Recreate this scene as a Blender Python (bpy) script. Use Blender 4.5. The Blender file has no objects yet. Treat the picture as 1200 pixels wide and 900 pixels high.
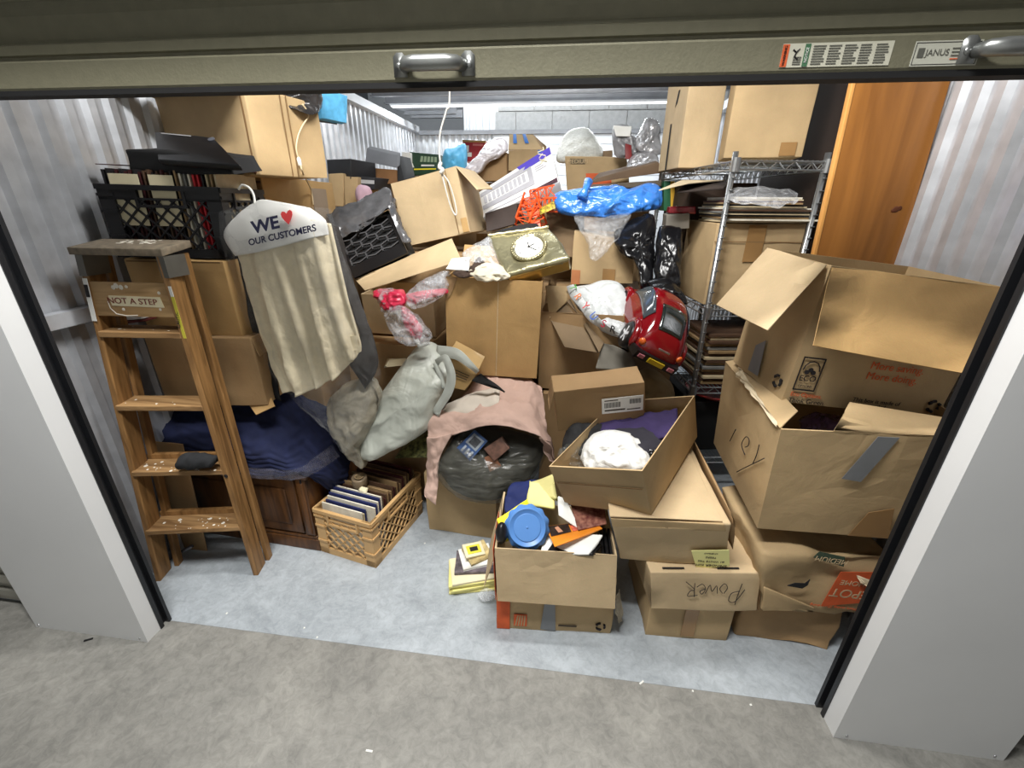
import bpy, bmesh, math, random
from mathutils import Vector, Matrix, noise

# ------------------------------------------------------------------ camera
scene = bpy.context.scene
COL = scene.collection
cam_d = bpy.data.cameras.new('camera')
cam_d.sensor_fit = 'HORIZONTAL'
cam_d.sensor_width = 36.0
cam_d.lens = 36.0 * 501.9 / 1200.0
cam_d.clip_start = 0.01
cam = bpy.data.objects.new('camera', cam_d)
COL.objects.link(cam)
cam.matrix_world = Matrix.Translation(Vector((1.511, -1.006, 1.560))) @ Matrix(((0.992102, -0.056793, 0.111838), (0.125100, 0.383128, -0.915185), (0.009128, 0.921948, 0.387207))).to_4x4()
scene.camera = cam

# ------------------------------------------------------------------ light
W = bpy.data.worlds.new('world')
scene.world = W
W.use_nodes = True
W.node_tree.nodes['Background'].inputs[0].default_value = (0.80, 0.90, 1.0, 1)
W.node_tree.nodes['Background'].inputs[1].default_value = 0.04

def area(name, loc, size, energy, color, target):
    d = bpy.data.lights.new(name, 'AREA')
    d.shape = 'RECTANGLE'
    d.size, d.size_y = size
    d.energy = energy
    d.color = color
    o = bpy.data.objects.new(name, d)
    COL.objects.link(o)
    o.location = loc
    o.rotation_euler = (Vector(target) - Vector(loc)).to_track_quat('-Z', 'Y').to_euler()
    return o

# corridor strip lamp above the photographer, the lamp over the back, and two added fill lights
area('corridor_lamp', (0.95, -0.70, 3.12), (1.2, 0.14), 94, (1.0, 0.99, 0.97), (1.1, 0.0, 0.0))
area('back_fill', (1.22, 3.525, 2.383), (2.7, 0.05), 24, (0.94, 0.98, 1.0), (1.22, 3.5, 0))  # area light added along the white rail to brighten the back
area('middle_fill', (1.45, 0.30, 2.75), (0.8, 0.2), 50, (1.0, 0.98, 0.95), (1.3, 1.3, 0.9))  # unseen light added behind the door top to brighten box fronts
area('far_lamp', (0.6, 3.2, 3.7), (2.4, 0.4), 95, (0.93, 0.97, 1.0), (0.8, 4.3, 2.0))

scene.view_settings.view_transform = 'Standard'
scene.view_settings.look = 'None'
scene.view_settings.gamma = 1.0
scene.view_settings.use_curve_mapping = False
scene.view_settings.exposure = 0.0

# ------------------------------------------------------------------ materials
MATS = {}
def srgb(c):
    return tuple((x / 255 / 12.92) if x / 255 <= 0.04045 else ((x / 255 + 0.055) / 1.055) ** 2.4 for x in c)

def new_mat(name):
    m = bpy.data.materials.new(name)
    m.use_nodes = True
    return m, m.node_tree.nodes, m.node_tree.links, m.node_tree.nodes['Principled BSDF']

def plain(name, rgb, rough=0.6, metal=0.0, var=0.12, scale=8.0, bump=0.0, bscale=60.0, spec=0.4, stretch=(1, 1, 1), tint=None, bdist=0.004):
    """base colour varied by noise, optional fine bump"""
    if name in MATS: return MATS[name]
    m, n, l, p = new_mat(name)
    c = srgb(rgb)
    tc = n.new('ShaderNodeTexCoord')
    mp = n.new('ShaderNodeMapping'); mp.inputs['Scale'].default_value = stretch
    l.new(tc.outputs['Object'], mp.inputs['Vector'])
    nz = n.new('ShaderNodeTexNoise'); nz.inputs['Scale'].default_value = scale; nz.inputs['Detail'].default_value = 4
    l.new(mp.outputs[0], nz.inputs['Vector'])
    rp = n.new('ShaderNodeValToRGB')
    lo = tuple(x * (1 - var) for x in c); hi = tuple(min(1, x * (1 + var)) for x in c)
    if tint: hi = srgb(tint)
    rp.color_ramp.elements[0].position = 0.3; rp.color_ramp.elements[0].color = (*lo, 1)
    rp.color_ramp.elements[1].position = 0.7; rp.color_ramp.elements[1].color = (*hi, 1)
    l.new(nz.outputs['Fac'], rp.inputs[0]); l.new(rp.outputs[0], p.inputs['Base Color'])
    p.inputs['Roughness'].default_value = rough
    p.inputs['Metallic'].default_value = metal
    p.inputs['Specular IOR Level'].default_value = spec
    if bump:
        b = n.new('ShaderNodeBump'); b.inputs['Strength'].default_value = bump; b.inputs['Distance'].default_value = bdist
        nb = n.new('ShaderNodeTexNoise'); nb.inputs['Scale'].default_value = bscale; nb.inputs['Detail'].default_value = 3; nb.inputs['Distortion'].default_value = 0.5 if bdist > 0.005 else 0.0
        l.new(mp.outputs[0], nb.inputs['Vector'])
        l.new(nb.outputs['Fac'], b.inputs['Height']); l.new(b.outputs[0], p.inputs['Normal'])
    MATS[name] = m
    return m

def cardboard(name, rgb):
    if name in MATS: return MATS[name]
    m, n, l, p = new_mat(name)
    c = srgb(rgb)
    tc = n.new('ShaderNodeTexCoord')
    nz = n.new('ShaderNodeTexNoise'); nz.inputs['Scale'].default_value = 5; nz.inputs['Detail'].default_value = 5
    l.new(tc.outputs['Object'], nz.inputs['Vector'])
    rp = n.new('ShaderNodeValToRGB')
    rp.color_ramp.elements[0].position = 0.25; rp.color_ramp.elements[0].color = (*[x * .80 for x in c], 1)
    rp.color_ramp.elements[1].position = 0.75; rp.color_ramp.elements[1].color = (*[x * 1.12 for x in c], 1)
    l.new(nz.outputs['Fac'], rp.inputs[0])
    nf = n.new('ShaderNodeTexNoise'); nf.inputs['Scale'].default_value = 260; nf.inputs['Detail'].default_value = 2
    l.new(tc.outputs['Object'], nf.inputs['Vector'])
    mx = n.new('ShaderNodeMix'); mx.data_type = 'RGBA'; mx.blend_type = 'MULTIPLY'; mx.inputs[0].default_value = 0.16
    l.new(rp.outputs[0], mx.inputs[6]); l.new(nf.outputs['Color'], mx.inputs[7])
    l.new(mx.outputs[2], p.inputs['Base Color'])
    p.inputs['Roughness'].default_value = 0.75; p.inputs['Specular IOR Level'].default_value = 0.25
    b = n.new('ShaderNodeBump'); b.inputs['Strength'].default_value = 0.5; b.inputs['Distance'].default_value = 0.007
    nb = n.new('ShaderNodeTexNoise'); nb.inputs['Scale'].default_value = 9; nb.inputs['Detail'].default_value = 8; nb.inputs['Roughness'].default_value = 0.6; nb.inputs['Distortion'].default_value = 0.6
    l.new(tc.outputs['Object'], nb.inputs['Vector']); l.new(nb.outputs['Fac'], b.inputs['Height']); l.new(b.outputs[0], p.inputs['Normal'])
    MATS[name] = m
    return m

def film(name, rgb, opacity=0.3, rough=0.18, bump=0.5, stretch=None):
    """thin plastic film: part see-through, part shiny"""
    if name in MATS: return MATS[name]
    m, n, l, p = new_mat(name)
    p.inputs['Base Color'].default_value = (*srgb(rgb), 1)
    p.inputs['Roughness'].default_value = rough
    p.inputs['Specular IOR Level'].default_value = 0.7
    tr = n.new('ShaderNodeBsdfTransparent'); tr.inputs[0].default_value = (0.97, 0.97, 0.97, 1)
    tc = n.new('ShaderNodeTexCoord')
    nz = n.new('ShaderNodeTexNoise'); nz.inputs['Scale'].default_value = 22; nz.inputs['Detail'].default_value = 4; nz.inputs['Distortion'].default_value = 1.5
    if stretch:
        mp = n.new('ShaderNodeMapping'); mp.inputs['Scale'].default_value = stretch; mp.inputs['Rotation'].default_value = (0, math.radians(-28), 0)
        l.new(tc.outputs['Object'], mp.inputs['Vector']); l.new(mp.outputs[0], nz.inputs['Vector']); nz.inputs['Scale'].default_value = 4; nz.inputs['Distortion'].default_value = 0.4
    else: l.new(tc.outputs['Object'], nz.inputs['Vector'])
    b = n.new('ShaderNodeBump'); b.inputs['Strength'].default_value = bump; b.inputs['Distance'].default_value = 0.01
    l.new(nz.outputs['Fac'], b.inputs['Height']); l.new(b.outputs[0], p.inputs['Normal'])
    mr = n.new('ShaderNodeMapRange'); mr.inputs[1].default_value = 0.35; mr.inputs[2].default_value = 0.7
    mr.inputs[3].default_value = opacity * 0.6; mr.inputs[4].default_value = min(1, opacity * 1.5)
    l.new(nz.outputs['Fac'], mr.inputs[0])
    mix = n.new('ShaderNodeMixShader')
    l.new(mr.outputs[0], mix.inputs[0]); l.new(tr.outputs[0], mix.inputs[1]); l.new(p.outputs[0], mix.inputs[2])
    l.new(mix.outputs[0], n['Material Output'].inputs['Surface'])
    MATS[name] = m
    return m

def wood(name, dark, light, scale=3.0, stretch=(12, 12, 1), rough=0.45, spec=0.4):
    if name in MATS: return MATS[name]
    m, n, l, p = new_mat(name)
    tc = n.new('ShaderNodeTexCoord')
    mp = n.new('ShaderNodeMapping'); mp.inputs['Scale'].default_value = stretch
    l.new(tc.outputs['Object'], mp.inputs['Vector'])
    nz = n.new('ShaderNodeTexNoise'); nz.inputs['Scale'].default_value = scale; nz.inputs['Detail'].default_value = 6; nz.inputs['Distortion'].default_value = 0.8
    l.new(mp.outputs[0], nz.inputs['Vector'])
    rp = n.new('ShaderNodeValToRGB')
    rp.color_ramp.elements[0].position = 0.32; rp.color_ramp.elements[0].color = (*srgb(dark), 1)
    rp.color_ramp.elements[1].position = 0.62; rp.color_ramp.elements[1].color = (*srgb(light), 1)
    l.new(nz.outputs['Fac'], rp.inputs[0]); l.new(rp.outputs[0], p.inputs['Base Color'])
    b = n.new('ShaderNodeBump'); b.inputs['Strength'].default_value = 0.25; b.inputs['Distance'].default_value = 0.003
    l.new(nz.outputs['Fac'], b.inputs['Height']); l.new(b.outputs[0], p.inputs['Normal'])
    p.inputs['Roughness'].default_value = rough; p.inputs['Specular IOR Level'].default_value = spec
    MATS[name] = m
    return m

def concrete(name, lo, hi, patch):
    if name in MATS: return MATS[name]
    m, n, l, p = new_mat(name)
    tc = n.new('ShaderNodeTexCoord')
    a = n.new('ShaderNodeTexNoise'); a.inputs['Scale'].default_value = 2.6; a.inputs['Detail'].default_value = 10; a.inputs['Roughness'].default_value = 0.72; a.inputs['Distortion'].default_value = 0.6
    f = n.new('ShaderNodeTexNoise'); f.inputs['Scale'].default_value = 30; f.inputs['Detail'].default_value = 10; f.inputs['Roughness'].default_value = 0.75; f.inputs['Distortion'].default_value = 0.8
    l.new(tc.outputs['Object'], a.inputs['Vector']); l.new(tc.outputs['Object'], f.inputs['Vector'])
    r1 = n.new('ShaderNodeValToRGB')
    r1.color_ramp.elements[0].position = 0.3; r1.color_ramp.elements[0].color = (*srgb(lo), 1)
    r1.color_ramp.elements[1].position = 0.7; r1.color_ramp.elements[1].color = (*srgb(hi), 1)
    l.new(a.outputs['Fac'], r1.inputs[0])
    r2 = n.new('ShaderNodeValToRGB')
    r2.color_ramp.elements[0].position = 0.34; r2.color_ramp.elements[0].color = (*[patch] * 3, 1)
    r2.color_ramp.elements[1].position = 0.6; r2.color_ramp.elements[1].color = (1, 1, 1, 1)
    l.new(f.outputs['Fac'], r2.inputs[0])
    mx = n.new('ShaderNodeMix'); mx.data_type = 'RGBA'; mx.blend_type = 'MULTIPLY'; mx.inputs[0].default_value = 0.8
    l.new(r1.outputs[0], mx.inputs[6]); l.new(r2.outputs[0], mx.inputs[7])
    l.new(mx.outputs[2], p.inputs['Base Color'])
    b = n.new('ShaderNodeBump'); b.inputs['Strength'].default_value = 0.3; b.inputs['Distance'].default_value = 0.003
    l.new(f.outputs['Fac'], b.inputs['Height']); l.new(b.outputs[0], p.inputs['Normal'])
    p.inputs['Roughness'].default_value = 0.55; p.inputs['Specular IOR Level'].default_value = 0.35
    MATS[name] = m
    return m

TAN = cardboard('cardboard_tan', (186, 160, 120))
TAN2 = cardboard('cardboard_golden', (192, 156, 104))
TAN3 = cardboard('cardboard_pale', (204, 180, 142))
TAN4 = cardboard('cardboard_brown', (164, 134, 96))
KRAFT = [TAN, TAN2, TAN3, TAN4]
BLACK = plain('black_plastic', (22, 22, 24), 0.35, var=0.1)
BLACKM = plain('black_matte', (24, 24, 25), 0.8, var=0.15)
INK = plain('marker_ink', (28, 24, 26), 0.7, var=0.05)
PRINT = plain('brown_print', (70, 60, 48), 0.8, var=0.1)
ORANGE = plain('orange_print', (205, 92, 48), 0.75, var=0.15, scale=20)
GREENP = plain('green_print', (62, 78, 62), 0.75, var=0.1)
WHITE = plain('white_paper', (232, 232, 226), 0.7, var=0.04)
CREAM = plain('cream_paper', (222, 212, 178), 0.75, var=0.08)
YELLOWP = plain('yellow_paper', (228, 220, 140), 0.75, var=0.06)
DUCT = plain('grey_duct_tape', (122, 124, 126), 0.4, var=0.1, bump=0.2, bscale=40)
PTAPE = plain('brown_packing_tape', (150, 116, 74), 0.25, var=0.08, spec=0.6)
STEEL = plain('galvanised_steel', (196, 200, 205), 0.36, 0.85, var=0.1, scale=30)
CHROME = plain('zinc_wire', (176, 178, 178), 0.3, 0.9, var=0.08)
CLEAR = film('clear_film', (235, 238, 240), 0.16, 0.10, 1.0)
CLEARH = film('clear_film_dense', (225, 228, 232), 0.30, 0.12, 1.0)
SMOKE = film('smoky_film', (130, 132, 126), 0.15, 0.16, 1.0)

# ------------------------------------------------------------------ mesh helpers
def V3(p): return Vector(p)

def link_mesh(name, V, F, mat, parent=None, smooth=False, mats=None, fmat=None):
    """one mesh object; V in world coordinates; parents are translation-only"""
    off = Vector((0, 0, 0))
    q = parent
    while q is not None:
        off += q.location; q = q.parent
    V = [Vector(v) for v in V]
    org = off
    if parent is None:
        xs = [v.x for v in V]; ys = [v.y for v in V]
        org = Vector(((min(xs) + max(xs)) / 2, (min(ys) + max(ys)) / 2, min(v.z for v in V)))
    me = bpy.data.meshes.new(name)
    me.from_pydata([v - org for v in V], [], F)
    for m in (mats or [mat]): me.materials.append(m)
    if fmat: me.polygons.foreach_set('material_index', fmat)
    if smooth: me.polygons.foreach_set('use_smooth', [True] * len(me.polygons))
    me.update()
    o = bpy.data.objects.new(name, me)
    COL.objects.link(o)
    if parent is not None: o.parent = parent
    else: o.location = org
    return o

def tag(o, label, cat, group=None, kind=None):
    o['label'] = label; o['category'] = cat
    if group: o['group'] = group
    if kind: o['kind'] = kind
    return o

def structure(o):
    o['kind'] = 'structure'
    return o

def thing(name, label, cat, loc, group=None):
    o = bpy.data.objects.new(name, None)
    o.empty_display_size = 0.05
    COL.objects.link(o)
    o.location = loc
    return tag(o, label, cat, group)

class MB:
    def __init__(s): s.V = []; s.F = []; s.M = []
    def add(s, V, F, mi=0):
        b = len(s.V); s.V += [Vector(v) for v in V]; s.F += [tuple(i + b for i in f) for f in F]; s.M += [mi] * len(F)
        return s
    def hexa(s, c, mi=0):
        return s.add(c, [(3, 2, 1, 0), (4, 5, 6, 7), (0, 1, 5, 4), (1, 2, 6, 5), (2, 3, 7, 6), (3, 0, 4, 7)], mi)
    def box(s, lo, hi, mi=0):
        x0, y0, z0 = lo; x1, y1, z1 = hi
        return s.hexa([(x0, y0, z0), (x1, y0, z0), (x1, y1, z0), (x0, y1, z0), (x0, y0, z1), (x1, y0, z1), (x1, y1, z1), (x0, y1, z1)], mi)
    def bar(s, p, q, w, t, up=(0, 0, 1), mi=0):
        p, q = V3(p), V3(q); d = (q - p).normalized(); u = V3(up)
        a = d.cross(u)
        if a.length < 1e-4: a = d.cross(Vector((1, 0, 0)))
        a.normalize(); b = a.cross(d).normalized()
        a *= w / 2; b *= t / 2
        return s.hexa([p - a - b, p + a - b, q + a - b, q - a - b, p - a + b, p + a + b, q + a + b, q - a + b], mi)
    def tube(s, pts, r, n=8, mi=0):
        pts = [V3(p) for p in pts]; rings = []
        d0 = (pts[1] - pts[0]).normalized()
        a = d0.orthogonal().normalized()
        V = []
        for i, p in enumerate(pts):
            d = (pts[min(i + 1, len(pts) - 1)] - pts[max(i - 1, 0)]).normalized()
            a = (a - d * a.dot(d)).normalized(); b = d.cross(a)
            rr = r[i] if isinstance(r, (list, tuple)) else r
            V += [p + (a * math.cos(2 * math.pi * k / n) + b * math.sin(2 * math.pi * k / n)) * rr for k in range(n)]
        F = []
        for i in range(len(pts) - 1):
            for k in range(n):
                F.append((i * n + k, i * n + (k + 1) % n, (i + 1) * n + (k + 1) % n, (i + 1) * n + k))
        F.append(tuple(reversed(range(n)))); F.append(tuple(range((len(pts) - 1) * n, len(pts) * n)))
        return s.add(V, F, mi)
    def lathe(s, c, axis, prof, n=24, mi=0):
        """prof: (radius, height) pairs along axis from c"""
        c, ax = V3(c), V3(axis).normalized(); a = ax.orthogonal().normalized(); b = ax.cross(a)
        V = [c + ax * h + (a * math.cos(2 * math.pi * k / n) + b * math.sin(2 * math.pi * k / n)) * r for r, h in prof for k in range(n)]
        F = []
        for i in range(len(prof) - 1):
            for k in range(n):
                F.append((i * n + k, i * n + (k + 1) % n, (i + 1) * n + (k + 1) % n, (i + 1) * n + k))
        F.append(tuple(reversed(range(n)))); F.append(tuple(range((len(prof) - 1) * n, len(prof) * n)))
        return s.add(V, F, mi)
    def build(s, name, mat, parent=None, smooth=False):
        mats = mat if isinstance(mat, (list, tuple)) else [mat]
        return link_mesh(name, s.V, s.F, None, parent, smooth, list(mats), s.M)

def rotm(rx, ry, rz):
    return Matrix.Rotation(math.radians(rz), 3, 'Z') @ Matrix.Rotation(math.radians(ry), 3, 'Y') @ Matrix.Rotation(math.radians(rx), 3, 'X')

def cuboid(loc, dims, rot=(0, 0, 0)):
    """8 corners, loc = base centre"""
    R = rotm(*rot); w, d, h = dims
    return [V3(loc) + R @ Vector(c) for c in ((-w/2, -d/2, 0), (w/2, -d/2, 0), (w/2, d/2, 0), (-w/2, d/2, 0), (-w/2, -d/2, h), (w/2, -d/2, h), (w/2, d/2, h), (-w/2, d/2, h))]

def hexq(bl, br, tr, tl, dv):
    """8 corners from a front quad and a depth vector"""
    bl, br, tr, tl, dv = map(V3, (bl, br, tr, tl, dv))
    return [bl, br, br + dv, bl + dv, tl, tr, tr + dv, tl + dv]

def solid(name, C8, mat, parent=None, bev=0.004, cuts=4, amp=0.003, seed=0, smooth=True):
    """closed, slightly dented hexahedron with rounded edges"""
    bm = bmesh.new()
    vs = [bm.verts.new(c) for c in C8]
    for f in [(3, 2, 1, 0), (4, 5, 6, 7), (0, 1, 5, 4), (1, 2, 6, 5), (2, 3, 7, 6), (3, 0, 4, 7)]:
        bm.faces.new([vs[i] for i in f])
    if bev: bmesh.ops.bevel(bm, geom=bm.edges[:], offset=bev, segments=2, affect='EDGES', profile=0.6)
    if cuts:
        big = [e for e in bm.edges if e.calc_length() > bev * 6]
        bmesh.ops.subdivide_edges(bm, edges=big, cuts=cuts, use_grid_fill=True)
    bm.normal_update()
    if amp:
        for v in bm.verts:
            q = v.co * 5 + Vector((seed * 3.1, seed * 1.7, seed))
            v.co += v.normal * (noise.noise(q) * amp * 1.6 + noise.noise(q * 3.1) * amp * 0.6 + (ridge(q * 2.2, seed) * amp * 0.6 if amp > 0.015 else 0))
    V = [v.co.copy() for v in bm.verts]
    bm.verts.index_update()
    F = [tuple(v.index for v in f.verts) for f in bm.faces]
    bm.free()
    return link_mesh(name, V, F, mat, parent, smooth)

FACES = {'f': (0, 1, 5, 4), 'r': (1, 2, 6, 5), 'l': (3, 0, 4, 7), 'k': (2, 3, 7, 6), 't': (4, 5, 6, 7)}
def face_pt(C8, face, u, v, off=0.0):
    a, b, c, d = [V3(C8[i]) for i in FACES[face]]
    p = (a * (1 - u) + b * u) * (1 - v) + (d * (1 - u) + c * u) * v
    nrm = (b - a).cross(d - a).normalized()
    return p + nrm * off

def decal(name, C8, face, u0, u1, v0, v1, mat, parent, off=0.004, t=0.0012, n=1, quad=None):
    """thin print, tape or label lying on a face"""
    uv = quad or [(u0, v0), (u1, v0), (u1, v1), (u0, v1)]
    a = [face_pt(C8, face, u, v, off) for u, v in uv]
    b = [face_pt(C8, face, u, v, off + t) for u, v in uv]
    m = MB(); m.hexa([*a, *b])
    return m.build(name, mat, parent)

def text(name, s, p, u, v, h, mat, parent, align='CENTER', sx=1.0, ext=0.0004, shear=0.0, bold=0.0):
    cu = bpy.data.curves.new(name, 'FONT')
    cu.body = s; cu.size = h * 1.35; cu.align_x = align; cu.align_y = 'CENTER'; cu.extrude = ext; cu.shear = shear; cu.offset = bold
    cu.materials.append(mat)
    tmp = bpy.data.objects.new(name, cu)
    COL.objects.link(tmp)
    me = bpy.data.meshes.new_from_object(tmp)
    bpy.data.objects.remove(tmp); bpy.data.curves.remove(cu)
    o = bpy.data.objects.new(name, me)
    COL.objects.link(o)
    u = V3(u).normalized(); v = V3(v); v = (v - u * v.dot(u)).normalized(); w = u.cross(v)
    off = Vector((0, 0, 0)); q = parent
    while q is not None: off += q.location; q = q.parent
    o.parent = parent
    M = Matrix((u * sx, v, w)).transposed().to_4x4()
    M.translation = V3(p) - off
    o.matrix_local = M
    return o

def face_text(name, s, C8, face, u, v, h, mat, parent, off=0.0055, flip=False, sx=1.0, align='CENTER', rot=0.0):
    a, b, c, d = [V3(C8[i]) for i in FACES[face]]
    p = face_pt(C8, face, u, v, off)
    du = ((b - a) + (c - d)).normalized(); dv = ((d - a) + (c - b)).normalized()
    if rot:
        r = math.radians(rot); du, dv = du * math.cos(r) + dv * math.sin(r), dv * math.cos(r) - du * math.sin(r)
    if flip: du, dv = -du, -dv
    return text(name, s, p, du, dv, h, mat, parent, align, sx)

def strokes(name, lines, fn, mat, parent, r=0.0016):
    """handwriting: polylines in face units -> thin tubes"""
    m = MB()
    for ln in lines:
        P = [fn(u, v) for u, v in catmull_line(ln, 4)]
        m.tube(P, r, 5)
    return m.build(name, mat, parent)

def catmull(p0, p1, p2, p3, t):
    return 0.5 * ((2 * p1) + (p2 - p0) * t + (2 * p0 - 5 * p1 + 4 * p2 - p3) * t * t + (3 * p1 - p0 - 3 * p2 + p3) * t ** 3)

def catmull_line(pts, k, closed=False):
    P = [Vector(p) for p in pts]; n = len(P); out = []
    rng = range(n) if closed else range(n - 1)
    for i in rng:
        if closed: a, b, c, d = P[i - 1], P[i], P[(i + 1) % n], P[(i + 2) % n]
        else: a, b, c, d = P[max(i - 1, 0)], P[i], P[i + 1], P[min(i + 2, n - 1)]
        for j in range(k): out.append(catmull(a, b, c, d, j / k))
    if not closed: out.append(P[-1])
    return out

def ridge(p, seed=0.0):
    p = V3(p) + Vector((seed * 7.3, seed * 3.9, seed * 5.1))
    s = 0
    a = 1.0
    for k in range(3):
        s += a * (0.5 - abs(noise.noise(p)) * 1.6)
        p = p * 2.1; a *= 0.5
    return s

def crumple(p, seed=0.0):
    """crinkled film or paper: sharp creases between shallow dents"""
    q = V3(p) + Vector((seed * 4.1, seed * 2.3, seed * 6.7))
    q = q + Vector((noise.noise(q * 0.7), noise.noise(q * 0.7 + Vector((9, 0, 0))), noise.noise(q * 0.7 + Vector((0, 9, 0))))) * 0.5
    return 0.55 * ridge(p, seed) + 1.1 * (noise.voronoi(q)[0][0] - 0.45) + 0.45 * (noise.voronoi(q * 2.3)[0][0] - 0.45)

def cloth_grid(net, k=6, amp=0.006, freq=9.0, seed=0, fold=None, crease=True):
    rows = [catmull_line(r, k) for r in net]
    cols = list(zip(*rows))
    cols = [catmull_line(c, k) for c in cols]
    nu, nv = len(cols), len(cols[0])
    G = [[cols[i][j] for j in range(nv)] for i in range(nu)]
    V = []
    for i in range(nu):
        for j in range(nv):
            du = G[min(i + 1, nu - 1)][j] - G[max(i - 1, 0)][j]; dv = G[i][min(j + 1, nv - 1)] - G[i][max(j - 1, 0)]
            nn = du.cross(dv)
            nn = nn.normalized() if nn.length > 1e-9 else Vector((0, -1, 0))
            q = G[i][j] * freq
            h = noise.noise(q + Vector((seed * 5, 0, seed))) * amp + ridge(q * 0.9, seed) * amp * 0.8 + (crumple(q * 1.2, seed) * amp * 0.7 if crease else 0)
            if fold: h += fold(i / (nu - 1), j / (nv - 1))
            V.append(G[i][j] + nn * h)
    F = [(i * nv + j, (i + 1) * nv + j, (i + 1) * nv + j + 1, i * nv + j + 1) for i in range(nu - 1) for j in range(nv - 1)]
    return V, F, nu, nv

def cloth(name, nets, mat, parent=None, k=6, amp=0.006, freq=9.0, seed=0, thick=0.003, fold=None):
    """draped sheet from one or several nets of world points, given real thickness"""
    m = MB()
    for q, net in enumerate(nets):
        V, F, nu, nv = cloth_grid(net, k, amp, freq, seed + q, fold)
        m.add(V, F)
    o = m.build(name, mat, parent, True)
    if thick:
        md = o.modifiers.new('thickness', 'SOLIDIFY'); md.thickness = thick; md.offset = 0
    return o

def pillow_mesh(outline, df, db, n=(0, -1, 0), k=8, rings=18, amp=0.01, freq=12.0, seed=0, power=0.5, sharp=True):
    P = catmull_line(outline, k, True); N = len(P)
    c = sum(P, Vector()) / N
    n = V3(n).normalized()
    V = [c + n * df]; F = []
    side = []
    for sgn, dep in ((1, df), (-1, db)):
        ring0 = None
        for r in range(1, rings + 1):
            s = math.sin(r / rings * math.pi / 2)
            hgt = max(0.0, 1 - s ** 2.4) ** power * dep * sgn
            if sgn == -1 and r == rings: ring = side; 
            else:
                ring = list(range(len(V), len(V) + N))
                V += [c + (p - c) * s + n * hgt for p in P]
                if sgn == 1 and r == rings: side = ring
            if r == 1:
                if sgn == -1:
                    V.append(c - n * db); top = len(V) - 1
                else: top = 0
                for i in range(N):
                    t = (top, ring[i], ring[(i + 1) % N]); F.append(t if sgn == 1 else t[::-1])
            else:
                for i in range(N):
                    t = (prev[i], ring[i], ring[(i + 1) % N], prev[(i + 1) % N]); F.append(t if sgn == 1 else t[::-1])
            prev = ring
    out = []
    for v in V:
        d = v - c
        q = v * freq
        h = (crumple(q, seed) if sharp else noise.noise(q + Vector((seed, seed * 2, 0)))) * amp + noise.noise(q * 0.4 + Vector((seed, 0, 0))) * amp
        dd = d.normalized() if d.length > 1e-6 else n
        out.append(v + (dd * 0.5 + n * 0.8 * (1 if d.dot(n) >= 0 else -1)) * h)
    return out, F

def pillow(name, outline, df, db, mat, parent=None, **kw):
    V, F = pillow_mesh(outline, df, db, **kw)
    return link_mesh(name, V, F, mat, parent, True)

def blob(name, c, rad, mat, parent=None, amp=0.02, freq=9.0, seed=0, rot=(0, 0, 0), sub=4, sharp=True):
    bm = bmesh.new(); bmesh.ops.create_icosphere(bm, subdivisions=sub, radius=1.0)
    R = rotm(*rot); c = V3(c); V = []
    for v in bm.verts:
        p = R @ Vector((v.co.x * rad[0], v.co.y * rad[1], v.co.z * rad[2]))
        nn = (R @ v.co).normalized(); q = (c + p) * freq
        h = (crumple(q, seed) if sharp else noise.noise(q)) * amp
        V.append(c + p + nn * h)
    bm.verts.index_update()
    F = [tuple(v.index for v in f.verts) for f in bm.faces]; bm.free()
    return link_mesh(name, V, F, mat, parent, True)

# ------------------------------------------------------------------ cartons
def slab(q, t):
    """thin board from a quad"""
    q = [V3(p) for p in q]
    nn = (q[1] - q[0]).cross(q[3] - q[0]).normalized() * t
    return [*q, *[p + nn for p in q]]

def board(name, q, t, mat, parent, cuts=3, amp=0.003, seed=0):
    return solid(name, slab(q, t), mat, parent, bev=t * 0.25, cuts=cuts, amp=amp, seed=seed)

EDGE = {'f': (4, 5), 'r': (5, 6), 'k': (6, 7), 'l': (7, 4)}
def flap(C8, e, length, ang, mat, parent, taper=0.0, seed=0, t=0.004, twist=0.0):
    a, b = V3(C8[EDGE[e][0]]), V3(C8[EDGE[e][1]])
    ctr = sum((V3(c) for c in C8), Vector()) / 8
    up = (sum((V3(c) for c in C8[4:]), Vector()) - sum((V3(c) for c in C8[:4]), Vector())).normalized()
    ed = (b - a).normalized()
    out = ed.cross(up).normalized()
    if out.dot((a + b) / 2 - ctr) < 0: out = -out
    r1, r2 = math.radians(ang - twist), math.radians(ang + twist)
    d1 = up * math.cos(r1) + out * math.sin(r1); d2 = up * math.cos(r2) + out * math.sin(r2)
    L = (b - a).length
    q = [a + ed * 0.004, b - ed * 0.004, b + d2 * length - ed * (taper * L), a + d1 * length + ed * (taper * L)]
    return board('flap', q, t, mat, parent, seed=seed)

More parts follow.
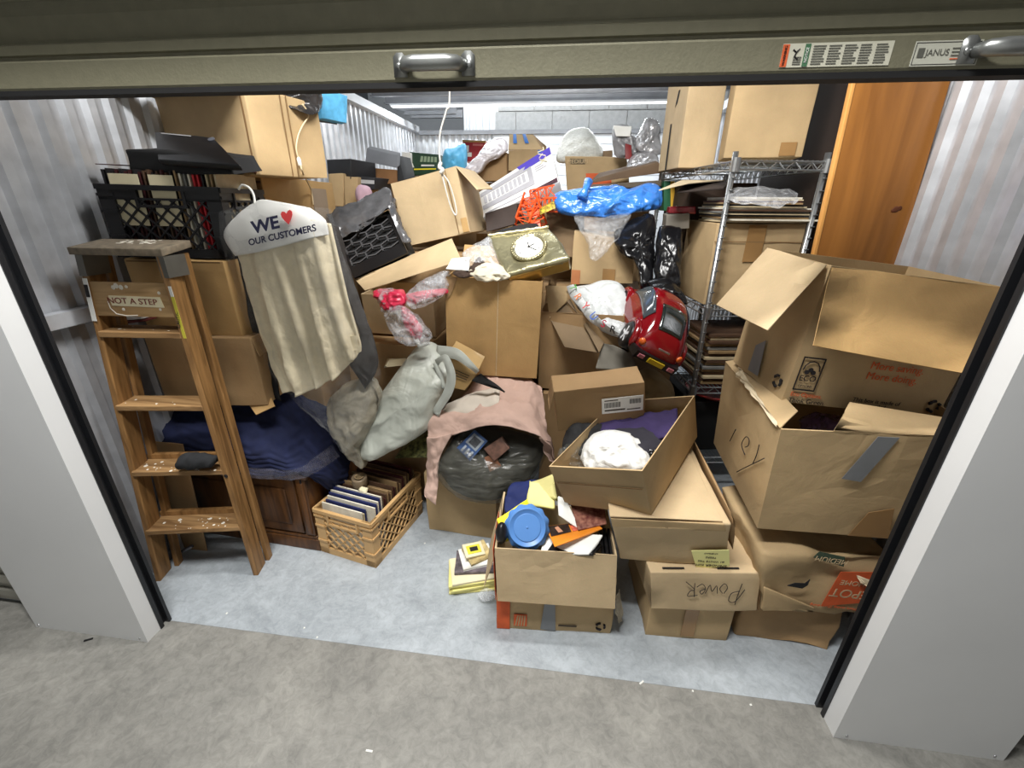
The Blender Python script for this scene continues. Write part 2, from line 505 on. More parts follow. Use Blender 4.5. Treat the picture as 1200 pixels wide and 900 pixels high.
def open_body(C8, mat, parent, t=0.005, amp=0.003, seed=0, cuts=4, floor=True):
    """four walls and a bottom, hollow"""
    m = MB()
    c = [V3(p) for p in C8]
    cb = sum(c[:4], Vector()) / 4; ct = sum(c[4:], Vector()) / 4
    def inn(p, ctr): 
        d = ctr - p; L = d.length
        return p + d * (1.6 * t / L)
    I = [inn(c[i], cb) for i in range(4)] + [inn(c[i], ct) for i in range(4, 8)]
    n = cuts + 1
    def grid(q, out):
        V = []; F = []
        nn = (q[1] - q[0]).cross(q[3] - q[0]).normalized()
        for i in range(n + 1):
            for j in range(n + 1):
                u, v = i / n, j / n
                p = (q[0] * (1 - u) + q[1] * u) * (1 - v) + (q[3] * (1 - u) + q[2] * u) * v
                w = math.sin(math.pi * u) * (0.35 + 0.65 * min(1, v * 2)) * (1 if v > 0 else 0)
                g = (noise.noise(p * 5 + Vector((seed, 2 * seed, 0))) * 1.6 + noise.noise(p * 15) * 0.5) * amp * w
                V.append(p + nn * g * out)
        for i in range(n):
            for j in range(n):
                a = i * (n + 1) + j; b = a + n + 1
                F.append((a, b, b + 1, a + 1) if out > 0 else (a, a + 1, b + 1, b))
        m.add(V, F)
    for f in ((0, 1, 5, 4), (1, 2, 6, 5), (2, 3, 7, 6), (3, 0, 4, 7)):
        grid([c[i] for i in f], 1)
        qi = [I[i] for i in f]
        grid(qi, -1)
        a, b = f[2], f[3]
        m.add([c[b], c[a], I[a], I[b]], [(0, 1, 2, 3)])
    up = (ct - cb).normalized() * t
    m.hexa([c[0], c[1], c[2], c[3], c[0] + up, c[1] + up, c[2] + up, c[3] + up])
    return m.build('body', mat, parent)

def carton(name, label, C8, mat=None, opened=False, group='cardboard boxes in the pile', seed=0, amp=0.005, top=True, cat='box', bev=0.004, cuts=4):
    mat = mat or TAN
    base = sum((V3(c) for c in C8[:4]), Vector()) / 4
    r = thing(name, label, cat, base, group)
    if opened: open_body(C8, mat, r, seed=seed, amp=amp)
    else:
        solid('body', C8, mat, r, seed=seed, amp=amp, bev=bev, cuts=cuts)
    return r

def top_flaps(C8, mat, parent, axis='x', gap=0.004):
    """two closed lid flaps meeting in the middle of the top"""
    t = [V3(p) for p in C8[4:]]
    if axis == 'x':
        m0, m1 = (t[0] + t[3]) / 2, (t[1] + t[2]) / 2
        g = (t[3] - t[0]).normalized() * gap / 2
        qs = ([t[0], t[1], m1 - g, m0 - g], [m0 + g, m1 + g, t[2], t[3]])
    else:
        m0, m1 = (t[0] + t[1]) / 2, (t[3] + t[2]) / 2
        g = (t[1] - t[0]).normalized() * gap / 2
        qs = ([t[0], m0 - g, m1 - g, t[3]], [m0 + g, t[1], t[2], m1 + g])
    for i, q in enumerate(qs): board('flap', q, 0.004, mat, parent, seed=i, amp=0.0015)
# ================================================================== STRUCTURE
CONC = concrete('corridor_concrete', (124, 123, 118), (160, 158, 151), 0.62)
CONC2 = concrete('unit_concrete', (148, 155, 160), (188, 195, 200), 0.70)
PANEL = plain('white_panel', (214, 215, 215), 0.42, var=0.03, scale=3)
TRACK = plain('black_track', (26, 27, 30), 0.4, var=0.1)
GALV = plain('galvanised_sheet', (200, 203, 208), 0.33, 0.45, var=0.12, scale=14)
DOORM = plain('door_paint', (120, 117, 97), 0.5, 0.2, var=0.06, scale=40, bump=0.15, bscale=160)
BLOCKM = plain('block_grey', (176, 178, 178), 0.85, var=0.1, scale=30, bump=0.3, bscale=80)
MORTAR = plain('mortar', (206, 206, 204), 0.9, var=0.05)
WHITEM = plain('white_sheet', (226, 230, 234), 0.45, var=0.03)

XL, XR, YB, ZT = -0.25, 2.74, 4.3, 2.28

m = MB(); m.box((-2.6, -3.2, -0.05), (5.2, 0.036, 0.0)); structure(m.build('floor', CONC))
m = MB(); m.box((XL - 0.02, 0.036, -0.05), (XR + 0.02, YB + 0.1, 0.001)); structure(m.build('floor_unit', CONC2))

def corrugated(name, p0, p1, z0, z1, mat, pitch=0.085, depth=0.018, side=1, label=None):
    """trapezoid sheet between two plan points"""
    p0, p1 = Vector((*p0, 0)), Vector((*p1, 0))
    L = (p1 - p0).length; d = (p1 - p0) / L; nn = Vector((-d.y, d.x, 0)) * side
    xs = []; t = 0.0
    while t < L:
        for f, h in ((0, 0), (0.34, 0), (0.5, 1), (0.84, 1)):
            if t + f * pitch <= L: xs.append((t + f * pitch, h * depth))
        t += pitch
    xs.append((L, 0))
    V = []; F = []
    for x, h in xs:
        p = p0 + d * x + nn * h
        V += [p + Vector((0, 0, z0)), p + Vector((0, 0, z1))]
    for i in range(len(xs) - 1): F.append((2 * i, 2 * i + 2, 2 * i + 3, 2 * i + 1))
    o = link_mesh(name, V, F, mat)
    return structure(o)

wl = corrugated('wall_left', (XL, YB), (XL, 0.04), 0, ZT, GALV, side=-1)
wr = corrugated('wall_right', (XR, 0.04), (XR, YB), 0, ZT, GALV, side=-1)
wb = corrugated('wall_back', (XL, YB), (0.62, YB), 0, ZT - 0.02, WHITEM, pitch=0.075, depth=0.02, side=1)
# smooth right part of the back wall: shallow horizontal siding boards
m = MB(); m.box((0.62, YB, 0), (XR, YB + 0.02, ZT - 0.02)); wb2 = structure(m.build('wall_back', WHITEM))
for k in range(6):
    z = 1.66 + k * 0.1
    m = MB(); m.box((0.64, YB - 0.012, z + 0.004), (XR, YB, z + 0.096)); m.build('plank', WHITEM, wb2)
# top rails of the partitions
m = MB(); m.box((XL - 0.03, 0.04, ZT), (XL + 0.05, YB, ZT + 0.06)); m.box((XR - 0.05, 0.04, ZT), (XR + 0.03, YB, ZT + 0.06))
structure(m.build('trim_1', WHITEM))
m = MB(); m.box((XL + 0.05, YB - 0.03, ZT - 0.02), (XR - 0.05, YB + 0.04, ZT + 0.02)); structure(m.build('trim_2', plain('grey_rail', (150, 152, 156), 0.4, 0.5)))
# girt on the left partition
m = MB(); m.box((XL + 0.002, 0.06, 1.15), (XL + 0.045, 0.95, 1.20)); structure(m.build('trim_3', GALV))

# block wall behind and above the partition, block by block
bw = MB(); bw.box((0.62, YB + 0.17, 2.0), (XR + 1.2, YB + 0.36, 3.5)); bwall = structure(bw.build('wall_block', MORTAR))
bm_ = MB(); bm_.box((0, 0, 0), (0.392, 0.02, 0.192)); 
proto = None
for r in range(7):
    z = 2.1 + r * 0.2; x = 0.66 - (0.2 if r % 2 else 0)
    while x < XR + 0.9:
        x0 = max(x, 0.63)
        if x + 0.39 - x0 > 0.1:
            mb = MB(); mb.box((x0 + 0.004, YB + 0.152, z + 0.004), (x + 0.396, YB + 0.172, z + 0.196)); mb.build('block', BLOCKM, bwall)
        x += 0.4
wb3 = corrugated('wall_beyond', (0.26, YB + 0.2), (0.66, YB + 0.2), 2.0, 3.4, WHITEM, pitch=0.075, depth=0.02, side=-1)
# far units seen over the partition: purlins and siding receding
far = MB(); far.box((-2.6, 8.6, 0), (0.4, 8.7, 4.2)); farw = structure(far.build('wall_far', WHITEM))

# far wall of the corridor behind the photographer: closed pale doors
m = MB(); m.box((-2.6, -2.3, 0), (5.2, -2.2, 2.6)); structure(m.build('wall_opposite', PANEL))
# mesh ceiling: purlins and wire
ceil = MB()
for y, x1 in ((1.5, XR), (2.5, XR), (3.2, XR), (3.5, XR), (3.78, 0.24), (4.02, 0.26), (4.22, 0.28)):
    ceil.box((XL - 0.02, y, 2.412), (x1 + 0.02, y + 0.05, 2.422)); ceil.box((XL - 0.02, y + 0.04, 2.412), (x1 + 0.02, y + 0.05, 2.49))
ceiling = structure(ceil.build('ceiling', plain('grey_rail', (150, 152, 156), 0.4, 0.5)))
RAILGLOW, n_, l_, p_ = new_mat('rail_glow')  # glow added to the white rail to light the back area
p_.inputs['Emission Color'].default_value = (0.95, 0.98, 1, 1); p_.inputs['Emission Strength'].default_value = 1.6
sl = thing('glowing_rail', 'long white rail made to glow under the ceiling beams at the back of the unit', 'lamp', (1.22, 3.525, 2.385))
m = MB(); m.box((XL + 0.05, 3.50, 2.386), (XR - 0.05, 3.55, 2.395)); m.build('tube', RAILGLOW, sl)  # lower strip of the rail, with the added glow
m = MB(); m.box((XL + 0.04, 3.49, 2.395), (XR - 0.04, 3.56, 2.41)); m.build('rail_body', WHITEM, sl)
# unseen soffit added over the doors to shade the upper curtain
m = MB(); m.box((-2.6, -0.17, 2.10), (5.2, -0.06, 2.46)); structure(m.build('wall_shade_soffit', PANEL))
wire = MB()
x = XL
while x < XR:
    wire.bar((x, 0.3, 2.57), (x, 4.4, 2.57), 0.003, 0.003); x += 0.055
y = 0.3
while y < 4.4:
    wire.bar((XL, y, 2.573), (XR, y, 2.573), 0.003, 0.003); y += 0.055
o = wire.build('wire_mesh', CHROME, ceiling); o['kind'] = 'stuff'

# the pillars beside the opening
m = MB(); m.box((-0.493, -0.058, 0), (0.0, -0.002, 2.5)); pl = structure(m.build('wall_front', PANEL))
m = MB(); m.box((2.44, -0.058, 0), (2.925, -0.002, 2.5)); pr = structure(m.build('wall_front', PANEL))
SCREW = plain('screw_head', (210, 212, 214), 0.25, 0.9)
for (x, z, par) in ((-0.475, 0.016, pl), (-0.03, 0.016, pl), (2.475, 0.016, pr), (2.895, 0.016, pr)):
    m = MB(); m.lathe((x, -0.058, z), (0, -1, 0), [(0.0045, 0), (0.0045, 0.0012), (0.002, 0.0025)], 10); m.build('screw', SCREW, par, True)
# door tracks, an outer and an inner lip each
for s, x in ((1, 0.0), (-1, 2.44)):
    m = MB()
    m.box((min(x - s * 0.03, x + s * 0.004), -0.002, 0), (max(x - s * 0.03, x + s * 0.004), 0.012, 2.5))
    m.box((min(x - s * 0.03, x - s * 0.012), 0.012, 0), (max(x - s * 0.03, x - s * 0.012), 0.03, 2.5))
    m.box((min(x - s * 0.03, x + s * 0.008), 0.03, 0), (max(x - s * 0.03, x + s * 0.008), 0.042, 2.5))
    structure(m.build('trim_4' if s > 0 else 'trim_5', TRACK))
# neighbouring unit door, seen past the left pillar
m = MB()
prof = []
z = 0.0
nb = MB()
for k in range(34):
    z0 = 0.012 + k * 0.075
    nb.box((-2.4, 0.03, z0), (-0.5, 0.05, z0 + 0.045)); nb.box((-2.4, 0.012, z0 + 0.045), (-0.5, 0.05, z0 + 0.075))
structure(nb.build('door_2', plain('neighbour_door', (170, 168, 158), 0.35, 0.5)))
nb = MB()
for k in range(34):
    z0 = 0.012 + k * 0.075
    nb.box((2.93, 0.03, z0), (5.2, 0.05, z0 + 0.045)); nb.box((2.93, 0.012, z0 + 0.045), (5.2, 0.05, z0 + 0.075))
structure(nb.build('door_3', MATS['neighbour_door']))
m = MB(); m.box((-0.56, -0.02, 0.03), (-0.5, 0.02, 0.055)); m.box((-0.53, -0.03, 0.05), (-0.52, 0.0, 0.085)); structure(m.build('trim_6', STEEL))

# roller door: bottom bar, ribbed curtain, rubber seal
DX0, DX1 = 0.008, 2.432
prof = [(0.0, 1.782), (-0.022, 1.782), (-0.024, 1.786), (-0.024, 1.832), (-0.021, 1.836), (-0.014, 1.838), (-0.014, 1.844), (-0.021, 1.846), (-0.023, 1.862), (-0.012, 1.868), (-0.010, 1.874), (-0.012, 1.878)]
zz = 1.878
for k in range(4):
    prof += [(-0.018, zz + 0.016), (-0.021, zz + 0.034), (-0.018, zz + 0.05), (-0.012, zz + 0.062)]; zz += 0.066
prof.append((-0.012, 2.16)); prof.append((0.0, 2.16))
V = [(x, y, z) for x in (DX0, DX1) for y, z in prof]; n_ = len(prof)
F = [(i, i + 1, n_ + i + 1, n_ + i) for i in range(n_ - 1)] + [(n_ - 1, 0, n_, 2 * n_ - 1)]
door = thing('roller_door', 'raised beige metal roller door across the top of the opening', 'door', (1.22, 0, 1.775))
link_mesh('curtain', V, F, DOORM, door)
m = MB(); m.box((DX0, -0.022, 1.772), (DX1, 0.012, 1.783)); m.build('rubber_seal', BLACKM, door)
HANDLE = plain('handle_steel', (150, 152, 150), 0.35, 0.8, var=0.1)
for hx in (1.232, 2.235):
    m = MB()
    for sx in (-1, 1):
        cx = hx + sx * 0.068
        pts = [(cx - 0.013, 1.789), (cx + 0.013, 1.789), (cx + 0.013, 1.822), (cx + 0.006, 1.829), (cx - 0.006, 1.829), (cx - 0.013, 1.822)]
        m.add([(px, -0.024, pz) for px, pz in pts] + [(px, -0.027, pz) for px, pz in pts], [tuple(range(5, -1, -1))[::-1][::-1], tuple(range(6, 12))] + [(i, (i + 1) % 6, 6 + (i + 1) % 6, 6 + i) for i in range(6)])
        m.lathe((cx + sx * 0.002, -0.027, 1.807), (0, -1, 0), [(0.0065, 0), (0.0065, 0.002), (0.003, 0.004)], 10)
    gp = [(hx - 0.058, -0.027, 1.806), (hx - 0.05, -0.044, 1.806), (hx - 0.03, -0.05, 1.806), (hx + 0.03, -0.05, 1.806), (hx + 0.05, -0.044, 1.806), (hx + 0.058, -0.027, 1.806)]
    m.tube(gp, [0.011, 0.013, 0.014, 0.014, 0.013, 0.011], 10)
    m.build('door_handle', HANDLE, door, True)
# stickers on the bottom bar
def sticker(x0, x1, z0, z1, mat, name='sticker', y=-0.0245):
    mm = MB(); mm.box((x0, y - 0.0006, z0), (x1, y, z1)); return mm.build(name, mat, door)
s1 = sticker(1.868, 2.048, 1.790, 1.825, plain('sticker_pale', (196, 194, 176), 0.5, var=0.03))
sticker(1.868, 1.879, 1.791, 1.824, ORANGE, 'sticker_band', -0.0252)
sticker(1.905, 1.914, 1.791, 1.824, plain('sticker_green', (70, 110, 80), 0.5), 'sticker_band', -0.0252)
GT = plain('sticker_ink', (92, 92, 84), 0.7)
text('lettering', 'WARNING', (1.8735, -0.0260, 1.8075), (0, 0, 1), (-1, 0, 0), 0.0045, INK, door)
text('lettering', 'NOTICE', (1.9095, -0.0260, 1.8075), (0, 0, 1), (-1, 0, 0), 0.0045, WHITE, door)
for k in range(9):
    sticker(1.8885 + 0.0, 1.902, 1.794 + k * 0.0033, 1.7955 + k * 0.0033, GT, 'print', -0.0252) if k < 4 else None
mm = MB(); mm.tube([(1.886, -0.0253, 1.816), (1.892, -0.0253, 1.812), (1.897, -0.0253, 1.818), (1.892, -0.0253, 1.812), (1.890, -0.0253, 1.806), (1.896, -0.0253, 1.801)], 0.0014, 5); mm.build('print', INK, door)
for c in range(5):
    for k in range(8):
        sticker(1.919 + c * 0.0255, 1.919 + c * 0.0255 + 0.016 + 0.006 * random.random(), 1.7935 + k * 0.0037, 1.7952 + k * 0.0037, GT, 'print', -0.0252)
s2 = sticker(2.082, 2.186, 1.787, 1.823, plain('sticker_grey', (186, 186, 172), 0.5, var=0.03))
fr = MB()
for a, b in (((2.084, 1.789), (2.184, 1.7900)), ((2.084, 1.8200), (2.184, 1.821)), ((2.084, 1.789), (2.085, 1.821)), ((2.183, 1.789), (2.184, 1.821))):
    fr.box((a[0], -0.0254, a[1]), (b[0], -0.0246, b[1]))
fr.build('print', INK, door)
text('lettering', 'JANUS', (2.12, -0.0254, 1.806), (1, 0, 0), (0, 0, 1), 0.0095, GT, door)
sticker(2.089, 2.099, 1.800, 1.813, GT, 'print', -0.0254)
for k in range(4): sticker(2.142, 2.142 + (0.036 if k == 0 else 0.02), 1.811 - k * 0.005, 1.8125 - k * 0.005, GT if k < 3 else ORANGE, 'print', -0.0254)

# ================================================================== FRONT RIGHT STACKS
GRP = 'cardboard boxes in the pile'
SEAM = plain('cardboard_seam', (120, 92, 58), 0.85)

# bottom carton with orange end panel
C8 = [(1.315, 0.181, -0.000), (1.762, 0.214, 0.000), (1.738, 0.543, 0.000), (1.291, 0.510, -0.000), (1.315, 0.181, 0.192), (1.762, 0.214, 0.192), (1.737, 0.543, 0.192), (1.291, 0.510, 0.192)]
r = carton('cardboard_box', 'flat brown box with orange end panel and grey tape, under the box of magazines', C8, TAN, seed=1)
decal('orange_print', C8, 'f', 0.0, 0.115, 0.02, 0.98, ORANGE, r, 0.006)
decal('orange_print', C8, 'f', 0.15, 0.265, 0.12, 0.45, ORANGE, r, 0.006)
for k in range(4): decal('print', C8, 'f', 0, 0, 0, 0, TAN, r, 0.0075, quad=[(0.16 + k * 0.025, 0.14), (0.172 + k * 0.025, 0.14), (0.192 + k * 0.02, 0.43), (0.18 + k * 0.02, 0.43)])
decal('tape', C8, 'f', 0.40, 0.51, 0.04, 0.8, DUCT, r, 0.006, quad=[(0.385, 0.06), (0.52, 0.02), (0.50, 0.8), (0.41, 0.8)])
decal('print', C8, 'f', 0.54, 0.70, 0.17, 0.21, PRINT, r, 0.006)
def recycle(C8, face, u, v, h, parent, asp=1.0, off=0.006):
    mm = MB()
    a, b, c, d = [V3(C8[i]) for i in FACES[face]]
    W_, H_ = (b - a).length, (d - a).length
    def P(x, y): return face_pt(C8, face, u + x * h / W_, v + y * h / H_, off)
    for k in range(3):
        t0 = math.radians(90 + k * 120)
        mm.tube([P(0.5 * math.cos(t0 + s), 0.5 * math.sin(t0 + s)) for s in (0.0, 0.35, 0.7, 1.05, 1.4)], [h * .13, h * .13, h * .12, h * .16, h * .04], 5)
    mm.build('recycling_mark', INK, parent)
recycle(C8, 'f', 0.905, 0.22, 0.034, r)

# open carton full of magazines
C8 = [(1.325, 0.134, 0.201), (1.756, 0.158, 0.200), (1.742, 0.415, 0.199), (1.311, 0.392, 0.200), (1.312, 0.161, 0.427), (1.743, 0.185, 0.426), (1.729, 0.442, 0.425), (1.298, 0.418, 0.426)]
r = carton('cardboard_box', 'open brown box full of magazines and papers with a blue lid in it', C8, TAN3, True, seed=2)
decal('orange_print', C8, 'l', 0.2, 1.0, 0.02, 0.98, ORANGE, r, 0.006)
board('flap', [(1.320, 0.170, 0.417), (1.311, 0.430, 0.468), (1.256, 0.430, 0.233), (1.270, 0.170, 0.218)], 0.004, TAN3, r, seed=3)
flap(C8, 'r', 0.13, 178, TAN3, r, 0.02, 5)
m = MB()
V, F, _, _ = cloth_grid([[(1.762, 0.200, 0.211), (1.798, 0.300, 0.148)], [(1.765, 0.180, 0.164), (1.807, 0.240, 0.099)], [(1.790, 0.200, 0.071), (1.812, 0.250, 0.030)]], 5, 0.006, 20, 3)
m.add(V, F); m.build('torn_paper', plain('torn_board', (170, 160, 140), 0.8), r)

# carton stack: flat one, power box, lidded box with yellow label
C8 = [(1.898, 0.225, 0.000), (2.209, 0.241, -0.000), (2.190, 0.601, -0.000), (1.879, 0.584, 0.000), (1.898, 0.225, 0.192), (2.209, 0.241, 0.192), (2.190, 0.601, 0.192), (1.879, 0.584, 0.192)]
r = carton('cardboard_box', 'small brown box on the floor with brown tape strip, under the box marked power', C8, TAN, seed=4)
decal('tape', C8, 'f', 0.42, 0.58, 0.1, 0.88, PTAPE, r, 0.006)
C8 = [(1.886, 0.176, 0.194), (2.270, 0.220, 0.200), (2.219, 0.666, 0.206), (1.835, 0.623, 0.200), (1.862, 0.176, 0.373), (2.245, 0.220, 0.379), (2.194, 0.666, 0.384), (1.811, 0.623, 0.378)]
r = carton('cardboard_box', 'brown lidded box with the word power handwritten upside down on its front', C8, TAN3, seed=5)
for u in (0.22, 0.72): decal('slot', C8, 't', u - 0.10, u + 0.10, 0.03, 0.045, INK, r, 0.004)
decal('seam', C8, 'r', 0.0, 0.02, 0.0, 1.0, SEAM, r, 0.005)
_f = lambda u, v, C8=C8: face_pt(C8, 'f', 1 - u, v, 0.006)
strokes('handwriting', [
    [(0.17, 0.75), (0.20, 0.45), (0.22, 0.2)], [(0.14, 0.6), (0.22, 0.28), (0.28, 0.3), (0.26, 0.5), (0.19, 0.56)],
    [(0.33, 0.5), (0.30, 0.65), (0.33, 0.75), (0.37, 0.62), (0.34, 0.5)], [(0.39, 0.5), (0.40, 0.7), (0.44, 0.55), (0.46, 0.72), (0.50, 0.5)],
    [(0.50, 0.62), (0.55, 0.55), (0.53, 0.48), (0.50, 0.62), (0.53, 0.74), (0.58, 0.66)], [(0.60, 0.76), (0.60, 0.4)], [(0.57, 0.45), (0.66, 0.42), (0.64, 0.56), (0.60, 0.6), (0.68, 0.8)]], _f, INK, r, 0.0013)
C8 = [(1.761, 0.224, 0.372), (2.142, 0.233, 0.384), (2.130, 0.733, 0.399), (1.749, 0.724, 0.386), (1.702, 0.164, 0.603), (2.082, 0.172, 0.616), (2.070, 0.672, 0.630), (1.690, 0.663, 0.617)]
r = carton('cardboard_box', 'brown lidded box with torn yellow label, carrying a tilted open box', C8, TAN3, seed=6, bev=0.006)
c8 = [V3(p) for p in C8]
lift = (c8[4] - c8[0]).normalized() * 0.008
board('lid', [c8[4] + lift + (c8[5] - c8[4]) * 0.0, c8[4] + lift + (c8[5] - c8[4]) * 0.93, c8[7] + lift + (c8[6] - c8[7]) * 0.93, c8[7] + lift], 0.005, TAN3, r, seed=7)
board('lid_lip', [face_pt(C8, 'f', 0.0, 0.86, 0.006), face_pt(C8, 'f', 0.95, 0.9, 0.006), face_pt(C8, 'f', 0.93, 1.03, 0.004), face_pt(C8, 'f', 0.0, 1.03, 0.004)], 0.004, TAN, r, seed=8)
board('side_flap', [face_pt(C8, 'r', 0.0, 0.4, 0.008), face_pt(C8, 'r', 1.0, 0.4, 0.008), face_pt(C8, 'r', 1.0, 1.12, 0.012), face_pt(C8, 'r', 0.0, 1.02, 0.012)], 0.004, TAN4, r, seed=9)
YL = plain('yellow_label', (250, 246, 168), 0.7, var=0.05)
decal('label', C8, 'f', 0, 0, 0, 0, YL, r, 0.009, quad=[(0.70, -0.06), (0.995, 0.06), (0.985, 0.47), (0.66, 0.40)])
for k, (s, h) in enumerate((('SPENDER KIM', 0.013), ('#1 WHITE TISS', 0.010), ('TEERS', 0.010), ('LINEPRINT', 0.007))):
    face_text('lettering', s, C8, 'f', 0.83, 0.06 + k * 0.1, h, PRINT, r, 0.011, flip=True)

# tilted open carton with clothing
C8 = [(1.557, 0.338, 0.506), (1.832, 0.173, 0.624), (2.089, 0.638, 0.674), (1.814, 0.803, 0.556), (1.488, 0.248, 0.730), (1.762, 0.084, 0.848), (2.019, 0.549, 0.898), (1.745, 0.713, 0.780)]
r = carton('cardboard_box', 'tilted open brown box holding white cap, purple cloth and black plastic', C8, TAN, True, seed=10)
decal('seam', C8, 'f', 0.03, 0.97, 0.62, 0.635, SEAM, r, 0.0035)
C8K = [(1.511, 0.556, 0.696), (1.857, 0.594, 0.744), (1.841, 0.719, 0.761), (1.495, 0.680, 0.714), (1.488, 0.526, 0.889), (1.834, 0.564, 0.936), (1.818, 0.689, 0.954), (1.472, 0.650, 0.906)]
r = carton('cardboard_box', 'small closed brown box with white shipping label, standing inside the tilted open box', C8K, TAN4, seed=11)
decal('label', C8K, 'f', 0.52, 0.98, 0.36, 0.72, WHITE, r, 0.005)
for k, (a, b, c, d) in enumerate(((0.55, 0.72, 0.5, 0.62), (0.83, 0.95, 0.55, 0.66), (0.55, 0.78, 0.42, 0.45), (0.80, 0.95, 0.41, 0.43), (0.55, 0.7, 0.66, 0.68))):
    if k < 2:
        q = a
        while q < b: decal('barcode', C8K, 'f', q, q + 0.006, c, d, INK, r, 0.0065); q += 0.013
    else: decal('print', C8K, 'f', a, b, c, d, PRINT, r, 0.0065)
flap(C8K, 'l', 0.10, 165, TAN4, r, 0.02, 2)

# right stack: plain bulged box, crushed printed box, handwritten box, printed box with flaps
C8 = [(2.255, 0.279, 0.000), (2.582, 0.251, -0.001), (2.613, 0.609, -0.000), (2.287, 0.638, 0.001), (2.256, 0.279, 0.220), (2.582, 0.250, 0.219), (2.614, 0.609, 0.220), (2.287, 0.637, 0.221)]
r = carton('cardboard_box', 'plain brown box bulging at the bottom of the stack beside the door track', C8, TAN4, seed=12, amp=0.014)
C8 = [(2.278, 0.210, 0.221), (2.697, 0.241, 0.230), (2.670, 0.600, 0.235), (2.252, 0.569, 0.226), (2.225, 0.201, 0.485), (2.644, 0.232, 0.494), (2.617, 0.591, 0.499), (2.198, 0.560, 0.490)]
r = carton('cardboard_box', 'crushed upside-down brown moving box with torn orange logo and hole in its front', C8, TAN, seed=13, amp=0.017, cuts=9)
decal('orange_print', C8, 'f', 0, 0, 0, 0, ORANGE, r, 0.014, quad=[(0.46, 0.16), (0.98, 0.30), (0.98, 0.80), (0.58, 0.78)])
face_text('lettering', 'DEPOT', C8, 'f', 0.72, 0.40, 0.04, TAN3, r, 0.0155, flip=True, rot=-6)
face_text('lettering', 'THE HOME', C8, 'f', 0.76, 0.58, 0.022, TAN3, r, 0.0155, flip=True, rot=-6)
decal('green_print', C8, 'f', 0, 0, 0, 0, GREENP, r, 0.012, quad=[(0.36, 1.0), (0.60, 0.86), (0.60, 1.02), (0.40, 1.1)])
face_text('lettering', 'MEDIUM', C8, 'f', 0.5, 0.965, 0.022, TAN3, r, 0.0145, flip=True, rot=-10)
face_text('lettering', 'More saving. More doing.', C8, 'f', 0.56, 0.15, 0.012, ORANGE, r, 0.014, flip=True, rot=-6)
hole = MB(); hq = [(0.18, 0.50), (0.30, 0.46), (0.34, 0.52), (0.355, 0.62), (0.32, 0.55), (0.24, 0.55)]
hole.add([face_pt(C8, 'f', u, v, 0.010) for u, v in hq] + [face_pt(C8, 'f', u, v, 0.013) for u, v in hq], [tuple(range(6)), tuple(range(6, 12))] + [(i, (i + 1) % 6, 6 + (i + 1) % 6, 6 + i) for i in range(6)])
hole.build('tear_hole', BLACKM, r)
torn = MB(); V, F, _, _ = cloth_grid([[face_pt(C8, 'f', 0.70, 0.74, 0.02), face_pt(C8, 'f', 0.80, 0.72, 0.03), face_pt(C8, 'f', 0.88, 0.70, 0.02)], [face_pt(C8, 'f', 0.72, 0.66, 0.03), face_pt(C8, 'f', 0.80, 0.60, 0.04), face_pt(C8, 'f', 0.86, 0.60, 0.03)]], 5, 0.006, 40, 4)
torn.add(V, F); torn.build('torn_paper', plain('torn_edge', (206, 190, 160), 0.8), r)
board('flap', [face_pt(C8, 'f', 0.0, 0.45, 0.012), face_pt(C8, 'f', 0.4, 0.14, 0.02), face_pt(C8, 'f', 0.42, 0.02, 0.01), face_pt(C8, 'f', 0.0, 0.02, 0.01)], 0.004, TAN, r, amp=0.006, seed=4)

C8 = [(2.184, 0.208, 0.580), (2.713, 0.196, 0.599), (2.724, 0.720, 0.617), (2.196, 0.732, 0.598), (2.141, 0.154, 0.977), (2.670, 0.141, 0.996), (2.681, 0.666, 1.014), (2.152, 0.678, 0.995)]
r = carton('cardboard_box', 'dented brown box with torn top edge and the word toy handwritten on its side', C8, TAN, True, seed=14, amp=0.008)
_l = lambda u, v, C8=C8: face_pt(C8, 'l', u, v, 0.008)
strokes('handwriting', [[(0.584, 0.181), (0.742, 0.409), (0.922, 0.663)], [(0.826, 0.710), (0.822, 0.603), (0.794, 0.478)], [(0.662, 0.454), (0.582, 0.494), (0.623, 0.613), (0.679, 0.634), (0.684, 0.575), (0.640, 0.518)], [(0.374, 0.351), (0.413, 0.464), (0.442, 0.546)]], _l, INK, r, 0.0016)
decal('tape', C8, 'f', 0, 0, 0, 0, DUCT, r, 0.008, quad=[(0.36, 0.60), (0.46, 0.58), (0.56, 0.99), (0.46, 0.99)])
decal('tape', C8, 'f', 0, 0, 0, 0, PTAPE, r, 0.008, quad=[(0.50, 0.02), (0.72, 0.02), (0.68, 0.34), (0.56, 0.28)])
board('flap', [tuple(Vector(C8[4]).lerp(Vector(C8[5]), 0.25)), C8[5], (C8[5][0] - 0.02, C8[5][1] + 0.09, C8[5][2] + 0.005), (C8[4][0] + 0.22, C8[4][1] + 0.10, C8[4][2] + 0.05)], 0.004, TAN, r, 3, 0.004, 21)
flap(C8, 'l', 0.07, -62, TAN, r, 0.12, 22, twist=-8)
tb = MB(); V, F, _, _ = cloth_grid([[face_pt(C8, 'l', 0.30, 1.02, 0.006), face_pt(C8, 'l', 0.55, 1.02, 0.006), face_pt(C8, 'l', 0.98, 1.0, 0.006)], [face_pt(C8, 'l', 0.32, 1.12, 0.0), face_pt(C8, 'l', 0.60, 1.06, 0.0), face_pt(C8, 'l', 0.98, 1.02, 0.002)]], 6, 0.008, 60, 5)
tb.add(V, F); tb.build('torn_edge', plain('torn_edge', (206, 190, 160), 0.8), r)
o = blob('wrapped_parcel', (2.425, 0.420, 0.865) , (0.08, 0.06, 0.035), film('violet_film', (150, 120, 165), 0.75), amp=0.012, freq=26, seed=3)
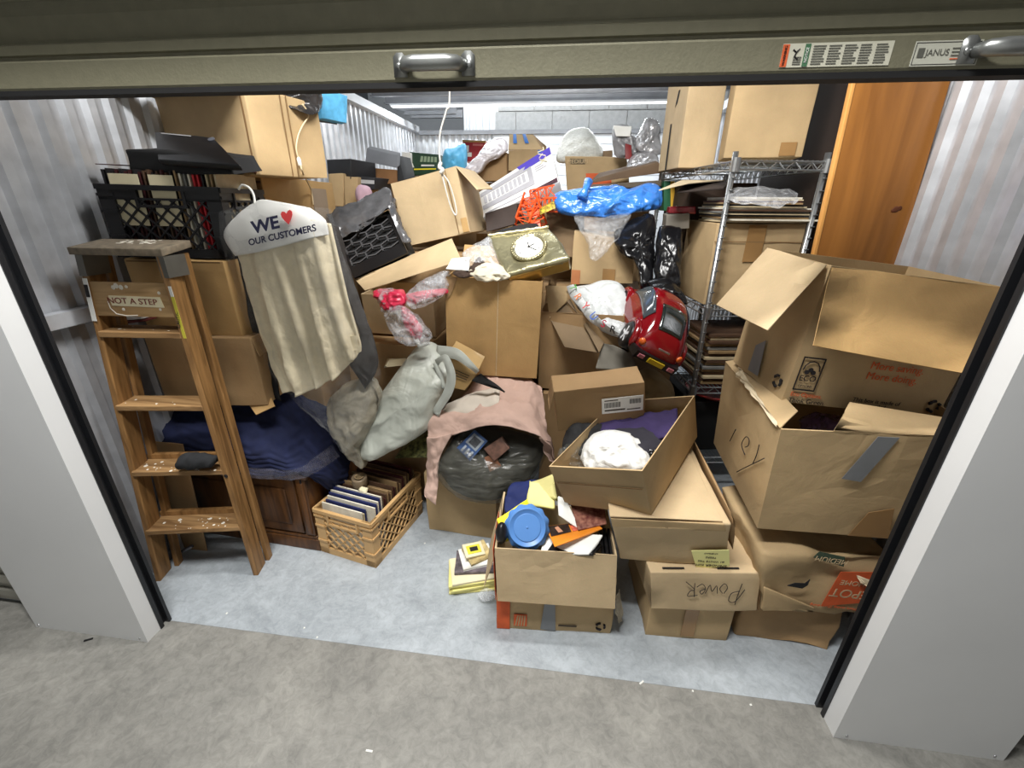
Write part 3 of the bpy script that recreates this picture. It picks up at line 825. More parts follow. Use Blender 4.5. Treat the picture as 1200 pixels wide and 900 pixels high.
tag(o, 'shiny violet plastic wrapped thing peeking from the dented handwritten box', 'parcel')

C8 = [(2.190, 0.285, 1.007), (2.684, 0.345, 0.954), (2.646, 0.667, 0.968), (2.152, 0.607, 1.021), (2.222, 0.287, 1.414), (2.716, 0.346, 1.360), (2.679, 0.668, 1.375), (2.185, 0.609, 1.428)]
r = carton('cardboard_box', 'large brown moving box with both flaps hanging, topmost of the stack beside the metal wall', C8, TAN, True, seed=15)
board('flap', [C8[4], C8[5], (2.583, 0.200, 1.154), (2.163, 0.160, 1.225)], 0.004, TAN2, r, amp=0.003, seed=16)
board('flap', [C8[7], (C8[4][0] - 0.004, C8[4][1] + 0.01, C8[4][2]), (2.062, 0.200, 1.249), (2.025, 0.520, 1.248)][::-1], 0.004, TAN3, r, amp=0.004, seed=17)
decal('tape', C8, 'l', 0, 0, 0, 0, DUCT, r, 0.006, quad=[(0.36, 0.04), (0.56, 0.05), (0.50, 0.34), (0.36, 0.26)])
recycle(C8, 'l', 0.87, 0.12, 0.035, r)
fr = MB()
for a, b in (((0.03, 0.11), (0.165, 0.12)), ((0.03, 0.36), (0.165, 0.37)), ((0.03, 0.11), (0.036, 0.37)), ((0.159, 0.11), (0.165, 0.37))):
    fr.hexa([face_pt(C8, 'f', u, v, o_) for o_ in (0.005, 0.007) for u, v in ((a[0], a[1]), (b[0], a[1]), (b[0], b[1]), (a[0], b[1]))])
fr.tube([face_pt(C8, 'f', 0.10 + 0.05 * math.cos(t * 0.5236), 0.27 + 0.07 * math.sin(t * 0.5236), 0.006) for t in range(0, 7)], 0.0018, 5)
for du in (-0.02, 0.0, 0.02): fr.lathe(face_pt(C8, 'f', 0.098 + du, 0.275 - abs(du), 0.005), Vector((0, -1, 0)), [(0.007, 0), (0.007, 0.002)], 8)
fr.build('eco_mark', INK, r)
face_text('lettering', 'ECO', C8, 'f', 0.098, 0.205, 0.019, INK, r)
face_text('lettering', 'OPTIONS', C8, 'f', 0.098, 0.145, 0.0075, INK, r)
face_text('lettering', 'Eco Options.', C8, 'f', 0.03, 0.075, 0.014, ORANGE, r, align='LEFT')
face_text('lettering', 'Think Green.', C8, 'f', 0.03, 0.025, 0.016, INK, r, align='LEFT')
face_text('lettering', 'More saving.', C8, 'f', 0.44, 0.36, 0.024, ORANGE, r, align='LEFT')
face_text('lettering', 'More doing.', C8, 'f', 0.44, 0.28, 0.024, ORANGE, r, align='LEFT')
decal('orange_print', C8, 'f', 0.50, 0.86, 0.42, 0.70, ORANGE, r, 0.005)
for k in range(3): decal('print', C8, 'f', 0, 0, 0, 0, TAN, r, 0.0066, quad=[(0.54 + k * 0.09, 0.43), (0.565 + k * 0.09, 0.43), (0.60 + k * 0.08, 0.68), (0.575 + k * 0.08, 0.68)])
face_text('lettering', 'This box is made of', C8, 'f', 0.42, 0.085, 0.014, INK, r, align='LEFT')
face_text('lettering', '100% recycled', C8, 'f', 0.42, 0.045, 0.014, INK, r, align='LEFT')
recycle(C8, 'f', 0.93, 0.10, 0.035, r)
# ================================================================== CONTENTS OF THE MAGAZINE BOX (front)
def paper(name, label, q, t, mat, cat='paper', group=None, amp=0.004, seed=0, cuts=4):
    o = board(name, q, t, mat, None, cuts, amp, seed)
    return tag(o, label, cat, group)
BLUEP = plain('blue_plastic', (84, 130, 190), 0.35, var=0.05)
lid = thing('plastic_tub', 'round scalloped blue plastic lid leaning in the box of magazines', 'lid', (1.421, 0.220, 0.374))
c0 = Vector((1.420, 0.240, 0.465)); ax = (Vector((0.13, -0.78, 0.55))).normalized()
a_ = ax.orthogonal().normalized(); b_ = ax.cross(a_)
V = []; N_ = 96
prof = [(0.0, 0.006), (0.062, 0.006), (0.065, 0.010), (0.068, 0.010), (0.069, 0.0), (0.082, -0.004), (0.082, -0.010), (0.0, -0.004)]
for R_, h in prof:
    for k in range(N_):
        t = 2 * math.pi * k / N_
        rr = R_ * (1 + (0.035 * math.cos(12 * t) if R_ > 0.075 else 0))
        V.append(c0 + (a_ * math.cos(t) + b_ * math.sin(t)) * rr + ax * h)
F = [(i * N_ + k, i * N_ + (k + 1) % N_, (i + 1) * N_ + (k + 1) % N_, (i + 1) * N_ + k) for i in range(len(prof) - 1) for k in range(N_)]
link_mesh('rim', V, F, BLUEP, lid, True)
mm = MB(); mm.lathe(c0 + ax * 0.0065, ax, [(0.005, 0), (0.004, 0.003)], 10); mm.lathe(c0 + ax * 0.0065, ax, [(0.050, 0), (0.050, 0.0015), (0.048, 0.0015)], 40); mm.build('moulding', BLUEP, lid, True)
yf = paper('folder', 'bright yellow folder standing behind the blue plastic lid', [(1.305, 0.270, 0.462), (1.347, 0.220, 0.410), (1.434, 0.300, 0.463), (1.411, 0.330, 0.521)], 0.006, plain('bright_yellow', (244, 226, 40), 0.6, var=0.03))
o = blob('black_bottle', (1.331, 0.200, 0.462), (0.022, 0.03, 0.045), BLACK, amp=0.003, freq=20, seed=2, sharp=False); tag(o, 'glossy black rounded object wedged at the corner of the box of magazines', 'object')
paper('folded_paper', 'crumpled pale yellow folded papers sticking up behind the blue lid', [(1.421, 0.380, 0.455), (1.517, 0.360, 0.460), (1.512, 0.460, 0.488), (1.406, 0.460, 0.515)], 0.02, YELLOWP, amp=0.012, seed=2)
paper('envelope', 'olive toned envelope leaning against the tilted box of clothing', [(1.436, 0.400, 0.478), (1.532, 0.380, 0.483), (1.502, 0.460, 0.553), (1.413, 0.460, 0.503)], 0.004, plain('olive_paper', (190, 182, 120), 0.7), amp=0.006, seed=3)
paper('envelope', 'white printed envelope pointing up beside the red patterned book', [(1.534, 0.300, 0.483), (1.611, 0.260, 0.462), (1.556, 0.340, 0.525), (1.530, 0.360, 0.519)], 0.004, WHITE, amp=0.004, seed=4)
paper('book', 'dark red patterned booklet leaning in the box of magazines', [(1.606, 0.240, 0.471), (1.706, 0.260, 0.493), (1.707, 0.360, 0.494), (1.574, 0.360, 0.495)], 0.008, plain('red_pattern', (110, 42, 38), 0.6, var=0.4, scale=60, tint=(160, 110, 90)), 'book', amp=0.002)
mg = thing('magazine', 'orange bordered magazine lying open-side up in front of the red booklet', 'magazine', (1.584, 0.200, 0.434))
q = [(1.524, 0.170, 0.447), (1.690, 0.240, 0.489), (1.655, 0.300, 0.465), (1.485, 0.290, 0.429)]
board('cover', q, 0.005, plain('orange_cover', (232, 140, 40), 0.45), mg, amp=0.002)
qq = [Vector(p) for p in q]; up_ = (qq[1] - qq[0]).cross(qq[3] - qq[0]).normalized() * 0.006
def quad_pt(u, v, k=1.0): return (qq[0] * (1 - u) + qq[1] * u) * (1 - v) + (qq[3] * (1 - u) + qq[2] * u) * v + up_ * k
board('picture', [quad_pt(0.03, 0.45, 1.2), quad_pt(0.45, 0.4, 1.2), quad_pt(0.5, 0.95, 1.2), quad_pt(0.06, 0.95, 1.2)], 0.001, plain('dark_picture', (46, 34, 32), 0.4, var=0.5, scale=60), mg, amp=0)
board('picture', [quad_pt(0.48, 0.4, 1.2), quad_pt(0.8, 0.36, 1.2), quad_pt(0.85, 0.95, 1.2), quad_pt(0.52, 0.95, 1.2)], 0.001, plain('warm_picture', (196, 92, 70), 0.4, var=0.5, scale=50), mg, amp=0)
board('picture', [quad_pt(0.2, 0.5, 1.6), quad_pt(0.3, 0.5, 1.6), quad_pt(0.26, 0.85, 1.6), quad_pt(0.18, 0.8, 1.6)], 0.001, plain('skin_picture', (206, 150, 120), 0.5), mg, amp=0)
paper('paper_sheet', 'white curled sheet of paper under the orange bordered magazine', [(1.476, 0.200, 0.388), (1.643, 0.170, 0.432), (1.690, 0.220, 0.476), (1.490, 0.270, 0.415)], 0.004, WHITE, amp=0.01, seed=5)
paper('book', 'black book lying flat under the white curled sheet', [(1.495, 0.190, 0.389), (1.659, 0.170, 0.426), (1.694, 0.220, 0.430), (1.538, 0.260, 0.413)], 0.014, BLACK, 'book', amp=0)
for k in range(3):
    x = 700 + k * 6
    paper('disc_case', 'black plastic disc case standing at the end of the box of magazines', [(1.705 + k * 0.016, 0.185, 0.26), (1.705 + k * 0.016, 0.185, 0.40), (1.70 + k * 0.016, 0.33, 0.42), (1.70 + k * 0.016, 0.33, 0.27)], 0.012, BLACK, 'case', 'black disc cases in the box of magazines', amp=0, cuts=0)
o = cloth('navy_cloth', [[[(1.313, 0.420, 0.442), (1.331, 0.500, 0.471), (1.437, 0.540, 0.475)], [(1.321, 0.360, 0.426), (1.367, 0.440, 0.453), (1.477, 0.480, 0.456)], [(1.356, 0.300, 0.430), (1.408, 0.380, 0.453), (1.480, 0.420, 0.459)]]], plain('navy_cloth', (22, 34, 84), 0.8, var=0.2), amp=0.014, freq=16, seed=4)
tag(o, 'dark navy cloth bunched under the clear bag at the back of the magazine box', 'cloth')
o = blob('paper_wad', (1.50, 0.30, 0.30), (0.14, 0.07, 0.05), plain('mixed_paper', (150, 140, 118), 0.8, var=0.4, scale=18), amp=0.015, freq=14, seed=5)
tag(o, 'loose papers filling the magazine box under the blue lid', 'papers')

# paper stack on the floor beside it
for k in range(6):
    z = 0.002 + k * 0.011
    c8 = cuboid((1.165 + 0.004 * (k % 3), 0.40 + 0.004 * (k % 2), z), (0.20, 0.15, 0.010), (0, 0, 14 + 3 * (k % 3)))
    tag(solid('paper_pad', c8, YELLOWP if k < 5 else CREAM, None, 0.001, 2, 0.001, k), 'pale yellow paper pad in the low stack on the floor beside the orange ended box', 'pad', 'yellow pads stacked on the floor')
for k, (mat, lab) in enumerate(((plain('grey_magazine', (92, 84, 88), 0.5, var=0.6, scale=50), 'dark magazine with white edges lying on the yellow pads'), (WHITE, 'white folded leaflet lying on the dark magazine on the floor stack'), (plain('beige_leaflet', (190, 170, 120), 0.6, var=0.3, scale=40), 'beige booklet topmost on the floor stack of papers'))):
    c8 = cuboid((1.175 + 0.004 * k, 0.43 + 0.012 * k, 0.069 + 0.016 * k), (0.17 - 0.03 * k, 0.13 - 0.015 * k, 0.013), (4 * k, 0, 10 + 14 * k))
    tag(solid('magazine', c8, mat, None, 0.001, 2, 0.003, k + 9), lab, 'magazine')
c8 = cuboid((1.165, 0.45, 0.118), (0.09, 0.07, 0.012), (12, 6, 30))
bk = thing('playing_card_box', 'small yellow printed box lying on top of the floor stack of papers', 'box', (1.165, 0.45, 0.118))
solid('body', c8, CREAM, bk, 0.001, 0, 0); decal('print', c8, 't', 0.15, 0.85, 0.2, 0.8, plain('yellow_print', (214, 206, 60), 0.6), bk, 0.001); decal('print', c8, 't', 0.3, 0.7, 0.35, 0.65, INK, bk, 0.003)
o = paper('paper_scrap', 'white torn scrap of paper sticking out from the floor stack', [(1.088, 0.360, 0.056), (1.149, 0.340, 0.047), (1.148, 0.400, 0.073), (1.095, 0.410, 0.076)], 0.003, WHITE, amp=0.004)

# ================================================================== CONTENTS OF THE TILTED BOX
capW = plain('white_cloth', (204, 204, 200), 0.8, var=0.03, bump=0.8, bscale=18, bdist=0.02)
o = pillow('bathing_bonnet', [(1.610, 0.380, 0.679), (1.612, 0.420, 0.711), (1.654, 0.480, 0.739), (1.730, 0.500, 0.749), (1.801, 0.470, 0.749), (1.838, 0.400, 0.720), (1.824, 0.330, 0.695), (1.719, 0.310, 0.688), (1.632, 0.340, 0.667)], 0.06, 0.05, capW, n=(0.1, -0.7, 0.7), amp=0.014, freq=24, seed=8)
tag(o, 'crumpled white elastic edged bonnet lying at the front of the tilted open box', 'cap')
PURP = plain('purple_cloth', (48, 36, 76), 0.85, var=0.15, scale=20)
o = cloth('purple_cloth', [[[(1.680, 0.600, 0.750), (1.774, 0.620, 0.763), (1.877, 0.600, 0.788), (1.974, 0.580, 0.820)], [(1.681, 0.530, 0.737), (1.781, 0.520, 0.750), (1.870, 0.500, 0.786), (1.949, 0.480, 0.803)], [(1.704, 0.480, 0.732), (1.797, 0.450, 0.734), (1.855, 0.440, 0.752), (1.910, 0.420, 0.776)]]], PURP, amp=0.014, freq=16, seed=9, thick=0.012)
tag(o, 'dark purple folded cloth behind the white cap in the tilted box', 'cloth')
o = pillow('black_cloth', [(1.537, 0.520, 0.656), (1.561, 0.600, 0.710), (1.638, 0.620, 0.721), (1.699, 0.580, 0.723), (1.670, 0.500, 0.687), (1.616, 0.440, 0.672), (1.564, 0.460, 0.655)], 0.05, 0.06, BLACKM, n=(0, -0.7, 0.7), amp=0.014, freq=16, seed=10)
tag(o, 'black crumpled clothing beside the purple cloth in the tilted box', 'clothing')
o = pillow('clear_wrapper', [(1.520, 0.400, 0.635), (1.523, 0.450, 0.673), (1.575, 0.480, 0.691), (1.622, 0.440, 0.680), (1.622, 0.380, 0.650), (1.565, 0.370, 0.640)], 0.04, 0.03, SMOKE, n=(0, -0.7, 0.7), amp=0.016, freq=30, seed=11)
tag(o, 'clear crinkled wrapper in the front corner of the tilted box', 'wrapper')
o = pillow('black_bag', [(1.814, 0.440, 0.734), (1.870, 0.460, 0.738), (1.883, 0.420, 0.726), (1.875, 0.380, 0.714), (1.838, 0.380, 0.714)], 0.03, 0.04, plain('black_film', (16, 16, 18), 0.2, spec=0.7), n=(0, -0.7, 0.7), amp=0.012, freq=36, seed=12)
tag(o, 'small glossy black plastic bag beside the white cap', 'bag')
o = blob('clothing_pile', (1.79, 0.48, 0.71), (0.13, 0.12, 0.045), plain('dark_clothes', (38, 36, 44), 0.9, var=0.3), amp=0.012, freq=12, seed=13, rot=(8, -18, -30))
tag(o, 'dark clothing filling the tilted box beneath the white cap', 'clothing')
o = cloth('clear_bag', [[[(1.870, 0.720, 0.720), (1.954, 0.740, 0.741), (2.007, 0.720, 0.762)], [(1.861, 0.690, 0.701), (1.940, 0.700, 0.710), (2.008, 0.680, 0.742)]]], CLEARH, amp=0.01, freq=26, seed=13, thick=0)
tag(o, 'clear plastic bag draped behind the purple cloth', 'bag')

# ================================================================== LADDER
WOODL = wood('ladder_wood', (104, 74, 40), (150, 112, 68), 3.0, (14, 14, 1.2), 0.5)
WOODS = wood('ladder_step_wood', (112, 82, 50), (160, 126, 84), 3.0, (1.2, 14, 14), 0.6)
GREYC = plain('worn_grey_paint', (128, 116, 98), 0.7, var=0.3, scale=40)
PAINT = plain('paint_splash', (224, 218, 204), 0.6, var=0.05)
lad = thing('stepladder', 'worn wooden stepladder standing folded against the pile beside the door', 'ladder', (0.0, 0.27, 0.0))
L0, R0 = Vector((-0.222, 0.20, 0)), Vector((0.205, 0.292, 0)); LT, RT = Vector((-0.112, 0.283, 1.392)), Vector((0.195, 0.295, 1.392))
def rail(p, q, w, d, inward, name, parent):
    """board with its wide side running back"""
    dirx = (R0 - L0).normalized(); diry = Vector((-dirx.y, dirx.x, 0))
    m_ = MB(); a = dirx * w * inward
    m_.hexa([p, p + a, p + a + diry * d, p + diry * d, q, q + a, q + a + diry * d, q + diry * d])
    o = m_.build(name, WOODL, parent)
    bv = o.modifiers.new('bevel', 'BEVEL'); bv.width = 0.003; bv.segments = 2
    return o
rail(L0, LT, 0.022, 0.075, 1, 'rail', lad); rail(R0, RT, 0.022, 0.075, -1, 'rail', lad)
yb = Vector((-0.02, 0.088, 0))
rb1 = rail(L0 + yb + Vector((0.03, 0, 0)), LT + yb * 1.0, 0.02, 0.035, 1, 'rear_leg', lad)
rb2 = rail(R0 + yb + Vector((0.014, 0, 0)), RT + yb * 1.0 + Vector((0.012, 0, 0)), 0.02, 0.035, -1, 'rear_leg', lad)
for k, z in enumerate((0.262, 0.552, 0.842, 1.130)):
    t = z / 1.415
    a = L0.lerp(LT, t) + Vector((0.018, -0.006, 0)); b = R0.lerp(RT, t) + Vector((-0.018, -0.006, 0))
    d = Vector((-0.02, 0.095, 0))
    th = Vector((0, 0, 0.022))
    m_ = MB(); m_.hexa([a, b, b + d, a + d, a + th, b + th, b + d + th, a + d + th])
    st = m_.build('step', WOODS, lad)
    bv = st.modifiers.new('bevel', 'BEVEL'); bv.width = 0.003; bv.segments = 2
    # rear strip under the tread and paint spots on the tread
    m_ = MB(); m_.hexa([a + d - th * 0.2, b + d - th * 0.2, b + d * 1.2 - th * 0.2, a + d * 1.2 - th * 0.2, a + d + th * 1.9, b + d + th * 1.9, b + d * 1.2 + th * 1.9, a + d * 1.2 + th * 1.9]); m_.build('cleat', WOODL, st) if k < 2 else None
    rnd = random.Random(k)
    m_ = MB()
    for _ in range((26, 34, 8, 6)[k]):
        u, v = rnd.random(), rnd.random() ** 1.5
        c = a.lerp(b, 0.04 + 0.92 * u) + d * (0.04 + 0.7 * v) + th
        r_ = 0.002 + 0.007 * rnd.random() ** 3
        m_.lathe(c - Vector((0, 0, 0.0004)), (0, 0, 1), [(r_, 0), (r_ * 0.8, 0.001)], 7)
    m_.build('paint_spots', PAINT, st)
# cap
ca = LT + Vector((-0.016, -0.010, 0)); cb = RT + Vector((0.010, -0.010, 0)); cd = Vector((-0.005, 0.13, 0.018))
cp = solid('cap', [ca, cb, cb + cd, ca + cd, *[p + Vector((0, 0, 0.024)) for p in (ca, cb, cb + cd, ca + cd)]], GREYC, lad, 0.003, 0, 0)
m_ = MB()
rnd = random.Random(7)
for _ in range(34):
    c = ca.lerp(cb, 0.32 + 0.45 * rnd.random()) + cd * (0.5 + 0.42 * rnd.random()) + Vector((0, 0, 0.0236)); r_ = 0.003 + 0.007 * rnd.random()
    m_.lathe(c, (0, 0, 1), [(r_, 0), (r_ * 0.8, 0.0012)], 7)
m_.build('paint_spots', PAINT, cp)
for p, q, w in ((LT, L0, 1), (RT, R0, -1)):
    d = (q - p).normalized()
    m_ = MB(); x0 = p + Vector((-0.004 if w > 0 else -0.024, -0.003, 0)); m_.hexa([x0 + d * 0.07, x0 + d * 0.07 + Vector((0.028, 0, 0)), x0 + d * 0.07 + Vector((0.028, 0.085, 0)), x0 + d * 0.07 + Vector((0, 0.085, 0)), x0, x0 + Vector((0.028, 0, 0)), x0 + Vector((0.028, 0.085, 0)), x0 + Vector((0, 0.085, 0))])
    m_.build('metal_bracket', plain('dull_zinc', (112, 110, 104), 0.5, 0.6, var=0.2), lad)
# backboard with its notice
def ladpt(u, z, off=0.0):
    t = z / 1.415; return L0.lerp(LT, t).lerp(R0.lerp(RT, t), u) + Vector((0.0, -off, 0))
bq = [ladpt(0.05, 1.205), ladpt(0.95, 1.205), ladpt(0.95, 1.325), ladpt(0.05, 1.325)]
bb = board('backboard', [p + Vector((0, 0.0155, 0)) for p in bq], 0.012, wood('backboard_wood', (150, 118, 76), (186, 152, 106), 2.0, (2, 8, 14), 0.6), lad, 0, 0)
def bpt(u, v, o_): return (bq[0].lerp(bq[1], u)).lerp(bq[3].lerp(bq[2], u), v) + Vector((0, 0.003 - o_, 0))
m_ = MB(); m_.hexa([*[bpt(u, v, 0.0) for u, v in ((0.24, 0.33), (0.88, 0.30), (0.86, 0.60), (0.22, 0.62))], *[bpt(u, v, 0.003) for u, v in ((0.24, 0.33), (0.88, 0.30), (0.86, 0.60), (0.22, 0.62))]]); m_.build('label', CREAM, bb)
text('lettering', 'NOT A STEP', bpt(0.51, 0.465, 0.0045), bpt(1, 0.45, 0) - bpt(0, 0.5, 0), (0, 0, 1), 0.021, plain('red_brown_ink', (116, 44, 34), 0.7), bb, sx=1.15)
m_ = MB()
for u, v, r_ in ((0.30, 0.85, .008), (0.34, 0.9, .010), (0.40, 0.86, .009), (0.47, 0.88, .006), (0.36, 0.22, .006), (0.86, 0.72, .006), (0.82, 0.24, .005)):
    m_.lathe(bpt(u, v, 0.0), (0, -1, 0), [(r_, 0), (r_ * .8, 0.0018)], 7)
m_.tube([bpt(0.19, 0.45, 0), bpt(0.20, 0.25, 0), bpt(0.26, 0.08, 0), bpt(0.38, 0.03, 0), bpt(0.52, 0.05, 0)], 0.002, 5)
m_.build('paint_spots', PAINT, bb)
# stickers on the rails
def rail_sticker(p, q, t0, t1, x0, x1, mat, y=-0.0015):
    a, b = p.lerp(q, t0), p.lerp(q, t1); m_ = MB()
    m_.hexa([a + Vector((x0, y, 0)), a + Vector((x1, y, 0)), b + Vector((x1, y, 0)), b + Vector((x0, y, 0)), a + Vector((x0, y - 0.0012, 0)), a + Vector((x1, y - 0.0012, 0)), b + Vector((x1, y - 0.0012, 0)), b + Vector((x0, y - 0.0012, 0))])
    return m_.build('sticker', mat, lad)
rail_sticker(R0, RT, 0.80, 0.905, -0.020, -0.001, plain('yellow_sticker', (206, 196, 70), 0.5, var=0.1, scale=30))
rail_sticker(R0, RT, 0.905, 0.93, -0.020, -0.001, WHITE)
rail_sticker(L0, LT, 0.84, 0.945, 0.002, 0.020, WHITE)
rail_sticker(L0, LT, 0.90, 0.93, 0.004, 0.018, INK, -0.003)
text('lettering', 'CAUTION', R0.lerp(RT, 0.853) + Vector((-0.0105, -0.0035, 0)), (LT - L0).normalized(), (-1, 0, 0), 0.012, INK, lad)
m_ = MB(); m_.lathe(R0.lerp(RT, 0.385) + Vector((-0.010, -0.001, 0)), (0, -1, 0), [(0.008, 0), (0.008, 0.003), (0.003, 0.006)], 10); m_.build('bolt', BLACK, lad)
# rolled black cloth on the third tread
o = MB()
c0 = Vector((0.035, 0.265, 0.612)); dv = Vector((0.135, 0.02, -0.004))
V = []
n1, n2 = 22, 20
for i in range(n1):
    t = i / (n1 - 1); p = c0 + dv * t; rr = 0.035 * (0.86 + 0.14 * math.sin(t * 5)) * (0.8 if i in (0, n1 - 1) else 1)
    for k in range(n2):
        a = 2 * math.pi * k / n2; r2 = rr * (1 + 0.22 * noise.noise(Vector((t * 6, math.cos(a) * 1.4, math.sin(a) * 1.4))))
        V.append(p + Vector((0.012 * math.sin(a), math.cos(a) * r2, math.sin(a) * r2)))
F = [(i * n2 + k, i * n2 + (k + 1) % n2, (i + 1) * n2 + (k + 1) % n2, (i + 1) * n2 + k) for i in range(n1 - 1) for k in range(n2)] + [tuple(range(n2)), tuple(range((n1 - 1) * n2, n1 * n2))]
o.add(V, F); gl = o.build('rolled_cloth', plain('charcoal_knit', (34, 35, 37), 0.95, var=0.2, scale=60), None, True)
tag(gl, 'rolled charcoal knit cloth lying on a step of the wooden ladder', 'cloth')

# ================================================================== LEFT PILE BEHIND THE LADDER
C8 = [(-0.142, 0.448, 0.761), (0.307, 0.469, 0.773), (0.292, 0.797, 0.779), (-0.157, 0.777, 0.768), (-0.149, 0.442, 1.058), (0.300, 0.463, 1.069), (0.285, 0.791, 1.075), (-0.164, 0.771, 1.064)]; r = carton('cardboard_box', 'brown box behind the ladder, lower of the two under the black record crate', C8, TAN4, seed=30); decal('seam', C8, 'f', 0.55, 0.56, 0, 1, SEAM, r, 0.004)
flap(C8, 'r', 0.08, 168, TAN4, r, 0.02, 31)
C8 = [(-0.172, 0.500, 1.059), (0.255, 0.481, 1.063), (0.270, 0.808, 1.068), (-0.157, 0.827, 1.064), (-0.175, 0.496, 1.352), (0.252, 0.477, 1.357), (0.267, 0.804, 1.362), (-0.161, 0.823, 1.357)]; r = carton('cardboard_box', 'brown box behind the ladder, directly under the black record crate', C8, TAN2, seed=32); decal('seam', C8, 'f', 0.02, 0.98, 0.97, 0.99, SEAM, r, 0.004)
bk = thing('book', 'thick white paged book lying behind the ladder backboard', 'book', (-0.226, 0.460, 1.131))
solid('pages', hexq((-0.285, 0.430, 1.119), (-0.114, 0.430, 1.136), (-0.109, 0.430, 1.169), (-0.257, 0.430, 1.150), (0.0, 0.06, 0.0)), WHITE, bk, 0.001, 0, 0)
solid('cover', hexq((-0.294, 0.425, 1.102), (-0.104, 0.425, 1.127), (-0.106, 0.425, 1.134), (-0.286, 0.425, 1.113), (0, 0.065, 0)), plain('maroon_cover', (84, 30, 28), 0.5), bk, 0.001, 0, 0)

def bar_lattice(mb, o, u, v, W_, H_, step, w, t):
    """diagonal lattice clipped to the rectangle o + u*[0,W] + v*[0,H]"""
    nn = u.cross(v)
    for sgn in (1, -1):
        k = -H_
        while k < W_ + H_:
            if sgn > 0: a, b = (k, 0.0), (k + H_, H_)
            else: a, b = (k, H_), (k + H_, 0.0)
            (x0, y0), (x1, y1) = a, b
            if x1 > 0 and x0 < W_:
                if x0 < 0: y0 += (0 - x0) * (y1 - y0) / (x1 - x0); x0 = 0
                if x1 > W_: y1 = y0 + (W_ - x0) * (y1 - y0) / (x1 - x0); x1 = W_
                if x1 - x0 > 0.004: mb.bar(o + u * x0 + v * y0, o + u * x1 + v * y1, w, t, nn)
            k += step

def milk_crate(name, label, C8, mat, cat='crate', step=0.032, grip=True, hexrows=False):
    c = [V3(p) for p in C8]
    base = sum(c[:4], Vector()) / 4
    r = thing(name, label, cat, base)
    th = 0.010
    for f in ('f', 'r', 'k', 'l'):
        a, b, cc, d = [c[i] for i in FACES[f]]
        u = (b - a); W_ = u.length; u = u.normalized(); v = (d - a); H_ = v.length; v = v.normalized(); nn = u.cross(v)
        m_ = MB()
        def pl(x0, x1, y0, y1, t0=0.0, t1=th):
            P = lambda x, y, t: a + u * x + v * y - nn * t
            m_.hexa([P(x0, y0, t1), P(x1, y0, t1), P(x1, y0, t0), P(x0, y0, t0), P(x0, y1, t1), P(x1, y1, t1), P(x1, y1, t0), P(x0, y1, t0)])
        pw = 0.05
        pl(0, W_, 0, 0.035 * H_ / 0.27); pl(0, W_, H_ * 0.93, H_, -0.006, th); pl(0, W_, H_ * 0.80, H_ * 0.83)
        pl(0, pw, 0, H_); pl(W_ - pw, W_, 0, H_)
        for y in (0.28, 0.62, 0.84): pl(0, pw * 1.05, H_ * y, H_ * (y + 0.04), -0.005, th); pl(W_ - pw * 1.05, W_, H_ * y, H_ * (y + 0.04), -0.005, th)
        bar_lattice(m_, a + u * pw + v * H_ * 0.12 - nn * th * 0.5, u, v, W_ - 2 * pw, H_ * (0.70), step, 0.005, 0.008)
        if grip:
            g0, g1 = W_ / 2 - 0.075, W_ / 2 + 0.075
            pl(pw, g0, H_ * 0.80, H_ * 0.95); pl(g1, W_ - pw, H_ * 0.80, H_ * 0.95); pl(g0, g1, H_ * 0.70, H_ * 0.74, -0.004, th); pl(g0 - 0.01, g0, H_ * 0.70, H_ * 0.95, -0.004, th); pl(g1, g1 + 0.01, H_ * 0.70, H_ * 0.95, -0.004, th)
        m_.build('side_panel', mat, r)
    m_ = MB(); up = (c[4] - c[0]).normalized() * 0.006
    cen = sum(c[:4], Vector()) / 4; q = [p + (cen - p) * 0.02 for p in c[:4]]
    m_.hexa([*q, *[p + up for p in q]]); m_.build('base', mat, r)
    return r

MC = [(-0.139, 0.440, 1.367), (0.260, 0.524, 1.360), (0.189, 0.863, 1.361), (-0.210, 0.779, 1.369), (-0.134, 0.440, 1.613), (0.265, 0.524, 1.605), (0.194, 0.863, 1.607), (-0.206, 0.779, 1.615)]
milk_crate('milk_crate', 'black plastic milk crate full of records, standing on a box behind the ladder', MC, BLACK, step=0.05)
mc = [Vector(p) for p in MC]
def inside(C, u, v, w):
    a = C[0].lerp(C[1], u); b = C[3].lerp(C[2], u); c = C[4].lerp(C[5], u); d = C[7].lerp(C[6], u)
    return a.lerp(b, v).lerp(c.lerp(d, v), w)
SLEEVES = [plain('sleeve_%s' % n, c, 0.6, var=0.15, scale=20) for n, c in (('white', (220, 214, 196)), ('cream', (196, 180, 146)), ('red', (196, 40, 48)), ('maroon', (66, 26, 28)), ('black', (30, 28, 30)), ('tan', (150, 124, 88)), ('brown', (84, 62, 46)), ('navy', (32, 42, 92)), ('grey', (120, 120, 116)), ('green', (70, 96, 70)))]
SN = ['white', 'cream', 'red', 'maroon', 'black', 'tan', 'brown', 'navy', 'grey', 'green']
def record(q, mat, label, group, t=0.004):
    o = solid('record', slab(q, t), mat, None, 0.0006, 0, 0, 0, False)
    return tag(o, label, 'record', group)
seq = [4, 4, 4, 3, 4, 3, 3, 4, 3, 6, 6, 4, 6, 3, 6, 4, 5, 0, 8, 0, 2, 2, 4, 1, 5, 1]
for k, s in enumerate(seq):
    u = 0.045 + 0.91 * k / (len(seq) - 1)
    top = 1.19 + 0.02 * math.sin(k * 2.1)
    q = [inside(mc, u, 0.06, 0.03), inside(mc, u, 0.94, 0.03), inside(mc, u, 0.94, top), inside(mc, u, 0.06, top)]
    record(q, SLEEVES[s], 'record in a %s sleeve standing in the black crate behind the ladder' % SN[s], 'records in the black crate', 0.0085 if k < 7 else 0.0065)
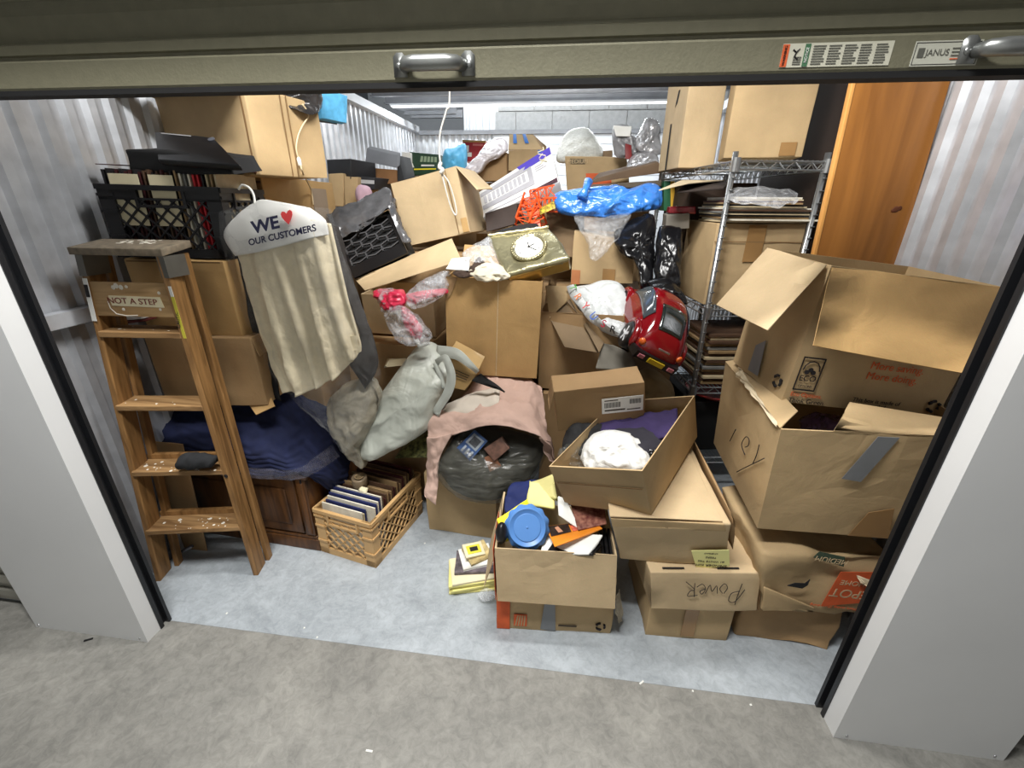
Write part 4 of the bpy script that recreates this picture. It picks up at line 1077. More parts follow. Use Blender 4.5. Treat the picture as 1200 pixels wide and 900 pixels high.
# two white sleeves turned to the front of the crate
for k, (u0, u1) in enumerate(((0.10, 0.34), (0.42, 0.62))):
    q = [inside(mc, u0, 0.035, 0.45), inside(mc, u1, 0.035, 0.45), inside(mc, u1, 0.05, 1.14), inside(mc, u0, 0.05, 1.14)]
    record(q, CREAM, 'pale inner sleeve facing front in the black crate, %s' % ('nearer the metal wall' if k == 0 else 'nearer the hanging shirt'), 'records in the black crate', 0.002)
# cases lying across the records
o = solid('binder', hexq(inside(mc, -0.10, 0.25, 1.26), inside(mc, 1.06, 0.25, 1.235), inside(mc, 1.06, 0.25, 1.24), inside(mc, -0.10, 0.25, 1.27), Vector((0.02, 0.22, 0.006))), plain('maroon_board', (70, 40, 38), 0.6), None, 0.002, 3, 0.003)
tag(o, 'thin maroon board lying across the records in the black crate', 'board')
bag_ = thing('laptop_sleeve', 'soft black case lying on the records, under the glossy black case', 'case', (-0.062, 0.660, 1.682))
solid('body', hexq((-0.071, 0.520, 1.658), (0.341, 0.520, 1.642), (0.316, 0.520, 1.703), (-0.064, 0.520, 1.728), (0.03, 0.13, 0.02)), BLACKM, bag_, 0.008, 4, 0.008, 3)
cs = thing('hard_case', 'flat glossy black case tilted on top of the soft black case', 'case', (0.057, 0.700, 1.715))
solid('shell', slab([(0.090, 0.500, 1.673), (0.402, 0.490, 1.654), (0.214, 0.630, 1.755), (-0.034, 0.650, 1.778)], 0.022), BLACK, cs, 0.005, 2, 0.001)
c8 = slab([(0.090, 0.500, 1.673), (0.402, 0.490, 1.654), (0.214, 0.630, 1.755), (-0.034, 0.650, 1.778)], 0.022); c8 = [c8[0], c8[1], c8[2], c8[3], c8[4], c8[5], c8[6], c8[7]]
decal('trim_strip', c8, 't', 0.12, 0.62, 0.90, 0.93, plain('silver_print', (140, 140, 140), 0.4), cs, 0.003)
m_ = MB(); m_.lathe(face_pt(c8, 't', 0.93, 0.88, 0.001), (c8[4] - c8[0]), [(0.012, 0), (0.012, 0.003), (0.008, 0.003)], 12); m_.build('latch', plain('latch_grey', (110, 114, 124), 0.3, 0.6), cs)

C8 = [(-0.286, 0.920, 1.201), (0.162, 0.909, 1.201), (0.175, 1.499, 1.196), (-0.273, 1.509, 1.196), (-0.286, 0.924, 1.667), (0.162, 0.913, 1.667), (0.176, 1.503, 1.662), (-0.272, 1.513, 1.662)]; r = carton('cardboard_box', 'brown box with split top edge, under the tall taped box against the metal wall', C8, TAN2, seed=33); decal('seam', C8, 'f', 0, 1, 0.93, 0.95, SEAM, r, 0.005)
decal('tape', C8, 'r', 0.62, 0.85, 0.3, 0.92, plain('dirty_tape', (150, 132, 112), 0.5), r, 0.006)
C8 = [(-0.225, 0.888, 1.660), (0.299, 0.722, 1.657), (0.403, 1.051, 1.659), (-0.120, 1.217, 1.662), (-0.224, 0.885, 1.954), (0.300, 0.719, 1.951), (0.404, 1.049, 1.954), (-0.119, 1.215, 1.957)]; r = carton('cardboard_box', 'big brown box high against the metal wall with cable hanging down its side', C8, TAN, seed=34)
for u in (0.42, 0.50): decal('tape', C8, 'r', u, u + 0.012, 0.0, 1.0, SEAM, r, 0.005)
decal('seam', C8, 'f', 0.955, 0.97, 0, 1, SEAM, r, 0.005)
board('flap', [C8[4], C8[5], (C8[5][0] - 0.02, C8[5][1] - 0.2, C8[5][2] + 0.04), (C8[4][0] - 0.02, C8[4][1] - 0.2, C8[4][2] + 0.04)], 0.004, TAN, r, amp=0.004, seed=35)  # unseen flap added as an overhang to shade the box front
# cable with plug down the side of that box
cb_ = thing('power_cable', 'thin pale cable with inline switch hanging down the side of the big box', 'cable', (0.337, 1.000, 1.757))
P = [face_pt([(-0.225, 0.888, 1.660), (0.299, 0.722, 1.657), (0.403, 1.051, 1.659), (-0.120, 1.217, 1.662), (-0.224, 0.885, 1.954), (0.300, 0.719, 1.951), (0.404, 1.049, 1.954), (-0.119, 1.215, 1.957)], 'r', u, v, 0.012) for u, v in [(0.717, 0.937), (0.781, 0.814), (0.664, 0.659), (0.576, 0.521), (0.520, 0.355), (0.539, 0.195), (0.563, 0.053)]] + [face_pt([(-0.286, 0.920, 1.201), (0.162, 0.909, 1.201), (0.175, 1.499, 1.196), (-0.273, 1.509, 1.196), (-0.286, 0.924, 1.667), (0.162, 0.913, 1.667), (0.176, 1.503, 1.662), (-0.272, 1.513, 1.662)], 'r', u, v, 0.03) for u, v in [(0.544, 0.903), (0.547, 0.749)]]
m_ = MB(); m_.tube(catmull_line(P, 6), 0.0035, 6); m_.build('wire', plain('ivory_cable', (206, 186, 150), 0.5), cb_, True)
sw = Vector(P[5]); m_ = MB(); m_.tube([sw + Vector((0, -0.002, 0.018)), sw + Vector((0, -0.004, 0.012)), sw + Vector((0.002, -0.004, -0.012)), sw + Vector((0.002, -0.002, -0.018))], [0.004, 0.008, 0.008, 0.004], 8); m_.build('inline_switch', WHITE, cb_, True)
# garment bag lying on top of the big box
o = pillow('garment_bag', [(0.165, 0.900, 1.957), (0.163, 0.950, 1.994), (0.278, 1.000, 2.011), (0.408, 1.050, 2.007), (0.413, 1.050, 1.945), (0.407, 0.980, 1.902), (0.366, 0.920, 1.910), (0.271, 0.880, 1.916)], 0.05, 0.12, plain('dark_film', (40, 38, 38), 0.25, var=0.4, scale=16, spec=0.7), n=(0.3, -0.9, -0.2), amp=0.016, freq=18, seed=20)
tag(o, 'dark plastic wrapped bundle on top of the big box high against the wall', 'bundle')
o = solid('blue_package', hexq((0.329, 1.150, 1.907), (0.359, 1.150, 1.914), (0.379, 1.150, 2.029), (0.351, 1.150, 2.029), (0.05, 0.14, 0.0)), plain('sky_blue_film', (96, 176, 222), 0.3, var=0.2, scale=30), None, 0.004, 3, 0.004)
tag(o, 'sky blue wrapped package beside the dark bundle on the big box', 'package')
o = solid('grey_package', hexq((0.246, 1.160, 1.920), (0.318, 1.160, 1.902), (0.341, 1.160, 2.031), (0.284, 1.160, 2.032), (0.05, 0.12, 0.0)), plain('grey_wrapper', (120, 122, 126), 0.4, var=0.3, scale=30), None, 0.004, 3, 0.006)
tag(o, 'grey wrapped package between the dark bundle and the sky blue package', 'package')

# dresser with the moving blanket
DW = wood('dresser_wood', (54, 33, 17), (100, 64, 32), 2.5, (10, 10, 1.5), 0.4)
dr = thing('dresser', 'dark stained wooden cabinet under a navy moving blanket behind the ladder', 'cabinet', (0.08, 0.69, 0.0))
DB_ = [Vector(p) for p in [(-0.291, 0.492, -0.001), (0.407, 0.446, 0.001), (0.437, 0.895, 0.002), (-0.261, 0.941, -0.001), (-0.292, 0.492, 0.455), (0.406, 0.446, 0.457), (0.435, 0.895, 0.458), (-0.263, 0.941, 0.455)]]
ux = (DB_[1] - DB_[0]).normalized(); uy = (DB_[3] - DB_[0]).normalized(); o0 = DB_[0] + Vector((0, 0.02, 0))
DWd, DDp, DH = (DB_[1] - DB_[0]).length, (DB_[3] - DB_[0]).length, 0.44
def dbox(x0, x1, y0, y1, z0, z1, name, mat=DW, bev=0.004, parent=dr):
    P = lambda x, y, z: o0 + ux * x + uy * y + Vector((0, 0, z))
    return solid(name, [P(x0, y0, z0), P(x1, y0, z0), P(x1, y1, z0), P(x0, y1, z0), P(x0, y0, z1), P(x1, y0, z1), P(x1, y1, z1), P(x0, y1, z1)], mat, parent, bev, 0, 0)
dbox(0.012, DWd - 0.012, 0.012, DDp, 0.08, DH - 0.02, 'body')
dbox(0, DWd, 0, DDp, 0, 0.065, 'plinth'); dbox(0.004, DWd - 0.004, 0.004, DDp, 0.065, 0.085, 'moulding', DW, 0.008)
dbox(-0.006, DWd + 0.006, -0.008, DDp, DH - 0.025, DH, 'worktop', DW, 0.006)
for x0, x1 in ((0.02, DWd / 2 - 0.01), (DWd / 2 + 0.01, DWd - 0.07)):
    d_ = dbox(x0, x1, 0.0, 0.014, 0.10, DH - 0.04, 'door')
    dbox(x0 + 0.05, x1 - 0.05, -0.006, 0.002, 0.15, DH - 0.09, 'door_panel', DW, 0.005, d_)
dbox(DWd - 0.062, DWd - 0.012, 0.002, 0.014, 0.09, DH - 0.03, 'stile'); dbox(DWd - 0.05, DWd - 0.024, -0.004, 0.004, 0.10, DH - 0.05, 'stile')
NAVY = plain('navy_quilt', (22, 29, 60), 0.9, var=0.2, scale=20)
def zig(i, j): return 0.006 * abs(math.sin(math.pi * (j * 11 + abs((i * 6) % 1 - 0.5) * 2.0)))
bl = cloth('moving_blanket', [[
    [(-0.552, 0.620, 0.668), (-0.203, 0.660, 0.740), (0.124, 0.700, 0.766), (0.301, 0.800, 0.642), (0.407, 0.900, 0.477)],
    [(-0.427, 0.520, 0.600), (-0.094, 0.530, 0.655), (0.234, 0.560, 0.673), (0.379, 0.680, 0.568), (0.457, 0.800, 0.409)],
    [(-0.283, 0.445, 0.548), (-0.022, 0.440, 0.564), (0.280, 0.440, 0.564), (0.422, 0.560, 0.493), (0.488, 0.700, 0.348)],
    [(-0.202, 0.435, 0.507), (0.010, 0.430, 0.503), (0.284, 0.430, 0.497), (0.435, 0.460, 0.469), (0.500, 0.640, 0.284)],
    [(-0.193, 0.430, 0.457), (0.019, 0.425, 0.449), (0.293, 0.425, 0.448), (0.402, 0.445, 0.458), (0.462, 0.620, 0.202)]]], NAVY, k=24, amp=0.008, freq=8, seed=21, thick=0.008, fold=zig)
tag(bl, 'quilted navy moving blanket draped over the wooden cabinet', 'blanket')
bl2 = cloth('black_cloth', [[[(0.393, 0.460, 0.461), (0.407, 0.580, 0.405), (0.454, 0.700, 0.268)], [(0.369, 0.470, 0.303), (0.397, 0.600, 0.231), (0.419, 0.740, 0.072)], [(0.383, 0.480, 0.017), (0.367, 0.620, -0.047), (0.361, 0.780, -0.083)]]], plain('dark_side_cloth', (22, 23, 30), 0.9), k=6, amp=0.006, seed=22, thick=0.006)
tag(bl2, 'dark cloth hanging down the side of the wooden cabinet', 'cloth')
o = cloth('stretch_wrap', [[[(-0.188, 0.420, 0.509), (0.061, 0.415, 0.495), (0.305, 0.412, 0.498), (0.428, 0.420, 0.513), (0.506, 0.560, 0.555)], [(-0.190, 0.415, 0.450), (0.058, 0.410, 0.440), (0.304, 0.408, 0.448), (0.434, 0.430, 0.454), (0.504, 0.600, 0.462)]]], film('wrap_film', (120, 120, 135), 0.3, 0.2), k=6, amp=0.006, freq=20, seed=23, thick=0)
tag(o, 'clear stretch wrap band around the edge of the navy blanket', 'wrap')
o = paper('cardboard_scrap', 'small flat cardboard scrap lying on the navy blanket', [(0.182, 0.500, 0.781), (0.303, 0.500, 0.797), (0.334, 0.470, 0.774), (0.255, 0.450, 0.738)], 0.004, TAN2, 'cardboard', amp=0.002)
# leaning cardboard sheet and folded metal chair frame behind the ladder
o = board('cardboard_sheet', [(-0.292, 0.400, -0.075), (-0.140, 0.400, -0.028), (-0.078, 0.400, 0.600), (-0.268, 0.400, 0.605)], 0.006, TAN4, None, 3, 0.004, 24); tag(o, 'brown cardboard sheet leaning upright behind the lower ladder steps', 'cardboard')
fc = thing('folding_frame', 'grey metal tube frame folded behind the lower ladder steps', 'frame', (-0.312, 0.360, -0.039))
m_ = MB(); m_.tube([(-0.183, 0.340, 0.627), (-0.220, 0.340, 0.453), (-0.234, 0.340, 0.268), (-0.266, 0.340, 0.003)], 0.008, 8); m_.tube([(-0.266, 0.340, 0.003), (-0.144, 0.340, 0.082)], 0.008, 8); m_.build('tube', plain('grey_tube', (110, 112, 118), 0.35, 0.7), fc, True)
m_ = MB(); m_.tube([(-0.245, 0.360, 0.589), (-0.271, 0.360, 0.343), (-0.327, 0.360, -0.014)], 0.006, 8); m_.build('tube', BLACK, fc, True)

# ================================================================== SHIRT IN ITS DRY-CLEANER BAG
sh = thing('shirt_on_hanger', 'beige shirt in dry cleaner plastic with paper cape, hung in front of the boxes', 'shirt', (0.440, 0.500, 0.868))
SHIRT = plain('beige_shirt', (226, 214, 184), 0.85, var=0.06, scale=30, bump=0.5, bscale=16, bdist=0.015)
def pleat(i, j): return -0.030 * math.exp(-((((i * 5.2 + 0.3 * math.sin(j * 2.5 + 1)) % 1.0) - 0.5) / 0.13) ** 2) * (0.25 + j) + 0.012 * math.sin(i * 14 + j)
cloth('shirt', [[
    [(0.292, 0.520, 1.468), (0.442, 0.490, 1.500), (0.579, 0.480, 1.510), (0.677, 0.500, 1.491)],
    [(0.298, 0.510, 1.342), (0.444, 0.480, 1.364), (0.586, 0.470, 1.383), (0.690, 0.500, 1.371)],
    [(0.315, 0.500, 1.166), (0.460, 0.470, 1.188), (0.601, 0.470, 1.216), (0.706, 0.500, 1.217)],
    [(0.336, 0.500, 0.974), (0.478, 0.470, 0.999), (0.616, 0.470, 1.041), (0.729, 0.500, 1.065)],
    [(0.363, 0.500, 0.840), (0.478, 0.480, 0.845), (0.615, 0.480, 0.917), (0.727, 0.500, 1.020)]]], SHIRT, sh, k=12, amp=0.004, freq=10, seed=25, thick=0.012, fold=pleat)
for q, nm in (([(0.387, 0.484, 0.939), (0.452, 0.478, 0.952), (0.445, 0.478, 0.878), (0.380, 0.484, 0.856)], 'cuff'), ([(0.681, 0.484, 1.085), (0.727, 0.490, 1.092), (0.730, 0.490, 1.034), (0.682, 0.484, 1.023)], 'cuff')):
    board(nm, q, 0.004, SHIRT, sh, 2, 0.002)
CAPE = plain('white_cape_paper', (228, 228, 224), 0.6, var=0.03)
cape_net = [
    [(0.399, 0.505, 1.555), (0.447, 0.495, 1.566), (0.510, 0.485, 1.561), (0.568, 0.485, 1.551), (0.619, 0.495, 1.541)],
    [(0.333, 0.500, 1.515), (0.426, 0.475, 1.522), (0.528, 0.465, 1.524), (0.605, 0.465, 1.519), (0.667, 0.490, 1.508)],
    [(0.262, 0.500, 1.448), (0.389, 0.465, 1.449), (0.515, 0.455, 1.463), (0.614, 0.455, 1.481), (0.678, 0.485, 1.486)],
    [(0.298, 0.490, 1.375), (0.404, 0.462, 1.392), (0.521, 0.452, 1.418), (0.621, 0.452, 1.443), (0.681, 0.482, 1.456)]]
cp_ = cloth('paper_cape', [cape_net], CAPE, sh, k=6, amp=0.002, freq=10, seed=26, thick=0.002)
uu = Vector((0.631, 0.450, 1.493)) - Vector((0.391, 0.460, 1.444)); vv = Vector((0, 0, 1)) - Vector((0, 0, 0)); vv = Vector((0.456, 0.490, 1.561)) - Vector((0.488, 0.450, 1.412))
NI = plain('navy_ink', (36, 38, 66), 0.6)
text('lettering', 'WE', Vector((0.475, 0.443, 1.485)), uu, vv, 0.042, NI, sh, sx=1.25, bold=0.0018)
text('lettering', 'OUR CUSTOMERS', Vector((0.530, 0.440, 1.453)), uu, vv, 0.0225, NI, sh, sx=1.12, bold=0.0007)
hc = Vector((0.559, 0.452, 1.513)); hu, hv = uu.normalized(), (vv - uu * (vv.dot(uu) / uu.length_squared)).normalized()
hp = [(0.0, -0.026), (0.012, -0.012), (0.021, 0.002), (0.022, 0.012), (0.016, 0.019), (0.007, 0.017), (0.0, 0.009), (-0.007, 0.017), (-0.016, 0.019), (-0.022, 0.012), (-0.021, 0.002), (-0.012, -0.012)]
hn = hu.cross(hv)
m_ = MB(); fr_ = [hc + hu * x + hv * y + hn * 0.006 for x, y in hp]; m_.add(fr_ + [p - hn * 0.002 for p in fr_], [tuple(range(12))[::-1], tuple(range(12, 24))] + [(i, (i + 1) % 12, 12 + (i + 1) % 12, 12 + i) for i in range(12)])
m_.build('heart', plain('heart_red', (216, 70, 72), 0.6), sh)
hk = [(0.411, 0.500, 1.550), (0.409, 0.505, 1.583), (0.390, 0.515, 1.605), (0.355, 0.530, 1.613), (0.331, 0.540, 1.600)]
m_ = MB(); m_.tube(catmull_line(hk, 6), 0.004, 8); m_.build('hanger_hook', WHITE, sh, True)
cloth('plastic_bag', [[
    [(0.263, 0.500, 1.526), (0.423, 0.490, 1.555), (0.577, 0.470, 1.551), (0.697, 0.490, 1.539)],
    [(0.241, 0.500, 1.372), (0.453, 0.445, 1.412), (0.620, 0.440, 1.432), (0.705, 0.500, 1.427)],
    [(0.273, 0.500, 1.113), (0.465, 0.445, 1.169), (0.648, 0.440, 1.233), (0.746, 0.500, 1.262)],
    [(0.326, 0.500, 0.899), (0.487, 0.450, 0.946), (0.659, 0.450, 1.026), (0.785, 0.500, 1.095)],
    [(0.413, 0.490, 0.793), (0.530, 0.460, 0.717), (0.641, 0.460, 0.784), (0.801, 0.500, 0.934)],
    [(0.501, 0.490, 0.712), (0.555, 0.470, 0.674), (0.610, 0.480, 0.568), (0.769, 0.500, 0.851)]]], film('garment_film', (226, 228, 228), 0.07, 0.2, 0.5), sh, k=6, amp=0.008, freq=14, seed=27, thick=0)
cloth('dark_garment', [[
    [(0.629, 0.600, 1.487), (0.647, 0.620, 1.474)], [(0.661, 0.560, 1.344), (0.684, 0.600, 1.314)], [(0.691, 0.550, 1.186), (0.722, 0.600, 1.148)], [(0.704, 0.560, 1.063), (0.752, 0.600, 0.947)], [(0.649, 0.540, 0.959), (0.686, 0.580, 0.826)]]], plain('grey_garment', (52, 48, 46), 0.85, var=0.2), sh, k=6, amp=0.012, freq=14, seed=28, thick=0.006)
cloth('dark_garment', [[
    [(0.191, 0.570, 1.396), (0.261, 0.550, 1.414)], [(0.194, 0.560, 1.200), (0.288, 0.530, 1.175)], [(0.186, 0.560, 0.946), (0.316, 0.530, 0.944)], [(0.200, 0.550, 0.812), (0.331, 0.520, 0.774)]]], plain('black_garment', (20, 20, 22), 0.9), sh, k=6, amp=0.010, freq=14, seed=29, thick=0.006)
o = pillow('clear_garment_bag', [(0.490, 0.580, 0.715), (0.558, 0.600, 0.814), (0.689, 0.620, 0.873), (0.742, 0.620, 0.796), (0.705, 0.600, 0.679), (0.627, 0.600, 0.541), (0.633, 0.600, 0.426), (0.572, 0.580, 0.457), (0.518, 0.580, 0.566)], 0.05, 0.06, plain('khaki_film', (142, 136, 120), 0.3, var=0.3, scale=14, spec=0.6, bump=0.8, bscale=9, bdist=0.03), amp=0.018, freq=14, seed=30)
tag(o, 'khaki clothing in clear plastic slumped below the hanging shirt', 'bag')
o = paper('dark_envelope', 'dark grey plastic pouch sticking out beside the paper cape of the shirt', [(0.226, 0.530, 1.406), (0.294, 0.520, 1.371), (0.320, 0.530, 1.526), (0.218, 0.540, 1.530)], 0.004, SMOKE, 'pouch')
# ================================================================== TAN CRATE WITH RECORDS
CR = [(0.409, 0.468, 0.001), (0.715, 0.402, -0.000), (0.804, 0.811, -0.001), (0.498, 0.877, 0.000), (0.411, 0.469, 0.258), (0.717, 0.402, 0.256), (0.805, 0.811, 0.255), (0.500, 0.878, 0.256)]
milk_crate('milk_crate', 'long tan plastic crate of records on the concrete floor', CR, plain('tan_plastic', (200, 162, 110), 0.5, var=0.05), step=0.052)
cr = [Vector(p) for p in CR]
front = [('white', 1.06), ('cream', 1.0), ('navy', 1.05), ('white', 1.10), ('navy', 1.14), ('white', 1.16), ('navy', 1.2), ('white', 1.2)]
n_ = 30
for k in range(n_):
    v = 0.06 + 0.88 * k / (n_ - 1)
    s = front[k][0] if k < 8 else ('brown', 'tan', 'brown', 'maroon', 'brown', 'tan')[k % 6]
    top = front[k][1] if k < 8 else 1.14 + 0.05 * math.sin(k * 1.9)
    u1 = 0.78 if k < 3 else 0.92
    lean = 0.02
    q = [inside(cr, u1, v, 0.04), inside(cr, 0.07, v, 0.04), inside(cr, 0.07, v + lean, top), inside(cr, u1, v + lean, top)]
    record(q, SLEEVES[SN.index(s)], 'record in a %s sleeve standing in the tan crate' % s, 'records in the tan crate', 0.006)
tp = thing('tape_roll', 'roll of brown packing tape lying on the records in the tan crate', 'tape', inside(cr, 0.52, 0.42, 1.22))
m_ = MB(); c0 = inside(cr, 0.45, 0.40, 1.21)
m_.lathe(c0, (0.05, -0.12, 1), [(0.020, 0.002), (0.034, 0.0), (0.036, 0.004), (0.036, 0.044), (0.034, 0.048), (0.020, 0.046), (0.019, 0.024), (0.020, 0.002)], 24); m_.build('roll', plain('tape_grey_brown', (122, 106, 84), 0.4, var=0.1), tp, True)
m_ = MB(); m_.lathe(c0 + Vector((0, 0, 0.0465)), (0.05, -0.12, 1), [(0.0205, 0), (0.0205, 0.002), (0.0175, 0.002), (0.0175, 0.0)], 24); m_.build('core', TAN, tp, True)
o = paper('paper_bit', 'crumpled pale paper bit among the records in front of the tape roll', [inside(cr, 0.5, 0.30, 1.18), inside(cr, 0.68, 0.30, 1.18), inside(cr, 0.66, 0.36, 1.25), inside(cr, 0.5, 0.36, 1.24)], 0.01, CREAM, amp=0.01)

# ================================================================== BAGS AND CLOTH IN THE MIDDLE
GREYB = plain('grey_bag', (176, 180, 170), 0.42, var=0.05, scale=6, spec=0.5, bump=0.9, bscale=7, bdist=0.03)
gb = thing('carrier_bag', 'pale grey plastic carrier bag with handles leaning across the middle of the pile', 'bag', (0.650, 0.660, 0.437))
pillow('body', [(0.589, 0.640, 0.583), (0.596, 0.620, 0.499), (0.663, 0.600, 0.467), (0.802, 0.620, 0.535), (0.928, 0.660, 0.621), (0.957, 0.700, 0.690), (0.983, 0.740, 0.781), (1.011, 0.800, 0.864), (0.957, 0.860, 0.916), (0.883, 0.880, 0.953), (0.825, 0.860, 0.931), (0.764, 0.800, 0.850), (0.656, 0.720, 0.703)], 0.10, 0.06, GREYB, gb, amp=0.012, freq=9, seed=31, rings=20)
GREYT = plain('grey_bag_handle', (176, 180, 172), 0.4, var=0.05)
def strap(name, P, w, nrm, mat, parent, thick=0.003, k=6):
    P = [V3(p) for p in P]; nn = V3(nrm)
    net = []
    for i, p in enumerate(P):
        d = (P[min(i + 1, len(P) - 1)] - P[max(i - 1, 0)]).normalized(); s_ = d.cross(nn).normalized() * w[i] / 2
        net.append([p - s_, p + nn * 0.004, p + s_])
    return cloth(name, [net], mat, parent, k=k, amp=0.003, freq=20, thick=thick)
strap('handle', [(0.930, 0.840, 0.921), (1.034, 0.800, 0.928), (1.104, 0.780, 0.885), (1.131, 0.800, 0.846)], [0.06, 0.05, 0.03, 0.02], (0, -1, 0.3), GREYT, gb)
strap('handle', [(0.952, 0.760, 0.896), (1.004, 0.720, 0.933), (1.033, 0.700, 0.862), (1.019, 0.680, 0.788), (0.969, 0.660, 0.702), (0.988, 0.650, 0.695)], [0.03, 0.035, 0.04, 0.04, 0.03, 0.03], (0, -1, 0.2), GREYT, gb)
strap('handle', [(0.944, 0.760, 0.896), (0.973, 0.730, 0.847), (0.996, 0.710, 0.794)], [0.02, 0.02, 0.02], (0, -1, 0.2), GREYT, gb)
bx = thing('wrapped_box', 'small brown parcel poking out of the grey carrier bag', 'parcel', (1.047, 0.800, 0.759))
C8 = hexq((0.924, 0.800, 0.765), (1.070, 0.790, 0.752), (1.131, 0.800, 0.841), (0.984, 0.820, 0.906), (0.02, 0.10, 0.05))
solid('body', C8, plain('kraft_parcel', (176, 146, 96), 0.5, var=0.1), bx, 0.004, 4, 0.004)
for k in range(3): decal('print', C8, 'f', 0.4, 0.85, 0.72 - 0.1 * k, 0.75 - 0.1 * k, PRINT, bx, 0.006)
o = paper('black_tape_end', 'twisted black tape end lying on the pink cloth', [(1.108, 0.770, 0.814), (1.149, 0.770, 0.854), (1.269, 0.720, 0.787), (1.246, 0.720, 0.802)], 0.003, BLACKM, 'tape', amp=0.006)
mgz = solid('magazine', hexq((0.748, 0.660, 0.436), (0.961, 0.640, 0.472), (0.937, 0.740, 0.555), (0.796, 0.740, 0.492), (0.02, 0.10, 0.05)), plain('dark_magazine', (32, 36, 30), 0.4, var=0.8, scale=50, tint=(120, 120, 70)), None, 0.002, 3, 0.004)
tag(mgz, 'dark printed magazine sticking out under the grey carrier bag', 'magazine')

C8 = [(0.879, 0.684, 0.000), (1.238, 0.662, -0.000), (1.260, 1.022, -0.000), (0.901, 1.044, 0.000), (0.879, 0.684, 0.350), (1.238, 0.662, 0.350), (1.260, 1.022, 0.350), (0.901, 1.044, 0.350)]; r = carton('cardboard_box', 'plain brown box on the floor under the bag of books and pink cloth', C8, TAN, seed=40, amp=0.006)
top_flaps(C8, TAN, r)
bagb = thing('bag_of_books', 'bulging clear plastic bag full of books under the pink cloth', 'bag', (1.209, 0.660, 0.246))
OUT = [(1.097, 0.780, 0.615), (1.213, 0.800, 0.586), (1.436, 0.740, 0.563), (1.468, 0.700, 0.507), (1.423, 0.640, 0.422), (1.343, 0.600, 0.354), (1.246, 0.560, 0.308), (1.120, 0.560, 0.309), (1.020, 0.580, 0.350), (0.967, 0.600, 0.443), (1.020, 0.680, 0.563)]
ctr_ = sum((Vector(p) for p in OUT), Vector()) / len(OUT)
INNER = [ctr_ + (Vector(p) - ctr_) * 0.93 for p in OUT]
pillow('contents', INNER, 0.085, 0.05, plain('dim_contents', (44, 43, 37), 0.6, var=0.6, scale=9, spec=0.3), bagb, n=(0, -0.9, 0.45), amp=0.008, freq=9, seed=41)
pillow('film', OUT, 0.115, 0.07, film('book_bag_film', (112, 112, 104), 0.30, 0.16, 1.0, (2, 2, 14)), bagb, n=(0, -0.9, 0.45), amp=0.012, freq=20, seed=42)
def in_bag(name, q, t, mat, **kw): return board(name, [Vector(p) + Vector((-0.009, 0.038, -0.026)) for p in q], t, mat, bagb, 2, kw.get('amp', 0.002))
BB = plain('blue_book', (60, 86, 132), 0.5, var=0.15, scale=20)
qb = [(1.149, 0.530, 0.541), (1.223, 0.560, 0.631), (1.156, 0.600, 0.658), (1.083, 0.560, 0.586)]
in_bag('book', qb, 0.012, BB)
qv = [Vector(p) for p in qb]; nb_ = (qv[1] - qv[0]).cross(qv[3] - qv[0]).normalized() * 0.0135
def qb_pt(u, v): return qv[0].lerp(qv[1], u).lerp(qv[3].lerp(qv[2], u), v) + nb_
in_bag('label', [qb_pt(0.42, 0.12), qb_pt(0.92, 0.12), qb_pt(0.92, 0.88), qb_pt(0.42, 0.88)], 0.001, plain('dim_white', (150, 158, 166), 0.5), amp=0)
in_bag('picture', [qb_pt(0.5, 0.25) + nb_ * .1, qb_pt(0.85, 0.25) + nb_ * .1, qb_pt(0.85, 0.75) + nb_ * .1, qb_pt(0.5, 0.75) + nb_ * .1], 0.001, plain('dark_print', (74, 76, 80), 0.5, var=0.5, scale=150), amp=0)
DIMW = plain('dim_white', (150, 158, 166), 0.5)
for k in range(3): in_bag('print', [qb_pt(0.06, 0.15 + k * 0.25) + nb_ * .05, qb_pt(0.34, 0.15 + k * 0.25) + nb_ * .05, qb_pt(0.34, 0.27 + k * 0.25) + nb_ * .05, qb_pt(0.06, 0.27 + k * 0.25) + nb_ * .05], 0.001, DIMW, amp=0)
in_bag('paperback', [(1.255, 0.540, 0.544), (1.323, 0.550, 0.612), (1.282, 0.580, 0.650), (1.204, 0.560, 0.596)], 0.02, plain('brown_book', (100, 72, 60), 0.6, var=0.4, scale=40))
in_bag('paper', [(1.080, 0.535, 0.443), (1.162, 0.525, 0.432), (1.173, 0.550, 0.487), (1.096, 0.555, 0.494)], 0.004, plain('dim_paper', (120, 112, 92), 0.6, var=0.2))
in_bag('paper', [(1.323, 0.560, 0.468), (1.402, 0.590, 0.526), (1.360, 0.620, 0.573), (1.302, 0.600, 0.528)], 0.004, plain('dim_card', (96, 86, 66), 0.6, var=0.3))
in_bag('paperback', [(1.234, 0.530, 0.493), (1.288, 0.540, 0.522), (1.250, 0.550, 0.580), (1.205, 0.550, 0.555)], 0.015, plain('rust_book', (128, 86, 62), 0.6, var=0.2))
PINK = plain('pink_cloth', (194, 164, 150), 0.9, var=0.05, scale=10, bump=0.8, bscale=8, bdist=0.025)
